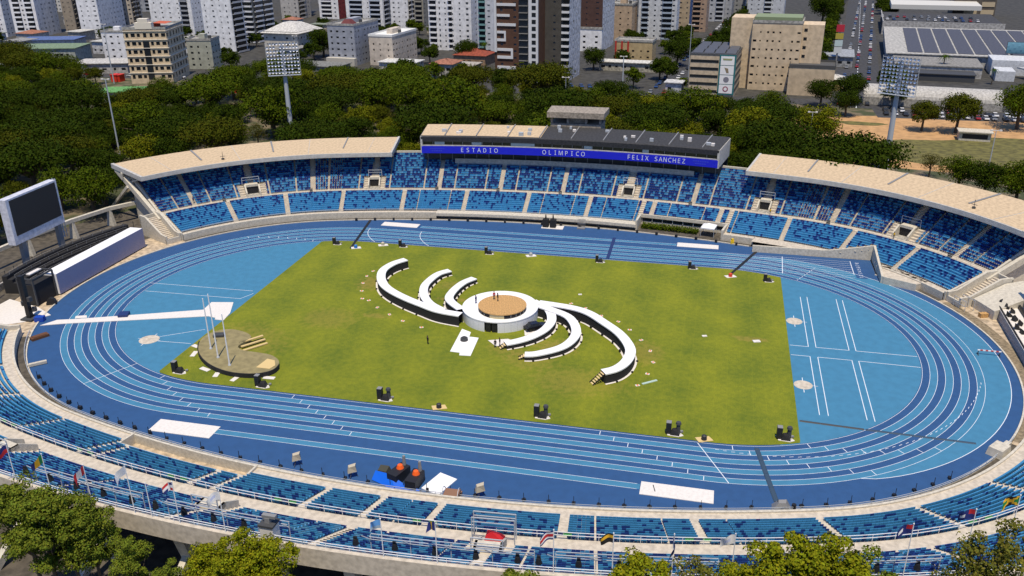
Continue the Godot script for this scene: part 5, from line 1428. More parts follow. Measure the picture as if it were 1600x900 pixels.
	for i in 3: m.quad(tp[i], tp[i + 1], tp[6 - i], tp[7 - i]); m.quad(tp[i], tp[i + 1], Vector3(tp[i + 1].x, 0, tp[i + 1].z - 0.5), Vector3(tp[i].x, 0, tp[i].z - 0.5))
	one("blue_tarpaulin", m, mat("tarp_blue", Color(0.005, 0.11, 0.62), 0.35), "bright blue tarpaulin thrown beside the black flight cases", "tarpaulin", Vector3(2.0, 0.05, 55.8))
	m = MB.new(); m.box(Vector3(-1.5, 0, -2.2), Vector3(1.5, 0.12, 2.2)); one("white_board", m, M("white"), "white board lying beside the black flight cases", "board", Vector3(5.6, 0.05, 55.2), -0.35)
	m = MB.new(); m.hexa([Vector3(-1, 0, -0.8), Vector3(1, 0, -0.8), Vector3(1, 0, 0.8), Vector3(-1, 0, 0.8), Vector3(-0.8, 1.1, -0.5), Vector3(0.7, 1.3, -0.5), Vector3(0.8, 1.0, 0.6), Vector3(-0.6, 0.9, 0.6)])
	one("covered_cart", m, mat("cover_olive", Color(0.05, 0.05, 0.035), 0.9), "dark covered cart at the end of the blue tarpaulin", "cart", Vector3(-3.0, 0.05, 54.6), -0.2)
	for a in [[-16.4, 55.2, "pale speaker horn tilted on a tripod, alone by the kerb"], [-7.2, 56.2, "pale speaker horn on a tripod, nearest the covered cart"], [12.0, 56.6, "pale speaker horn on a tripod beyond the wooden bridge"]]:
		var h := thing("speaker_horn", a[2], "speaker", Vector3(a[0], 0.05, a[1]), 0.4)
		m = MB.new(); m.hexa([Vector3(-0.7, 0.8, -0.3), Vector3(0.6, 0.9, -0.5), Vector3(0.7, 1.0, 0.3), Vector3(-0.6, 0.9, 0.5), Vector3(-0.5, 1.9, -0.2), Vector3(0.6, 2.1, -0.3), Vector3(0.5, 2.0, 0.3), Vector3(-0.4, 1.8, 0.3)]); put("horn", m, mat("horn_beige", Color(0.45, 0.40, 0.30), 0.6), h)
		m = MB.new(); for k in 3: m.beam(Vector3(0, 1.0, 0), Vector3(cos(k * 2.1) * 0.8, 0, sin(k * 2.1) * 0.8), 0.07, 0.07)
		put("tripod", m, M("dark_grey"), h)
	var br := thing("foot_bridge", "wooden foot bridge with looped rails over the channel", "foot bridge", ov(239.9, 0.9, 0.0), turn_in(239.9))
	m = MB.new(); m.box(Vector3(-1.1, 1.0, -1.2), Vector3(1.1, 1.15, 1.3)); m.box(Vector3(-1.1, 0.0, 1.3), Vector3(1.1, 0.5, 1.9)); put("deck", m, mat("plank_brown", Color(0.23, 0.12, 0.07), 0.8), br)
	m = MB.new()
	for x in [-1.1, 1.1]:
		for k in 8: m.beam(Vector3(x, 1.1 + 1.1 * sin(PI * k / 8.0), 1.3 - 2.5 * k / 8.0), Vector3(x, 1.1 + 1.1 * sin(PI * (k + 1) / 8.0), 1.3 - 2.5 * (k + 1) / 8.0), 0.08, 0.08)
	put("rail", m, M("galvanised"), br)
	var cr := thing("camera_crane", "grey covered camera cart where the slate cable ramp meets the near wall", "camera cart", Vector3(52.6, 0.05, 50.6))
	m = MB.new(); m.hexa([Vector3(-1.3, 0, -0.9), Vector3(1.2, 0, -0.9), Vector3(1.2, 0, 0.8), Vector3(-1.3, 0, 0.8), Vector3(-0.5, 1.3, -0.3), Vector3(0.5, 1.5, -0.3), Vector3(0.4, 1.3, 0.3), Vector3(-0.5, 1.2, 0.3)]); put("cover", m, M("mid_grey"), cr)
	m = MB.new(); m.cone(Vector3(1.5, 0, 0), Vector3(1.5, 1.1, 0), 0.35, 0.3, 8); put("case", m, M("black"), cr)
	m = MB.new(); m.hexa([Vector3(-1.5, 0, -1.2), Vector3(1.5, 0, -1.2), Vector3(1.5, 0, 1.2), Vector3(-1.5, 0, 1.2), Vector3(-1.3, 1.3, -1.0), Vector3(1.3, 1.3, -1.0), Vector3(1.3, 1.3, 1.0), Vector3(-1.3, 1.3, 1.0)]); m.box(Vector3(1.4, 0, -0.4), Vector3(3.2, 0.8, 0.4))
	one("cream_cabin", m, M("cream_wall"), "small cream concrete cabin on the kerb of the right bend", "cabin", Vector3(84.4, 0.05, 30.0), 0.9)
	# fence of black posts along the near kerb
	var fn := thing("track_fence", "row of black fence posts with bases along the near kerb", "fence")
	for u in steps(-205.0, -HALF + 1.0, 3.6):
		m = MB.new(); m.beam(ov(u, -0.5, 0.04), ov(u, -0.5, 1.5), 0.07, 0.07); m.cbox(ov(u, -0.7, 0.04), Vector3(0.5, 0.35, 0.4), u); put("post", m, M("black"), fn)
	for u in steps(HALF - 1.0, 168.0, 3.6):
		m = MB.new(); m.beam(ov(u, -0.5, 0.04), ov(u, -0.5, 1.5), 0.07, 0.07); m.cbox(ov(u, -0.7, 0.04), Vector3(0.5, 0.35, 0.4), u); put("post", m, M("black"), fn)
	for u in steps(-205.0, -172.0, 3.6):
		m = MB.new(); m.beam(ov(u, -0.5, 0.04), ov(u, -0.5, 1.5), 0.07, 0.07); m.cbox(ov(u, -0.7, 0.04), Vector3(0.6, 0.6, 0.5), u); put("post", m, M("black"), fn)
	var fb := thing("lamp_row", "row of small black lamps along the far kerb", "lamps")
	for u in steps(-52.0, 52.0, 5.0):
		m = MB.new(); m.cbox(ov(u, -0.3, 0.04), Vector3(0.5, 0.7, 0.5), u); put("lamp", m, M("black"), fb)
	var sp := thing("stand_speakers", "small black speakers hung along the concourse edge of the main stand", "speakers")
	for u in [-82.0, -63.5, -32.0, -16.0, 0.2, 33.0, 64.2, 88.0]:
		m = MB.new(); m.cbox(ov(u - 0.4, 13.0, 4.45), Vector3(0.8, 0.9, 0.6), turn_in(u)); put("speaker", m, M("dark_grey"), sp)

# ---------------------------------------------------------------- light towers
func light_towers() -> void:
	var spec := [[Vector3(-108.2, 0, -128.1), "tall floodlight mast rising behind the left tan roof", 10, 9, 34.8, 0.45], [Vector3(91.0, 0, -127.7), "tall floodlight mast rising behind the right tan roof", 10, 10, 34.7, -0.55]]
	var lm := MB.new(); lm.cone(Vector3(0, 0, -0.25), Vector3(0, 0, 0.12), 0.2, 0.44, 10, false)
	var lamp_mesh := lm.mesh()
	lm = MB.new(); lm.cone(Vector3(0, 0, -0.16), Vector3(0, 0, 0.13), 0.1, 0.41, 12, false); lm.cone(Vector3(0, 0, -0.17), Vector3(0, 0, -0.15), 0.1, 0.1, 8)
	var face_mesh := lm.mesh()
	for s in spec:
		var t := thing("floodlight_mast", s[1], "floodlight", s[0], s[5])
		var h: float = s[4]
		var m := MB.new(); m.cone(Vector3.ZERO, Vector3(0, h - 1.0, 0), 0.95, 0.55, 14); put("mast", m, M("galvanised"), t)
		var w := 11.0; var hh := 9.6
		m = MB.new()
		for j in s[3]:
			var y: float = h - 0.4 - hh * j / (s[3] - 1)
			m.beam(Vector3(-w / 2, y, 0.7), Vector3(w / 2, y, 0.7), 0.14, 0.14)
		for x in [-w / 2, -w / 4, 0.0, w / 4, w / 2]: m.beam(Vector3(x, h, 0.62), Vector3(x, h - hh - 1.4, 0.62), 0.14, 0.14)
		m.box(Vector3(-w / 2, h - hh - 1.5, 0.2), Vector3(w / 2, h - hh - 1.35, 1.6)); m.beam(Vector3(-w / 2, h - hh - 0.5, 1.6), Vector3(w / 2, h - hh - 0.5, 1.6), 0.1, 0.1)
		put("lamp_rack", m, M("galvanised"), t)
		for i in s[2]:
			for j in s[3]:
				if (i * 7 + j * 5) % 13 == 0: continue
				var p := Vector3(-w / 2 + 0.55 + (w - 1.1) * i / (s[2] - 1), h - 0.4 - hh * j / (s[3] - 1), 0.95)
				var o := part("lamp", lamp_mesh, M("dark_grey"), t, p); o.rotation.x = 0.2
				part("reflector", face_mesh, mat("reflector", Color(0.95, 0.95, 0.96), 0.5, "", 0.1, 1.0), o)
	var pl := [[Vector3(-2.1, 0, -230.8), 17.5, "grey lamp post between the white shop and the park trees", 0.32], [Vector3(-157, 0, -98), 26.0, "thin lattice mast among the dark trees behind the scoreboard", 0.3], [Vector3(24, 0, -276), 26.0, "thin tall lamp post by the narrow street", 0.2], [Vector3(-250, 0, -222), 28.0, "thin tall mast before the low white roofs", 0.3], [Vector3(-183, 0, -285), 16.0, "pale lamp post beside the hip-roofed building", 0.2], [Vector3(70, 0, -150), 13.0, "lamp post with twin heads among the bright green trees", 0.2], [Vector3(120, 0, -128), 14.0, "dark lamp post at the edge of the ball field", 0.18], [Vector3(-20, 0, -190), 15.0, "thin wooden pole among the trees behind the stair tower", 0.15]]
	for a in pl:
		var t := thing("lamp_post", a[2], "lamp post", a[0])
		var h: float = a[1]
		var m := MB.new(); m.cone(Vector3.ZERO, Vector3(0, h, 0), a[3], a[3] * 0.6, 8); put("pole", m, M("galvanised"), t)
		m = MB.new(); m.box(Vector3(-1.2, h - 0.1, -0.1), Vector3(1.2, h + 0.06, 0.1)); m.cbox(Vector3(-1.2, h - 0.2, 0), Vector3(0.7, 0.4, 0.5)); m.cbox(Vector3(1.2, h - 0.2, 0), Vector3(0.7, 0.4, 0.5)); put("head", m, M("white_mat"), t)

# ---------------------------------------------------------------- trees
func leafmat(key: String) -> StandardMaterial3D:
	if mats.has(key): return mats[key]
	var m := StandardMaterial3D.new()
	m.vertex_color_use_as_albedo = true; m.roughness = 0.9; m.metallic_specular = 0.15; m.cull_mode = BaseMaterial3D.CULL_DISABLED
	var b := {"leaf_dark": Color(0.24, 0.31, 0.09), "leaf_mid": Color(0.48, 0.55, 0.11), "leaf_bright": Color(1.0, 0.86, 0.16), "leaf_olive": Color(0.46, 0.42, 0.12), "leaf_dry": Color(0.50, 0.38, 0.24), "leaf_street": Color(0.62, 0.62, 0.3), "leaf_street_dry": Color(0.8, 0.62, 0.42)}
	m.albedo_color = Color(b.get(key, Color.WHITE)).linear_to_srgb()
	m.backlight_enabled = true; m.backlight = Color(0.10, 0.12, 0.02)
	mats[key] = m
	return m
func leaf(m: MB, p: Vector3, s: float, r: RandomNumberGenerator, out := Vector3.UP) -> void:
	var n := (out * 0.9 + Vector3(r.randfn(0, 0.45), r.randfn(0.25, 0.4), r.randfn(0, 0.45))).normalized()
	var a := n.cross(Vector3(r.randfn(), r.randfn(), r.randfn())).normalized() * s
	var b := n.cross(a).normalized() * s * r.randf_range(0.55, 0.9)
	var j := r.randf_range(0.72, 1.25)
	m.col = Color(0.105 * j * r.randf_range(0.85, 1.2), 0.135 * j, 0.030 * j)
	m.quadh(p - a, p + b, p + a, p - b, n)
# crown made of clumps: each clump a shell of leaves; shape 0 round, 1 umbrella, 2 tall
func make_tree(called: String, h: float, rad: float, shape: int, clumps: int, leaves: int, size: float, lm: String, seed_: int, gain := 1.0) -> Node3D:
	var r := RandomNumberGenerator.new(); r.seed = seed_
	var t := Node3D.new(); t.name = called
	var th := h * (0.45 if shape != 2 else 0.5)
	var wood := MB.new(); var lv := MB.new()
	var top := Vector3(r.randf_range(-0.4, 0.4), th, r.randf_range(-0.4, 0.4))
	wood.cone(Vector3.ZERO, top, rad * 0.075, rad * 0.05, 7)
	var cy := h * (0.66 if shape == 0 else (0.76 if shape == 1 else 0.74)); var ry := h * (0.32 if shape == 0 else (0.20 if shape == 1 else 0.25))
	for i in clumps:
		var d := Vector3(r.randfn(), r.randfn() * 0.9 + 0.25, r.randfn()).normalized() * (r.randf() ** 0.45)
		if shape == 1: d.y = d.y * 0.7 + 0.2 * (1.0 - Vector2(d.x, d.z).length())
		var q := Vector3(d.x * rad * 0.82, cy + d.y * ry, d.z * rad * 0.82)
		var cr := rad * (r.randf_range(0.2, 0.36) if shape != 2 else r.randf_range(0.15, 0.33))
		if i % 3 == 0: wood.cone(top.lerp(Vector3(0, th * 0.7, 0), r.randf() * 0.5), q, rad * 0.028, rad * 0.008, 5, false)
		for k in leaves:
			var e := Vector3(r.randfn(), r.randfn() + 0.25, r.randfn()).normalized() * cr * r.randf_range(0.65, 1.08)
			e.y *= 0.72
			leaf(lv, q + e, size * r.randf_range(0.7, 1.35), r, e.normalized())
	part("trunk", wood.mesh(), M("bark"), t)
	for i in lv.c.size(): lv.c[i] = Color(lv.c[i].r * gain, lv.c[i].g * gain, lv.c[i].b * gain)
	part("crown", lv.mesh(), leafmat(lm), t)
	return t
func palm(seed_: int) -> Node3D:
	var r := RandomNumberGenerator.new(); r.seed = seed_
	var t := Node3D.new(); t.name = "palm_tree"
	var w := MB.new(); w.cone(Vector3.ZERO, Vector3(0.3, 7.5, 0), 0.28, 0.18, 8)
	var lv := MB.new()
	for i in 22:
		var a := i * 2.4; var up := r.randf_range(0.0, 1.3); var L := r.randf_range(2.6, 3.4)
		var prev := Vector3(0.3, 7.5, 0)
		for k in 5:
			var s := (k + 1) / 5.0
			var p := Vector3(0.3, 7.5, 0) + Vector3(cos(a), 0, sin(a)) * L * s + Vector3(0, up * s * 1.6 - 2.6 * s * s, 0)
			var side := Vector3(-sin(a), 0, cos(a)) * 0.35 * (1.1 - s)
			var j := r.randf_range(0.7, 1.2)
			lv.col = Color(0.07 * j, 0.11 * j, 0.03 * j)
			lv.quadh(prev - side, prev + side, p + side * 0.8 + Vector3(0, -0.1, 0), p - side * 0.8 + Vector3(0, -0.1, 0), Vector3.UP)
			prev = p
	part("trunk", w.mesh(), M("bark"), t); part("crown", lv.mesh(), leafmat("leaf_mid"), t)
	return t
func plant(src: Node3D, at: Vector3, s: float, turn: float, label: String, group: String) -> void:
	var o: Node3D = src.duplicate()
	o.name = numbered(String(src.name)); add_child(o)
	o.position = at; o.rotation.y = turn; o.scale = Vector3(s, s, s)
	tag(o, label, "tree", group)
func free_spot(x: float, z: float) -> bool:
	var p := Vector2(x, z)
	# keep clear of the stadium, roads, station, masts
	var best := 1e9
	for i in 25:
		var q := ov(-130.0 + i * 260.0 / 24.0, 33.0)
		best = minf(best, p.distance_to(Vector2(q.x, q.z)))
	var e := Vector2(p.x / 130.0, p.y / 105.0).length()
	if e < 1.0: return false
	if p.distance_to(Vector2(-221, -182)) < 14: return false
	if p.distance_to(Vector2(-215, -200)) < 16: return false
	if p.distance_to(Vector2(0, -104)) < 10: return false
	if x > -32 and x < -10 and z < -215: return false
	if x > -116 and x < -92 and z > -128: return false
	if p.distance_to(Vector2(-108, -128)) < 9: return false
	if x > 2 and z < -192: return false
	if x > -255 and x < -178 and z < -186: return false
	if p.distance_to(Vector2(-210, -168)) < 15: return false
	if x > 80 and x < 99 and z > -132: return false
	return true
func park() -> void:
	var kinds := [
		make_tree("umbrella_tree", 12.0, 10.5, 1, 110, 95, 0.25, "leaf_dark", 101), make_tree("umbrella_tree", 12.5, 11.0, 1, 110, 95, 0.25, "leaf_olive", 102),
		make_tree("round_tree", 11.0, 7.0, 0, 70, 95, 0.23, "leaf_dark", 103), make_tree("round_tree", 12.0, 7.2, 0, 70, 95, 0.23, "leaf_mid", 104),
		make_tree("round_tree", 10.0, 6.0, 0, 58, 95, 0.22, "leaf_olive", 105), make_tree("bright_tree", 10.5, 6.4, 0, 64, 95, 0.22, "leaf_bright", 106, 1.0), make_tree("dry_tree", 9.5, 5.8, 0, 36, 50, 0.18, "leaf_dry", 107),
		make_tree("umbrella_tree", 13.0, 10.0, 1, 100, 95, 0.25, "leaf_mid", 108), make_tree("tall_tree", 14.5, 5.6, 2, 64, 95, 0.22, "leaf_dark", 109)]
	var words := ["dark flat-topped umbrella tree", "olive flat-topped umbrella tree", "dark round tree", "mid green round tree", "olive round tree", "bright yellow-green round tree", "brownish thin-leaved tree", "fresh green umbrella tree", "tall narrow dark tree"]
	var r := RandomNumberGenerator.new(); r.seed = 77
	var spots: Array[Vector2] = []
	var tries := 0
	var sizes: Array[float] = []
	while tries < 14000 and spots.size() < 270:
		tries += 1
		var x := r.randf_range(-345, 95); var z := r.randf_range(-222, -92) if x > -120 else r.randf_range(-226, 60)
		if x > 62 and z < -118: continue
		if x < -120 and z > 40 - (-120 - x) * 0.2: continue
		if not free_spot(x, z): continue
		if x < -345 + (z + 226) * 1.0: continue
		var sz := r.randf_range(0.7, 1.1) if r.randf() < 0.6 else r.randf_range(1.1, 1.75)
		var ok := true
		for i in spots.size():
			if spots[i].distance_to(Vector2(x, z)) < 4.7 * (sz + sizes[i]): ok = false; break
		if ok: spots.append(Vector2(x, z)); sizes.append(sz)
	tries = 0
	while tries < 12000 and spots.size() < 345:   # understorey in the gaps
		tries += 1
		var x := r.randf_range(-300, 62); var z := r.randf_range(-215, -95)
		if not free_spot(x, z) or x < -345 + (z + 226) * 1.0: continue
		var ok := true
		for i in spots.size():
			if spots[i].distance_to(Vector2(x, z)) < 3.2 * (0.7 + sizes[i]): ok = false; break
		if ok: spots.append(Vector2(x, z)); sizes.append(0.7)
	for i in spots.size():
		var s := spots[i]; var sz := sizes[i]
		var f := r.randf()
		var k := 0
		if sz > 1.1: k = 0 if f < 0.38 else (1 if f < 0.65 else (7 if f < 0.85 else 3))
		elif f < 0.25: k = 2
		elif f < 0.50: k = 3
		elif f < 0.64: k = 4
		elif f < 0.76: k = 5
		elif f < 0.84: k = 6
		elif f < 0.92: k = 8
		else: k = 0
		if s.x > 5 and f > 0.3: k = 3 if f < 0.6 else (5 if f < 0.9 else 2)
		plant(kinds[k], Vector3(s.x, 0, s.y), sz * (0.85 if k < 2 or k == 7 else 1.0), r.randf() * TAU, words[k] + " in the park wood behind the stadium", words[k] + "s of the park wood")
	# single trees that stand out
	var solo := [[71.9, -153, 5, 1.35, "largest bright round tree beside the bare earth of the ball field"], [58.7, -138, 5, 1.2, "bright tree directly behind the gap beside the right roof"], [46, -128, 3, 1.0, "green tree at the gap between press box and right roof"], [75.0, -131, 2, 0.75, "dark round tree between the floodlight mast and bare earth"], [123.2, -186, 4, 1.35, "big olive tree before the curved white warehouse roof"], [112, -187, 4, 1.05, "olive tree beside the big one before the warehouse roof"], [146, -196, 3, 1.3, "green tree at the parking lot beyond the ball field"], [107.5, -109, 3, 0.85, "green tree close behind the right roof, by the dry bush"], [113, -103, 2, 0.95, "dark tree close behind the right roof, second along"], [120, -98, 3, 1.0, "green tree close behind the right roof, third along"], [128, -92, 2, 1.0, "dark tree close behind the right roof, last along"], [136, -98, 3, 1.0, "green tree behind the last dark tree by the right roof"], [103, -124, 6, 0.7, "thin brown bush behind the right floodlight mast"], [88, -208, 2, 0.9, "dark tree beside the tan block by the avenue"], [80, -225, 2, 1.0, "dark tree at the foot of the tan block"], [92, -232, 2, 1.1, "dark tree by the avenue before the tan shed"], [-96, -310, 2, 1.1, "dark tree behind the red hip roof"], [-60, -268, 2, 1.2, "dark tree at the foot of the patterned tower"], [-25, -300, 2, 1.0, "dark tree beside the white shop roof"], [16, -318, 2, 1.2, "dark tree between the red fronted block and the street"], [-330, -330, 2, 1.2, "dark tree before the pale towers, beside the blue shed"], [-300, -322, 2, 1.2, "dark tree before the pale towers, beside the white block"], [-183, -318, 2, 1.4, "dark tree between hip roof and grey block"], [-262, -262, 3, 0.9, "green tree behind the low white roofs"], [105, -520, 2, 1.7, "dark tree clump beside the white and blue tower"], [42, -380, 2, 1.2, "dark tree on the narrow street, far part"], [36, -345, 2, 1.2, "dark tree on the narrow street, near part"]]
	for a in solo: plant(kinds[a[2]], Vector3(a[0], 0, a[1]), a[3], a[0] * 1.7, a[4], "")
	var pt := palm(5)
	plant(pt, Vector3(143, 0, -312), 1.25, 0.3, "palm tree before the grey mall roof", "")
	plant(pt, Vector3(-88, 0, -318), 1.3, 1.2, "palm tree beside the narrow teal-windowed tower", "")
	plant(pt, Vector3(-47, 0, -256), 1.2, 2.2, "palm tree at the foot of the white window column", "")
	plant(pt, Vector3(160, 0, -290), 0.9, 0.9, "short palm tree before the angular white roof", "")
	# big trees just outside the near stand
	var big := [make_tree("street_tree", 16.0, 3.3, 2, 62, 230, 0.105, "leaf_street", 201, 1.8), make_tree("street_tree", 16.0, 3.2, 2, 52, 220, 0.105, "leaf_bright", 202, 1.6), make_tree("street_tree", 16.0, 3.0, 2, 44, 110, 0.10, "leaf_street_dry", 203, 1.5), make_tree("street_tree", 16.0, 2.8, 2, 50, 220, 0.105, "leaf_street", 204, 1.9)]
	for a in NEAR_TREES: plant(big[a[4]], ov(a[0], a[1]), a[2] / 16.0, a[0], a[3], "")
	for k in kinds + big + [pt]: k.free()
const NEAR_TREES := [
	[-221.8, 33.5, 19.0, "olive tree rising past the rim beyond the navy and red flag", 0],
	[-225.4, 34.5, 19.5, "dark olive tree below the green and gold flag", 0],
	[-226.8, 33.0, 18.5, "broad olive tree below the red and white flag", 0],
	[-227.8, 31.5, 16.5, "olive tree crown reaching up beside the tall white flag", 0],
	[-232.6, 32.0, 14.0, "green tree below the bare white pole", 3],
	[-236.8, 32.6, 12.0, "small green tree between the bare pole and the bright trees", 3],
	[-241.2, 32.0, 15.0, "bright yellow-green tree nearest the white-badge flag", 1],
	[-245.6, 33.0, 18.0, "bright yellow-green tree, tallest beside the camera post", 1],
	[-248.0, 32.5, 17.5, "bright yellow-green tree next to the camera post", 1],
	[226.6, 32.0, 17.5, "green tree top beside the red bundle", 3],
	[216.8, 32.5, 20.0, "bright tree top between the black and the narrow navy flag", 1],
	[212.6, 32.5, 19.5, "brownish tree top under the narrow navy flag", 2],
	[209.0, 32.5, 19.5, "bright tree top under the white badge flag", 1],
	[205.2, 32.0, 22.0, "bright slim tree top beside the lamp cluster", 1],
	[201.4, 33.0, 22.5, "broad bright tree top before the drooping ensign", 1],
	[198.8, 33.0, 21.0, "green tree top under the drooping ensign", 3],
	[189.0, 33.0, 23.5, "thin brownish tree before the saltire flag", 2],
	[190.4, 33.0, 21.0, "thin brownish tree top beside the high ensign", 2],
]

# ---------------------------------------------------------------- city
# wall with real window openings: o lower left corner, dx along, nn outwards
func facade(mw: MB, panes: Array, o: Vector3, dx: Vector3, nn: Vector3, w: float, h: float, cols: int, sh: float, ww: float, wh: float, y_first := 0.0) -> void:
	var up := Vector3.UP
	if cols <= 0:
		mw.quadh(o, o + dx * w, o + dx * w + up * h, o + up * h, nn); return
	var rows := int((h - y_first - 0.6) / sh)
	if y_first > 0: mw.quadh(o, o + dx * w, o + dx * w + up * y_first, o + up * y_first, nn)
	var yt := y_first + rows * sh
	mw.quadh(o + up * yt, o + dx * w + up * yt, o + dx * w + up * h, o + up * h, nn)
	var cw := w / cols
	ww = minf(ww, cw * 0.8)
	for i in rows:
		for j in cols:
			var c := o + dx * (cw * j) + up * (y_first + sh * i)
			var hsh := fposmod(sin(o.x * 12.9 + w * 7.7 + j * 4.1 + nn.x * 3.0) * 437.5, 1.0); var hs2 := fposmod(sin(o.x * 3.1 + i * 9.7 + j * 17.3 + w) * 913.7, 1.0)
			if hs2 < 0.07:
				mw.quadh(c, c + dx * cw, c + dx * cw + up * sh, c + up * sh, nn); continue
			var w2 := minf(ww * (0.6 + 0.95 * hsh), cw * 0.85); var h2 := wh * (0.8 + 0.5 * fposmod(hsh * 7.3, 1.0))
			var a0 := (cw - w2) * (0.35 + 0.3 * fposmod(hsh * 3.7, 1.0)); var a1 := a0 + w2; var b0 := (sh - h2) * 0.55; var b1 := b0 + h2
			mw.quadh(c, c + dx * a0, c + dx * a0 + up * sh, c + up * sh, nn)
			mw.quadh(c + dx * a1, c + dx * cw, c + dx * cw + up * sh, c + dx * a1 + up * sh, nn)
			mw.quadh(c + dx * a0, c + dx * a1, c + dx * a1 + up * b0, c + dx * a0 + up * b0, nn)
			mw.quadh(c + dx * a0 + up * b1, c + dx * a1 + up * b1, c + dx * a1 + up * sh, c + dx * a0 + up * sh, nn)
			var q := -nn * 0.3
			var p0 := c + dx * a0 + up * b0; var p1 := c + dx * a1 + up * b0; var p2 := c + dx * a1 + up * b1; var p3 := c + dx * a0 + up * b1
			mw.quadh(p0, p1, p1 + q, p0 + q, up); mw.quadh(p3, p2, p2 + q, p3 + q, -up)
			mw.quadh(p0, p3, p3 + q, p0 + q, dx); mw.quadh(p1, p2, p2 + q, p1 + q, -dx)
			panes.append([p0 + q, p1 + q, p2 + q, p3 + q, nn])
func building(label: String, x: float, z: float, w: float, d: float, h: float, ang: float, wall: Color, fc: int, sc: int, opt := {}) -> Node3D:
	var t := thing(opt.get("name", "apartment_tower"), label, "building", Vector3(x, 0, z), deg_to_rad(ang))
	var sh: float = opt.get("sh", 3.1); var ww: float = opt.get("ww", 1.1); var wh: float = opt.get("wh", 0.95); var yf: float = opt.get("yf", 0.5)
	var mw := MB.new(); var panes := []
	if not opt.get("each", false):
		fc = ceili(fc * 0.75); sc = ceili(sc * 0.7)
	facade(mw, panes, Vector3(-w, 0, 0), Vector3.RIGHT, Vector3.BACK, w, h, fc, sh, ww, wh, yf)
	var wallmat := mat("wall_%d" % wall.to_rgba32(), wall, 0.8, "soft", 0.035)
	var side: Color = opt.get("side", wall)
	var ms := mw
	if side != wall: ms = MB.new()
	facade(ms, panes, Vector3(0, 0, 0), Vector3.FORWARD, Vector3.RIGHT, d, h, sc, sh, opt.get("sw", ww), wh, yf)
	mw.quadh(Vector3(-w, 0, -d), Vector3(0, 0, -d), Vector3(0, h, -d), Vector3(-w, h, -d), Vector3.FORWARD)
	mw.quadh(Vector3(-w, 0, -d), Vector3(-w, 0, 0), Vector3(-w, h, 0), Vector3(-w, h, -d), Vector3.LEFT)
	put("wall", mw, wallmat, t)
	if side != wall: put("side_wall", ms, mat("wall_%d" % side.to_rgba32(), side, 0.8, "stain", 0.035), t)
	# roof slab with parapet, tank and hut
	var mr := MB.new()
	mr.box(Vector3(-w - 0.2, h - 0.25, -d - 0.2), Vector3(0.2, h, 0.2))
	for b in [[-w - 0.2, -0.0, 0.2, 0.2], [-w - 0.2, -d - 0.2, 0.2, -d], [-w - 0.2, -d, -w, 0.0], [0.0, -d, 0.2, 0.0]]: mr.box(Vector3(b[0], h, b[1]), Vector3(b[2], h + 0.9, b[3]))
	var rf := put("roof", mr, mat("flat_roof", Color(0.42, 0.41, 0.38), 0.9, "stain", 0.06) if not opt.has("roofmat") else opt.roofmat, t)
	if not opt.has("plain"):
		var hut := MB.new(); hut.box(Vector3(-w * 0.6, h, -d * 0.7), Vector3(-w * 0.35, h + 2.6, -d * 0.35)); put("roof_hut", hut, wallmat, rf)
		hut = MB.new(); hut.cone(Vector3(-w * 0.2, h, -d * 0.5), Vector3(-w * 0.2, h + 1.8, -d * 0.5), 0.9, 0.9, 10); put("water_tank", hut, M("dark_grey"), rf)
	if opt.get("each", false):
		for p in panes:
			var m := MB.new(); m.quadh(p[0], p[1], p[2], p[3], p[4]); put("window", m, M("glass_dark"), t)
	else:
		var m := MB.new()
		for p in panes: m.quadh(p[0], p[1], p[2], p[3], p[4])
		var o := put("window_panes", m, mat("tower_glass", Color(0.075, 0.085, 0.10), 0.3), t); o.set_meta("kind", "stuff")
	# balconies: [x0, x1] along the front face, depth
	for b in opt.get("balc", []):
		var rows := int((h - yf) / sh)
		var joint := MB.new()
		for i in rows:
			if yf + sh * i > 46.0: break
			var m := MB.new(); var y := yf + sh * i
			m.box(Vector3(b[0], y - 0.1, 0.004), Vector3(b[1], y + 0.08, b[2])); m.box(Vector3(b[0], y + 0.08, b[2] - 0.12), Vector3(b[1], y + 0.95, b[2])); m.box(Vector3(b[1] - 0.12, y + 0.08, 0.004), Vector3(b[1], y + 0.95, b[2] - 0.124)); m.box(Vector3(b[0], y + 0.08, 0.004), Vector3(b[0] + 0.12, y + 0.95, b[2] - 0.124))
			put("balcony", m, mat("balc_%d" % Color(opt.get("bcol", wall)).to_rgba32(), opt.get("bcol", wall), 0.8), t)
		joint = MB.new()
		joint.box(Vector3(b[0] + 0.2, yf, 0.006), Vector3(b[1] - 0.2, minf(h - 1, yf + sh * rows), 0.03))
		put("balcony_glass", joint, M("glass_dark"), t)
	for b in opt.get("sbalc", []):   # along the right face
		var rows := int((h - yf) / sh)
		for i in rows:
			if yf + sh * i > 46.0: break
			var m := MB.new(); var y := yf + sh * i
			m.box(Vector3(0.004, y - 0.1, -b[1]), Vector3(b[2], y + 0.08, -b[0])); m.box(Vector3(b[2] - 0.12, y + 0.08, -b[1]), Vector3(b[2], y + 0.95, -b[0]))
			put("balcony", m, mat("balc_%d" % Color(opt.get("bcol", wall)).to_rgba32(), opt.get("bcol", wall), 0.8), t)
		var g := MB.new(); g.box(Vector3(0.006, yf, -b[1] + 0.2), Vector3(0.03, minf(h - 1, yf + sh * rows), -b[0] - 0.2)); put("balcony_glass", g, M("glass_dark"), t)
	return t
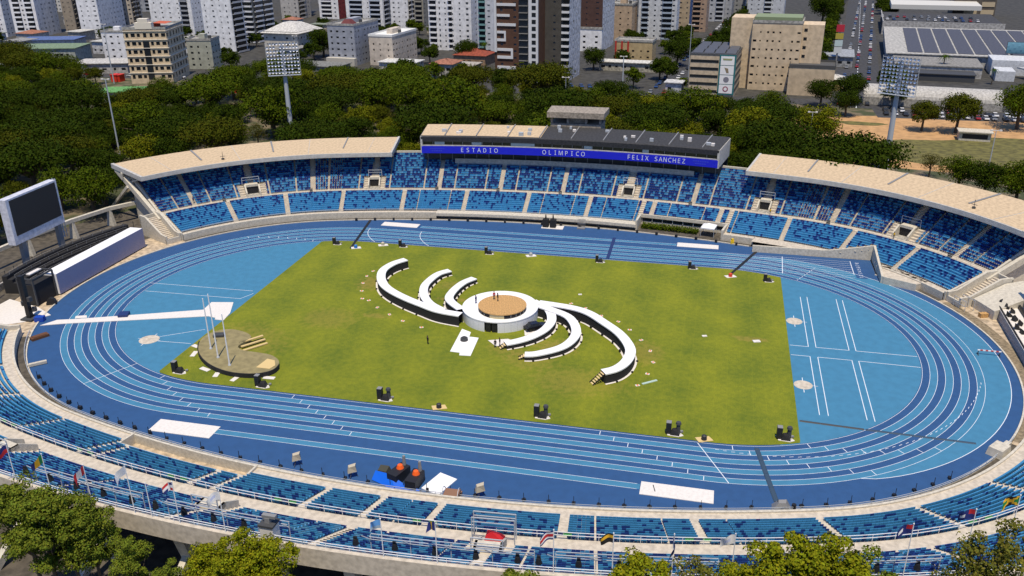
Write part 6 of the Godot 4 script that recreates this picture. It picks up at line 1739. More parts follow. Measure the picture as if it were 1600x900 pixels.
func shed(label: String, called: String, x: float, z: float, w: float, d: float, h: float, ang: float, wall: Color, roof: Color, pitch: float, cols := 0) -> Node3D:
	var t := thing(called, label, "building", Vector3(x, 0, z), deg_to_rad(ang))
	var m := MB.new(); var panes := []
	facade(m, panes, Vector3(-w, 0, 0), Vector3.RIGHT, Vector3.BACK, w, h, cols, 3.0, 1.6, 1.2, 0.6)
	facade(m, panes, Vector3(0, 0, 0), Vector3.FORWARD, Vector3.RIGHT, d, h, 0, 3.0, 1.6, 1.2, 0.6)
	m.quadh(Vector3(-w, 0, -d), Vector3(-w, 0, 0), Vector3(-w, h, 0), Vector3(-w, h, -d), Vector3.LEFT); m.quadh(Vector3(-w, 0, -d), Vector3(0, 0, -d), Vector3(0, h, -d), Vector3(-w, h, -d), Vector3.FORWARD)
	put("wall", m, mat("wall_%d" % wall.to_rgba32(), wall, 0.85, "stain", 0.05), t)
	for p in panes:
		m = MB.new(); m.quadh(p[0], p[1], p[2], p[3], p[4]); put("window", m, M("glass_dark"), t)
	m = MB.new()
	var e := 0.7
	if pitch > 0:   # hip
		var a := Vector3(-w - e, h, e); var b := Vector3(e, h, e); var c := Vector3(e, h, -d - e); var f := Vector3(-w - e, h, -d - e)
		var r0 := Vector3(-w / 2 - maxf(0, w - d) / 2, h + pitch, -d / 2 + maxf(0, d - w) / 2); var r1 := Vector3(-w / 2 + maxf(0, w - d) / 2, h + pitch, -d / 2 - maxf(0, d - w) / 2)
		m.quadh(a, b, r1, r0, Vector3(0, 1, 1)); m.quadh(b, c, r1, r0, Vector3(1, 1, 0)); m.quadh(c, f, r0, r1, Vector3(0, 1, -1)); m.quadh(f, a, r0, r1, Vector3(-1, 1, 0))
		m.quadh(a, b, c, f, Vector3.DOWN)
	else:
		m.box(Vector3(-w - e, h, -d - e), Vector3(e, h + 0.35, e))
	put("roof", m, mat("roof_%d" % roof.to_rgba32(), roof, 0.8, "stain", 0.06), t)
	return t
const TOWN_KEEP := [[-230, -240, 26, 30], [-290, -292, 26, 16], [-232, -275, 22, 18], [-210, -330, 26, 24], [-160, -305, 22, 28], [-140, -310, 22, 24], [-118, -360, 34, 18], [-93, -348, 18, 16], [-55, -265, 30, 20], [-38, -275, 24, 24], [-36, -378, 20, 30], [-90, -308, 26, 18], [-92, -278, 26, 18], [-122, -286, 26, 16], [-325, -280, 40, 22], [-365, -325, 36, 18], [-275, -256, 34, 20], [-165, -266, 36, 16], [-20, -300, 34, 16], [-8, -336, 30, 18], [-250, -328, 26, 18], [-254, -376, 20, 26], [-325, -402, 36, 24], [-380, -385, 36, 34], [-425, -380, 30, 26], [-20, -420, 30, 20], [-205, -450, 30, 20], [-180, -450, 24, 20]]
func city() -> void:
	var cg := MB.new(); rect(cg, -900, -1500, 900, -240, 0.014)
	setting("city_ground", cg, mat("city_ground", Color(0.055, 0.053, 0.047), 0.95, "stain", 0.02))
	var ctree := [make_tree("town_tree", 9.0, 5.5, 0, 40, 70, 0.30, "leaf_dark", 301), make_tree("town_tree", 8.0, 4.6, 0, 36, 70, 0.28, "leaf_mid", 302)]
	var cr := RandomNumberGenerator.new(); cr.seed = 61
	for i in 220:
		var cx := cr.randf_range(-430, 30); var cz := cr.randf_range(-440, -240)
		var hit := false
		for q in TOWN_KEEP:
			if absf(cx - q[0]) < q[2] - 3 and absf(cz - q[1]) < q[3] - 3: hit = true
		if not hit: plant(ctree[i % 2], Vector3(cx, 0, cz), cr.randf_range(0.7, 1.15), i * 1.3, "%s town tree between the houses and towers" % ["dark", "green"][i % 2], "%s town trees" % ["dark", "green"][i % 2])
	for i in 34:
		var f := i / 34.0
		for sd in [-1.0, 1.0]:
			if sd > 0 and i > 4 and i < 22: continue
			var q := Vector2(94, -232).lerp(Vector2(160, -740), f) + Vector2(sd * (13.5 + cr.randf() * 5.0) - (3.0 if sd < 0 else 0.0), cr.randf_range(-5, 5))
			if sd < 0 and q.y > -262: continue
			plant(ctree[i % 2], Vector3(q.x, 0, q.y), cr.randf_range(0.8, 1.3), i * 1.1, "%s street tree beside the wide avenue" % ["dark", "green"][i % 2], "%s trees along the wide avenue" % ["dark", "green"][i % 2])
	for i in 22:
		var q := Vector2(12, -262).lerp(Vector2(50, -620), i / 22.0) + Vector2(9.0 + cr.randf() * 5.0, cr.randf_range(-4, 4))
		if q.y > -300: continue
		plant(ctree[i % 2], Vector3(q.x, 0, q.y), cr.randf_range(0.8, 1.2), i * 1.1, "%s street tree beside the narrow street" % ["dark", "green"][i % 2], "%s trees along the narrow street" % ["dark", "green"][i % 2])
	for k in ctree: k.free()
	var white := Color(0.84, 0.84, 0.85); var wht2 := Color(0.68, 0.69, 0.71); var grey := Color(0.33, 0.34, 0.36); var beige := Color(0.50, 0.44, 0.36); var tan := Color(0.58, 0.46, 0.30); var dark := Color(0.07, 0.065, 0.06); var brown := Color(0.10, 0.045, 0.025)
	building("white tower with ribbed balconies at the far left edge of town", -441, -369, 19.5, 12, 52, 9, white, 5, 3, {"balc": [[-10.0, -4.0, 1.2]]})
	building("white tower with pale blue side windows beside the ribbed tower", -417, -372, 17.5, 25.6, 56, 9, white, 4, 7, {"balc": [[-15.5, -10.5, 1.4], [-7.0, -2.0, 1.4]]})
	building("narrow brownish tower between two white towers", -406, -395, 8.1, 8.7, 50, 9, Color(0.34, 0.29, 0.23), 2, 2, {"sbalc": [[1.0, 7.0, 1.2]]})
	building("white tower with grey stepped side behind the small white block", -369, -373, 14, 34, 55, 9, white, 4, 9, {})
	building("beige tower with dark balconies behind the cream hotel", -373, -414, 7.7, 14, 50, 9, beige, 2, 3, {"sbalc": [[1, 7, 1.3], [8, 13, 1.3]]})
	building("bright white tower with dark paired windows behind the cream hotel", -313, -395, 34.9, 16.7, 60, -6, Color(0.86, 0.86, 0.86), 6, 6, {"balc": [[-9, -3, 1.3]], "bcol": grey})
	building("bright white slab with rows of small windows before the dark balconied tower", -241, -323, 20.4, 11.5, 52, -6, Color(0.86, 0.86, 0.86), 5, 3, {"sbalc": [[0.5, 11, 1.6]], "bcol": Color(0.4, 0.41, 0.43)})
	building("dark glass tower with pale balcony bands", -251, -366, 7.7, 21.7, 60, -6, Color(0.10, 0.11, 0.12), 2, 5, {"balc": [[-7.5, -0.5, 1.4]], "sbalc": [[1, 9, 1.4], [11, 20, 1.4]], "bcol": wht2})
	building("small white four-storey block beside the cream hotel", -287, -288, 15.1, 9, 15.8, 9, white, 4, 2, {"each": true, "sh": 3.6})
	# cream hotel with arched gable
	var t := building("cream seven-storey hotel with a dark glass strip and red roof terrace", -221, -228, 20.2, 25.2, 25.7, 15, Color(0.66, 0.52, 0.34), 7, 6, {"name": "hotel", "each": true, "sh": 3.9, "ww": 1.3, "sw": 2.2, "wh": 1.9, "yf": 1.2, "plain": true})
	var m := MB.new(); m.box(Vector3(-11.6, 2.0, 0.005), Vector3(-8.6, 20.0, 0.12)); put("glass_strip", m, M("glass_dark"), t)
	m = MB.new(); m.box(Vector3(-14.2, 25.7, -3.0), Vector3(-6.2, 28.6, 0.3)); m.box(Vector3(-12.6, 28.6, -3.0), Vector3(-7.8, 30.4, 0.25)); put("gable", m, mat("gable_cream", Color(0.72, 0.66, 0.55), 0.8), t)
	m = MB.new(); m.quadh(Vector3(-7, 28.0, -4), Vector3(-1, 27.6, -4), Vector3(-1, 27.6, -14), Vector3(-7, 28.0, -14), Vector3.UP); m.box(Vector3(-7, 25.7, -14), Vector3(-6.8, 27.9, -4)); put("red_awning", m, mat("awning_red", Color(0.48, 0.10, 0.04), 0.8), t)
	for y in [5.0, 8.9, 12.8, 16.7, 20.6, 24.6]:
		m = MB.new(); m.box(Vector3(-20.4, y, 0.003), Vector3(0.2, y + 0.25, 0.35)); m.box(Vector3(0.003, y, -25.3), Vector3(0.35, y + 0.25, 0.0)); put("cornice", m, mat("gable_cream", Color(0.72, 0.66, 0.55), 0.8), t)
	building("grey-green house block with dark garage beside the cream hotel", -224, -270, 13.4, 12, 14.9, 9, Color(0.40, 0.41, 0.34), 3, 3, {"each": true, "name": "house_block"})
	building("beige tower far behind the hip-roofed building", -287, -500, 15.8, 18, 60, -6, Color(0.50, 0.48, 0.45), 3, 4, {"sbalc": [[1, 9, 1.4]]})
	t = building("white block under a pale hip roof behind the floodlight", -199, -319, 22.1, 25.6, 12.6, -6, Color(0.60, 0.56, 0.48), 5, 8, {"each": true, "sh": 3.7, "plain": true, "name": "house_block"})
	m = MB.new()
	for q in [[Vector3(-23.6, 12.6, 1.5), Vector3(1.5, 12.6, 1.5), Vector3(-7, 17.5, -10), Vector3(-15, 17.5, -10)], [Vector3(1.5, 12.6, 1.5), Vector3(1.5, 12.6, -27), Vector3(-7, 17.5, -17), Vector3(-7, 17.5, -10)], [Vector3(1.5, 12.6, -27), Vector3(-23.6, 12.6, -27), Vector3(-15, 17.5, -17), Vector3(-7, 17.5, -17)], [Vector3(-23.6, 12.6, -27), Vector3(-23.6, 12.6, 1.5), Vector3(-15, 17.5, -10), Vector3(-15, 17.5, -17)], [Vector3(-15, 17.5, -10), Vector3(-7, 17.5, -10), Vector3(-7, 17.5, -17), Vector3(-15, 17.5, -17)]]: m.quadh(q[0], q[1], q[2], q[3], Vector3.UP)
	put("hip_roof", m, mat("roof_pale", Color(0.62, 0.60, 0.56), 0.8, "stain", 0.06), t)
	building("white and red tower far behind the grey block", -255, -504, 17.2, 11, 60, -6, white, 3, 2, {"side": Color(0.30, 0.035, 0.03), "balc": [[-15, -6, 1.3]]})
	building("white tower with blue awnings and balconies", -196, -447, 29.2, 13.1, 60, -6, white, 5, 3, {"balc": [[-26, -16, 1.4], [-10, -2, 1.4]], "sbalc": [[2, 10, 1.4]], "bcol": Color(0.5, 0.54, 0.62)})
	t = building("blue-grey mid-rise with a dark red hut on its roof", -152, -292, 16.1, 27.6, 20.9, -6, Color(0.34, 0.36, 0.41), 4, 8, {"each": true, "name": "apartment_block"})
	m = MB.new(); m.hexa([Vector3(-9, 20.9, -8), Vector3(-2, 20.9, -8), Vector3(-2, 20.9, -1), Vector3(-9, 20.9, -1), Vector3(-7, 23.6, -6), Vector3(-4, 23.6, -6), Vector3(-4, 23.6, -3), Vector3(-7, 23.6, -3)]); put("red_hut", m, mat("hut_red", Color(0.13, 0.03, 0.03), 0.8), t)
	m = MB.new(); m.box(Vector3(-16.6, 0, 0.01), Vector3(0.5, 4.2, 3.0)); put("podium", m, mat("podium_cream", Color(0.5, 0.47, 0.4), 0.8), t)
	building("cream five-storey block with a white roof beside the blue-grey one", -132, -295, 13.9, 29.9, 15.3, -6, Color(0.62, 0.54, 0.45), 3, 9, {"each": true, "roofmat": mat("roof_white", Color(0.72, 0.72, 0.70), 0.8), "name": "apartment_block", "sh": 3.0})
	building("white balconied tower behind the cream five-storey block", -178, -449, 13.6, 11.7, 60, -6, white, 3, 3, {"sbalc": [[1, 6, 1.4], [7, 11, 1.4]]})
	building("dull beige tower with recessed balconies", -165, -444, 6.9, 9.8, 60, -6, Color(0.30, 0.28, 0.23), 1, 2, {"balc": [[-6, -1, 1.2]]})
	building("large white tower with scattered dark windows", -105, -354, 27.3, 10.4, 62, -6, Color(0.82, 0.82, 0.83), 7, 2, {"ww": 1.1, "wh": 1.2, "balc": [[-26.5, -22.0, 1.3], [-14.5, -12.0, 0.8]]})
	building("narrow white tower with teal window strip", -89, -344, 9.9, 7.5, 60, -6, Color(0.58, 0.60, 0.64), 2, 1, {"sbalc": [], "balc": [[-9.0, -5.0, 0.9]], "bcol": Color(0.15, 0.3, 0.3)})
	# patterned brown and white tower, with its white window column
	t = building("brown tower patterned with white frames and a white window column", -45, -257, 21.8, 16, 52, -6, brown, 4, 0, {"ww": 1.2, "wh": 1.0, "plain": true})
	m = MB.new(); m.box(Vector3(-4.6, 0, 0.005), Vector3(-0.0, 52, 0.8)); put("white_column", m, mat("column_white", Color(0.66, 0.66, 0.66), 0.8), t)
	for i in 16:
		m = MB.new(); m.box(Vector3(-3.0, 2.5 + i * 3.1, 0.8), Vector3(-1.0, 4.4 + i * 3.1, 0.84)); put("window", m, M("glass_dark"), t)
	m = MB.new(); m.box(Vector3(-21.8, 14, 0.005), Vector3(-20.6, 52, 0.5)); put("edge_band", m, mat("column_white", Color(0.66, 0.66, 0.66), 0.8), t)
	for b in [[-20.4, 6.2, -11, 7.6], [-20.4, 2.2, -17, 3.6], [-20.4, 11.0, -12.5, 12.3], [-13.5, 12.3, -12.5, 14.6], [-20.4, 14.6, -12.5, 15.8], [-20.4, 19.0, -16.0, 20.2], [-16.8, 20.2, -16.0, 22.6], [-20.4, 22.6, -16.0, 23.7], [-20.4, 26.0, -11.0, 27.2], [-20.4, 30.2, -14.0, 31.3], [-20.4, 35.0, -11.0, 36.2]]:
		m = MB.new(); m.box(Vector3(b[0], b[1], 0.005), Vector3(b[2], b[3], 0.45)); put("white_frame", m, mat("column_white", Color(0.66, 0.66, 0.66), 0.8), t)
	m = MB.new(); m.box(Vector3(-9.6, 0, 0.004), Vector3(-4.7, 52, 0.1)); put("grey_strip", m, mat("strip_grey", Color(0.06, 0.058, 0.052), 0.8), t)
	for i in 16:
		m = MB.new(); m.box(Vector3(-9.4, 1.0 + i * 3.1, 0.1), Vector3(-5.0, 1.15 + i * 3.1, 1.0)); put("balcony", m, M("mid_grey"), t)
	building("dark grey tower with white corner balconies and pale side", -32, -266, 14.9, 19.8, 54, -6, Color(0.075, 0.07, 0.062), 4, 5, {"side": Color(0.62, 0.63, 0.66), "balc": [[-3.4, 0.2, 1.8]], "bcol": Color(0.68, 0.68, 0.68), "plain": true, "each": false})
	building("dark brown tower with a white base behind the dark grey one", -30, -366, 12.8, 30, 50, -6, Color(0.085, 0.04, 0.03), 2, 7, {"side": Color(0.72, 0.73, 0.75), "yf": 13.0, "wh": 0.8})
	m = MB.new(); m.box(Vector3(-42.9, 0, -365.9), Vector3(-30.2, 12.6, -364.8)); 
	building("low white block in front of the dark brown tower", -29.8, -363.5, 13.0, 2.0, 12.6, -6, white, 2, 0, {"plain": true, "name": "white_block", "each": true})
	building("tan five-storey block with small dark windows", -18, -413, 14.9, 16, 21.5, -6, Color(0.50, 0.37, 0.25), 3, 2, {"each": true, "name": "apartment_block", "sh": 3.6})
	building("white tower with a grid of small blue windows", 9, -420, 24.1, 9.8, 58, -6, Color(0.60, 0.62, 0.64), 7, 2, {"balc": [[-22, -18, 1.2], [-9, -3, 1.2]], "bcol": Color(0.35, 0.42, 0.5)})
	building("narrow tan and blue tower at the street corner", 16, -439, 7.9, 10.9, 50, -6, Color(0.44, 0.34, 0.22), 2, 3, {"side": Color(0.05, 0.12, 0.30)})
	building("pinkish tan tower along the narrow street", 26, -464, 9.4, 12.6, 55, -6, Color(0.40, 0.28, 0.20), 2, 3, {"balc": [[-9, -4, 1.2]]})
	building("grey and white tower far along the narrow street", 37, -526, 11.1, 15.8, 55, -6, Color(0.45, 0.46, 0.48), 3, 3, {"balc": [[-6, -1, 1.2]]})
	building("grey tower beyond the end of the narrow street", 52, -560, 12, 14, 50, -6, Color(0.30, 0.31, 0.32), 3, 3, {})
	building("white tower with sage and navy stripes behind the tan hospital block", 79, -531, 25.9, 16, 55, -6, Color(0.56, 0.58, 0.60), 6, 3, {"balc": [[-14, -9, 1.3]], "side": Color(0.60, 0.61, 0.64)})
	var bg := RandomNumberGenerator.new(); bg.seed = 15
	var tones := [Color(0.66, 0.67, 0.70), Color(0.58, 0.58, 0.58), Color(0.46, 0.43, 0.38), Color(0.36, 0.37, 0.39), Color(0.62, 0.60, 0.55)]
	var tn := ["white", "pale grey", "beige", "mid grey", "cream"]
	for i in 30:
		var k := i % 5
		var bx := -620.0 + i * 23.5 + bg.randf_range(-5, 5)
		var w := bg.randf_range(13, 22)
		building("%s background tower closing a gap in the skyline of towers" % tn[k], bx, bg.randf_range(-600, -500) - (40.0 if i % 2 else 0.0), w, bg.randf_range(12, 18), bg.randf_range(50, 62), -6, tones[k], bg.randi_range(3, 6), 3, {"balc": [[-w * 0.6, -w * 0.25, 1.3]]}).set_meta("group", "%s background towers of the skyline" % tn[k])
	# low houses between the towers
	var roofs := [Color(0.42, 0.41, 0.38), Color(0.55, 0.54, 0.50), Color(0.30, 0.30, 0.29), Color(0.36, 0.15, 0.09), Color(0.24, 0.28, 0.22)]
	var rn := ["grey", "pale", "dark", "red-brown", "green-grey"]
	var low := RandomNumberGenerator.new(); low.seed = 23
	for i in 64:
		var lx := -430.0 + (i % 16) * 29.0 + low.randf_range(-6, 6); var lz: float = [-262.0, -300.0, -340.0, -430.0][i / 16] + low.randf_range(-10, 6)
		if lx > -10.0: continue
		var hit := false
		for q in TOWN_KEEP:
			if absf(lx - q[0]) < q[2] and absf(lz - q[1]) < q[3]: hit = true
		if hit: continue
		var k := low.randi() % 5
		shed("low house with a %s roof between the towers" % rn[k], "town_house", lx, lz, low.randf_range(10, 19), low.randf_range(9, 15), low.randf_range(3.5, 8.0), -6, [Color(0.55, 0.54, 0.52), Color(0.50, 0.44, 0.35), Color(0.60, 0.60, 0.60)][i % 3], roofs[k], 1.8 if k == 3 else 0.0, low.randi_range(3, 5)).set_meta("group", "low houses with %s roofs" % rn[k])
	# red fronted block, shops
	t = building("low tan block with a red-framed end", 2, -331, 20.5, 11, 10.4, -6, Color(0.50, 0.38, 0.20), 5, 2, {"each": true, "name": "shop_block", "sh": 3.2, "plain": true})
	for x in [-20.4, -17.0, -13.6]:
		m = MB.new(); m.box(Vector3(x, 0, 0.005), Vector3(x + 0.9, 10.4, 0.4)); put("red_pier", m, mat("pier_red", Color(0.42, 0.03, 0.02), 0.7), t)
	shed("long shop with a white flat roof by the grey lamp post", "shop", 7.7, -297, 30, 8, 4.2, -6, Color(0.45, 0.42, 0.34), Color(0.68, 0.66, 0.60), 0.0, 8)
	shed("house with a red hip roof beside the palm", "house", -82.9, -301, 18, 15, 5.5, -6, Color(0.40, 0.26, 0.16), Color(0.30, 0.06, 0.025), 3.0, 5)
	shed("grey ribbed shed roof before the red hip roof", "shed", -83.2, -272, 17.5, 16, 4.0, -6, Color(0.3, 0.29, 0.27), Color(0.44, 0.40, 0.35), 0.0)
	shed("small white shop beside the cream five-storey block", "shop", -116, -282, 20, 12, 3.6, -6, Color(0.60, 0.58, 0.54), Color(0.66, 0.66, 0.64), 0.0, 4)
	shed("long low building with a green roof and teal end", "school_building", -310, -272, 36, 20, 8.5, 14, Color(0.42, 0.45, 0.40), Color(0.20, 0.28, 0.17), 0.0, 12)
	shed("white shed with a blue roof edge before the pale towers", "shed", -347, -318, 34, 16, 6.5, 14, Color(0.55, 0.56, 0.58), Color(0.10, 0.16, 0.36), 0.0, 6)
	shed("low white market roof before the cream hotel", "market_shed", -262, -250, 28, 16, 5.0, 14, Color(0.50, 0.48, 0.46), Color(0.55, 0.53, 0.49), 0.0, 6)
	shed("filling station canopy with a bright green edge", "filling_station", -208, -184, 19, 12, 4.2, 15, Color(0.55, 0.52, 0.46), Color(0.14, 0.36, 0.10), 0.0, 4)
	shed("grey market roof beside the red box behind the floodlight", "market_shed", -150, -262, 34, 14, 4.0, -6, Color(0.3, 0.29, 0.27), Color(0.22, 0.22, 0.20), 0.0, 5)
	m = MB.new(); m.box(Vector3(-3, 0, -2), Vector3(3, 3.6, 2)); m.box(Vector3(-3.2, 3.6, -2.2), Vector3(3.2, 3.9, 2.2)); one("red_kiosk", m, mat("kiosk_red", Color(0.62, 0.03, 0.01), 0.6), "bright red kiosk at the foot of the left floodlight's view", "kiosk", Vector3(-175, 0, -212))
	m = MB.new(); m.box(Vector3(-2.5, 0, -2), Vector3(2.5, 3.2, 2)); m.box(Vector3(-2.7, 3.2, -2.2), Vector3(2.7, 3.5, 2.2)); one("red_kiosk", m, mat("kiosk_red", Color(0.62, 0.03, 0.01), 0.6), "small red kiosk before the low white market roof", "kiosk", Vector3(-252, 0, -228))
	# logo building
	t = thing("office_block", "cream office block with white emblem panels and solar roof", "building", Vector3(45, 0, -239), deg_to_rad(-6.0))
	m = MB.new(); m.box(Vector3(-19.4, 0, -34), Vector3(0, 17.7, 0)); put("wall", m, mat("wall_office", Color(0.58, 0.47, 0.33), 0.8, "soft", 0.06), t)
	for i in 5:
		m = MB.new(); m.box(Vector3(-19.2, 1.6 + i * 3.2, 0.004), Vector3(-7.2, 2.7 + i * 3.2, 0.12)); put("window_band", m, M("glass_dark"), t)
	m = MB.new(); m.box(Vector3(-6.9, 1.0, 0.005), Vector3(0.1, 17.9, 0.3)); put("teal_frame", m, mat("teal", Color(0.02, 0.15, 0.16), 0.6), t)
	for i in 4:
		m = MB.new(); m.box(Vector3(-6.3, 1.6 + i * 4.0, 0.3), Vector3(-0.6, 5.3 + i * 4.0, 0.38))
		var panel := put("emblem_panel", m, M("white"), t)
		m = MB.new()
		if i == 3: m.hexa([Vector3(-5.2, 15.6, 0.385), Vector3(-1.8, 15.6, 0.385), Vector3(-1.8, 15.6, 0.42), Vector3(-5.2, 15.6, 0.42), Vector3(-5.6, 16.4, 0.385), Vector3(-1.4, 16.4, 0.385), Vector3(-1.4, 16.4, 0.42), Vector3(-5.6, 16.4, 0.42)])
		elif i == 2: m.hexa([Vector3(-3.6, 10.3, 0.385), Vector3(-2.6, 10.3, 0.385), Vector3(-2.6, 10.3, 0.42), Vector3(-3.6, 10.3, 0.42), Vector3(-4.6, 12.6, 0.385), Vector3(-3.0, 12.2, 0.385), Vector3(-3.0, 12.2, 0.42), Vector3(-4.6, 12.6, 0.42)])
		else: m.cone(Vector3(-3.5, 3.45 + i * 4.0, 0.385), Vector3(-3.5, 3.45 + i * 4.0, 0.42), 1.2, 1.2, 18)
		put("emblem", m, mat("emblem_%d" % i, [Color(0.30, 0.10, 0.14), Color(0.20, 0.20, 0.24), Color(0.25, 0.20, 0.12), Color(0.32, 0.34, 0.16)][i], 0.6), panel)
		if i == 0:
			m = MB.new(); m.cone(Vector3(-3.5, 3.45, 0.42), Vector3(-3.5, 3.45, 0.44), 0.7, 0.7, 16); put("emblem_core", m, M("white"), panel)
	for i in 5:
		m = MB.new(); m.box(Vector3(0.004, 2.0 + i * 3.1, -32), Vector3(0.1, 3.2 + i * 3.1, -1.5)); put("side_windows", m, M("dark_grey"), t)
	m = MB.new(); m.box(Vector3(-19.6, 17.7, -34.2), Vector3(0.2, 18.0, 0.2)); put("roof", m, M("dark_grey"), t)
	for j in 3:
		for i in 4:
			m = MB.new(); m.hexa([Vector3(-18.6 + i * 4.7, 18.05, -1.6 - j * 11), Vector3(-14.6 + i * 4.7, 18.05, -1.6 - j * 11), Vector3(-14.6 + i * 4.7, 18.05, -9.6 - j * 11), Vector3(-18.6 + i * 4.7, 18.05, -9.6 - j * 11), Vector3(-18.6 + i * 4.7, 18.2, -1.6 - j * 11), Vector3(-14.6 + i * 4.7, 18.2, -1.6 - j * 11), Vector3(-14.6 + i * 4.7, 19.0, -9.6 - j * 11), Vector3(-18.6 + i * 4.7, 19.0, -9.6 - j * 11)]); put("solar_panel", m, mat("solar", Color(0.075, 0.08, 0.095), 0.6), t)
	# tan hospital slab
	t = building("big tan eight-storey slab with paired dark windows", 72, -257, 21.0, 16, 29.4, -6, Color(0.66, 0.52, 0.35), 8, 0, {"each": true, "name": "hospital_block", "sh": 3.7, "ww": 1.0, "wh": 0.8, "yf": 1.0, "plain": true})
	m = MB.new(); m.box(Vector3(-30.6, 0, -18), Vector3(-21.2, 30.8, -3)); put("stair_wing", m, mat("wing_tan", Color(0.66, 0.52, 0.35), 0.8, "soft", 0.05), t)
	m = MB.new(); m.box(Vector3(0.02, 0, -16), Vector3(9.0, 28.6, -2)); put("plain_wing", m, mat("wing_tan", Color(0.66, 0.52, 0.35), 0.8, "soft", 0.05), t)
	for i in 7:
		m = MB.new(); m.box(Vector3(0.8, 3.5 + i * 3.7, -2), Vector3(2.2, 4.8 + i * 3.7, -1.95)); put("window", m, M("glass_dark"), t)
	m = MB.new(); m.box(Vector3(-20.5, 30.3, -15.5), Vector3(-0.5, 31.6, -0.4)); put("green_parapet", m, mat("parapet_green", Color(0.20, 0.25, 0.14), 0.8), t)
	building("plain tan windowless block with a dark roof beside the slab", 86.5, -247, 18.8, 16, 12.3, -6, Color(0.60, 0.47, 0.31), 0, 0, {"plain": true, "name": "plain_block", "roofmat": mat("roof_charcoal", Color(0.07, 0.07, 0.07), 0.9)})
	shed("grey shop roof behind the tan slab", "shop", 104, -330, 16, 26, 5.0, -6, Color(0.35, 0.36, 0.37), Color(0.34, 0.36, 0.38), 0.0, 4)
	shed("tan gabled shed beside the avenue", "shed", 92.5, -262, 7.5, 9, 5.0, -6, Color(0.46, 0.34, 0.14), Color(0.60, 0.58, 0.54), 1.6)
	shed("small white kiosk house at the street corner", "kiosk", 22.5, -243, 7, 7, 4.6, -6, Color(0.55, 0.56, 0.58), Color(0.6, 0.6, 0.6), 0.0, 2)
	# mall with solar roof
	t = thing("shopping_mall", "wide mall with rows of solar panels on a pale sloping roof", "building", Vector3(122, 0, -340), deg_to_rad(-7.0))
	m = MB.new(); m.box(Vector3(0, 0, -88), Vector3(130, 6.0, 0)); put("wall", m, mat("mall_wall", Color(0.48, 0.47, 0.45), 0.85, "stain", 0.05), t)
	m = MB.new(); m.hexa([Vector3(-1, 6, 1), Vector3(131, 6, 1), Vector3(131, 6, -89), Vector3(-1, 6, -89), Vector3(-1, 6.4, 1), Vector3(131, 6.4, 1), Vector3(131, 9.4, -89), Vector3(-1, 9.4, -89)]); put("roof", m, mat("mall_roof", Color(0.45, 0.44, 0.41), 0.85, "stain", 0.05), t)
	for i in 15:
		m = MB.new(); var x := 9.5 + i * 7.9
		m.hexa([Vector3(x, 6.55, -3), Vector3(x + 7.0, 6.55, -3), Vector3(x + 7.0, 9.3, -84), Vector3(x, 9.3, -84), Vector3(x, 6.75, -3), Vector3(x + 7.0, 6.75, -3), Vector3(x + 7.0, 9.5, -84), Vector3(x, 9.5, -84)]); put("solar_panel", m, mat("solar_mall", Color(0.075, 0.075, 0.09), 0.6, "soft", 0.08), t)
	t = thing("mall_annex", "grey flat-roofed mall annex in front of the solar roof", "building", Vector3(124, 0, -300), deg_to_rad(-7.0))
	m = MB.new(); m.box(Vector3(-4, 0, -36), Vector3(34, 5.0, -8)); put("wall", m, mat("mall_wall", Color(0.48, 0.47, 0.45), 0.85), t)
	m = MB.new(); m.box(Vector3(-4.4, 5.0, -36.4), Vector3(34.4, 5.5, -7.6)); put("roof", m, mat("annex_roof", Color(0.27, 0.26, 0.24), 0.9, "stain", 0.06), t)
	m = MB.new(); m.box(Vector3(-2, 0, -7.5), Vector3(30, 3.2, 4)); m.box(Vector3(-2.4, 3.2, -7.5), Vector3(30.4, 3.6, 4.4)); put("front_canopy", m, M("dark_grey"), t)
	t = thing("mall_annex", "white mall front with an angular white porch roof", "building", Vector3(166, 0, -318), deg_to_rad(-7.0))
	m = MB.new(); m.box(Vector3(0, 0, -18), Vector3(60, 7.0, 0)); put("wall", m, mat("annex_white", Color(0.60, 0.62, 0.64), 0.7, "soft", 0.08), t)
	m = MB.new(); m.box(Vector3(17, 3.6, 0.005), Vector3(30, 4.8, 0.1)); put("window_band", m, M("glass_dark"), t)
	m = MB.new(); m.prism(PackedVector2Array([Vector2(10, 6), Vector2(58, 4), Vector2(58, 18), Vector2(18, 20)]), 4.4, 5.0); put("porch_roof", m, mat("porch_white", Color(0.55, 0.56, 0.54), 0.7, "stain", 0.08), t)
	m = MB.new(); m.box(Vector3(0, 0, 5), Vector3(8, 4.6, 18)); m.box(Vector3(20, 0, 7), Vector3(56, 4.4, 16)); put("porch_block", m, mat("annex_white", Color(0.60, 0.62, 0.64), 0.7), t)
	t = thing("billboard", "wide billboard with a blue seascape print before the solar roof", "billboard", Vector3(176, 0, -336), deg_to_rad(-7.0))
	m = MB.new(); m.box(Vector3(0, 7.6, -0.3), Vector3(22, 13.4, 0)); put("panel", m, M("dark_grey"), t)
	m = MB.new()
	for i in 22:
		for j in 6:
			var s := i / 22.0; var v := j / 6.0; var nz := 0.5 + 0.5 * sin(i * 1.9 + j * 2.7) * cos(i * 0.7 - j)
			var c := Color(0.03, 0.10, 0.16).lerp(Color(0.16, 0.36, 0.46), clampf(v * 0.9 + nz * 0.3 - 0.1, 0, 1)) if s < 0.66 else Color(0.01, 0.02, 0.05).lerp(Color(0.03, 0.05, 0.10), nz)
			m.col = c
			m.quadh(Vector3(0.2 + i * 0.98, 7.8 + j * 0.9, 0.02), Vector3(1.18 + i * 0.98, 7.8 + j * 0.9, 0.02), Vector3(1.18 + i * 0.98, 8.7 + j * 0.9, 0.02), Vector3(0.2 + i * 0.98, 8.7 + j * 0.9, 0.02), Vector3.BACK)
	put("print", m, M("painted"), t)
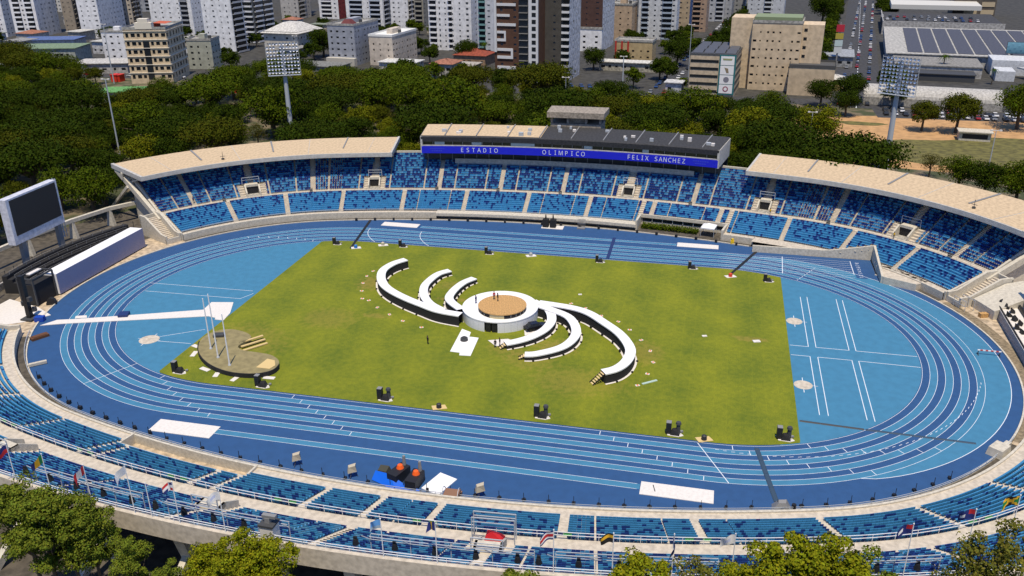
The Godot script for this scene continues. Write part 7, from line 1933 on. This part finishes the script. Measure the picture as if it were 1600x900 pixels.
	m = MB.new()
	for x in [3.0, 11.0, 19.0]: m.beam(Vector3(x, 0, -0.6), Vector3(x, 13.0, -0.6), 0.5, 0.5)
	put("posts", m, M("dark_grey"), t)
	# curved warehouse roof by the ball field
	t = thing("warehouse", "long warehouse with a rounded pale roof behind the ball field", "building", Vector3(128, 0, -238), deg_to_rad(-8.0))
	m = MB.new()
	for i in 10:
		var a0 := PI * i / 10.0; var a1 := PI * (i + 1) / 10.0
		m.quadh(Vector3(-30, 3 + 4 * sin(a0), -8 * cos(a0)), Vector3(22, 3 + 4 * sin(a0), -8 * cos(a0)), Vector3(22, 3 + 4 * sin(a1), -8 * cos(a1)), Vector3(-30, 3 + 4 * sin(a1), -8 * cos(a1)), Vector3(0, sin(a0), -cos(a0)))
		m.quadh(Vector3(22, 3, 0), Vector3(22, 3, 0), Vector3(22, 3 + 4 * sin(a0), -8 * cos(a0)), Vector3(22, 3 + 4 * sin(a1), -8 * cos(a1)), Vector3.RIGHT)
	put("roof", m, mat("warehouse_roof", Color(0.50, 0.48, 0.44), 0.8, "stain", 0.08), t)
	m = MB.new(); m.box(Vector3(-30, 0, -8), Vector3(22, 3, 8)); put("wall", m, M("concrete_grey"), t)
	t = building("dark tan car-park building with two pale storeys behind the mall", 228, -568, 28, 30, 24, -6, Color(0.12, 0.10, 0.08), 0, 0, {"plain": true, "name": "car_park"})
	for i in 4:
		for k in 2:
			m = MB.new(); m.box(Vector3(-20.5 + k * 11.0, 3.0 + i * 5.4, 0.005), Vector3(-12.0 + k * 11.0, 6.2 + i * 5.4, 0.3)); put("pale_panel", m, mat("panel_cream", Color(0.52, 0.42, 0.27), 0.8), t)
	t = thing("roof_car_park", "dark roof car park deck beyond the solar roof", "building", Vector3(138, 0, -470), deg_to_rad(-7.0))
	m = MB.new(); m.box(Vector3(0, 0, -70), Vector3(70, 7.0, 0)); put("deck", m, M("asphalt"), t)
	m = MB.new(); m.box(Vector3(-0.5, 0, 0.01), Vector3(70, 8.2, 0.8)); m.box(Vector3(-0.5, 7.0, -70), Vector3(-0.01, 8.2, 0)); put("parapet", m, mat("mall_wall", Color(0.48, 0.47, 0.45), 0.85), t)
	m = MB.new(); m.box(Vector3(6, 9, -110), Vector3(64, 12, -72)); put("rear_block", m, mat("rear_pale", Color(0.55, 0.54, 0.50), 0.8), t)
	t = thing("dugout", "small cream dugout hut at the edge of the ball field", "hut", Vector3(127, 0, -176), -0.1)
	m = MB.new(); m.box(Vector3(-5, 0, -2.5), Vector3(5, 3.0, 2)); put("wall", m, M("cream_wall"), t)
	m = MB.new(); m.box(Vector3(-5.5, 3.0, -3), Vector3(5.5, 3.35, 2.8)); put("roof", m, M("cream_wall"), t)
	m = MB.new(); m.box(Vector3(-4, 0.8, 2.005), Vector3(4, 2.4, 2.05)); put("opening_shade", m, M("black"), t)  # black panel on the wall paints the dark inside of the hut
	t = thing("pylon_sign", "tall totem sign with red and yellow panels by the avenue", "sign", Vector3(96, 0, -330))
	m = MB.new(); m.beam(Vector3(0, 0, 0), Vector3(0, 22, 0), 0.7, 0.7); put("post", m, M("mid_grey"), t)
	for a in [[17.5, 3.5, Color(0.45, 0.02, 0.04)], [14.0, 2.8, Color(0.42, 0.34, 0.05)], [10.4, 3.0, Color(0.5, 0.6, 0.6)], [7.0, 3.0, Color(0.6, 0.62, 0.62)]]:
		m = MB.new(); m.col = a[2]; m.box(Vector3(-1.9, a[0], 0.36), Vector3(1.9, a[0] + a[1], 0.7)); put("panel", m, M("painted"), t)
	# cars
	var r := RandomNumberGenerator.new(); r.seed = 41
	var paints := [Color(0.62, 0.62, 0.63), Color(0.62, 0.62, 0.63), Color(0.03, 0.03, 0.035), Color(0.25, 0.26, 0.28), Color(0.30, 0.02, 0.02), Color(0.03, 0.07, 0.2)]
	var pn := ["white", "white", "black", "silver grey", "dark red", "dark blue"]
	var lots := [[Vector2(88, -232), Vector2(152, -700), -6.0, 6.5, "on the wide avenue", 34, -7.0], [Vector2(93, -232), Vector2(157, -700), 0.0, 7.5, "on the wide avenue", 34, -7.0], [Vector2(99, -232), Vector2(163, -700), 6.0, 6.5, "on the wide avenue", 30, -7.0], [Vector2(9, -240), Vector2(46, -600), -2.0, 8.0, "on the narrow street", 26, -6.0], [Vector2(15, -240), Vector2(52, -600), 2.0, 8.0, "on the narrow street", 26, -6.0], [Vector2(104, -214), Vector2(158, -209), 0.0, 3.2, "in the lot beyond the ball field", 17, 0.0], [Vector2(104, -221), Vector2(158, -216), 0.0, 3.2, "in the lot beyond the ball field", 16, 0.0], [Vector2(-300, -242), Vector2(-130, -240), 0.0, 9.0, "on the cross street before the hotel", 18, 90.0], [Vector2(142, -488), Vector2(200, -480), 0.0, 3.4, "on the roof car park", 14, 0.0], [Vector2(142, -505), Vector2(200, -497), 0.0, 3.4, "on the roof car park", 12, 0.0], [Vector2(-36, -252), Vector2(-12, -250), 0.0, 4.0, "by the white shop", 6, 20.0]]
	for l in lots:
		for i in l[5]:
			if r.randf() < 0.12: continue
			var p: Vector2 = Vector2(l[0]).lerp(l[1], (i + r.randf_range(-0.2, 0.2)) / float(l[5]))
			var k := r.randi() % paints.size()
			var y := 7.02 if String(l[4]).contains("roof") else 0.06
			car("parked_car" if String(l[4]).contains("lot") or String(l[4]).contains("roof") else "street_car", "%s car %s" % [pn[k], l[4]], Vector3(p.x, y, p.y), deg_to_rad(l[6]) + r.randf_range(-0.05, 0.05), paints[k], "%s cars %s" % [pn[k], l[4]])
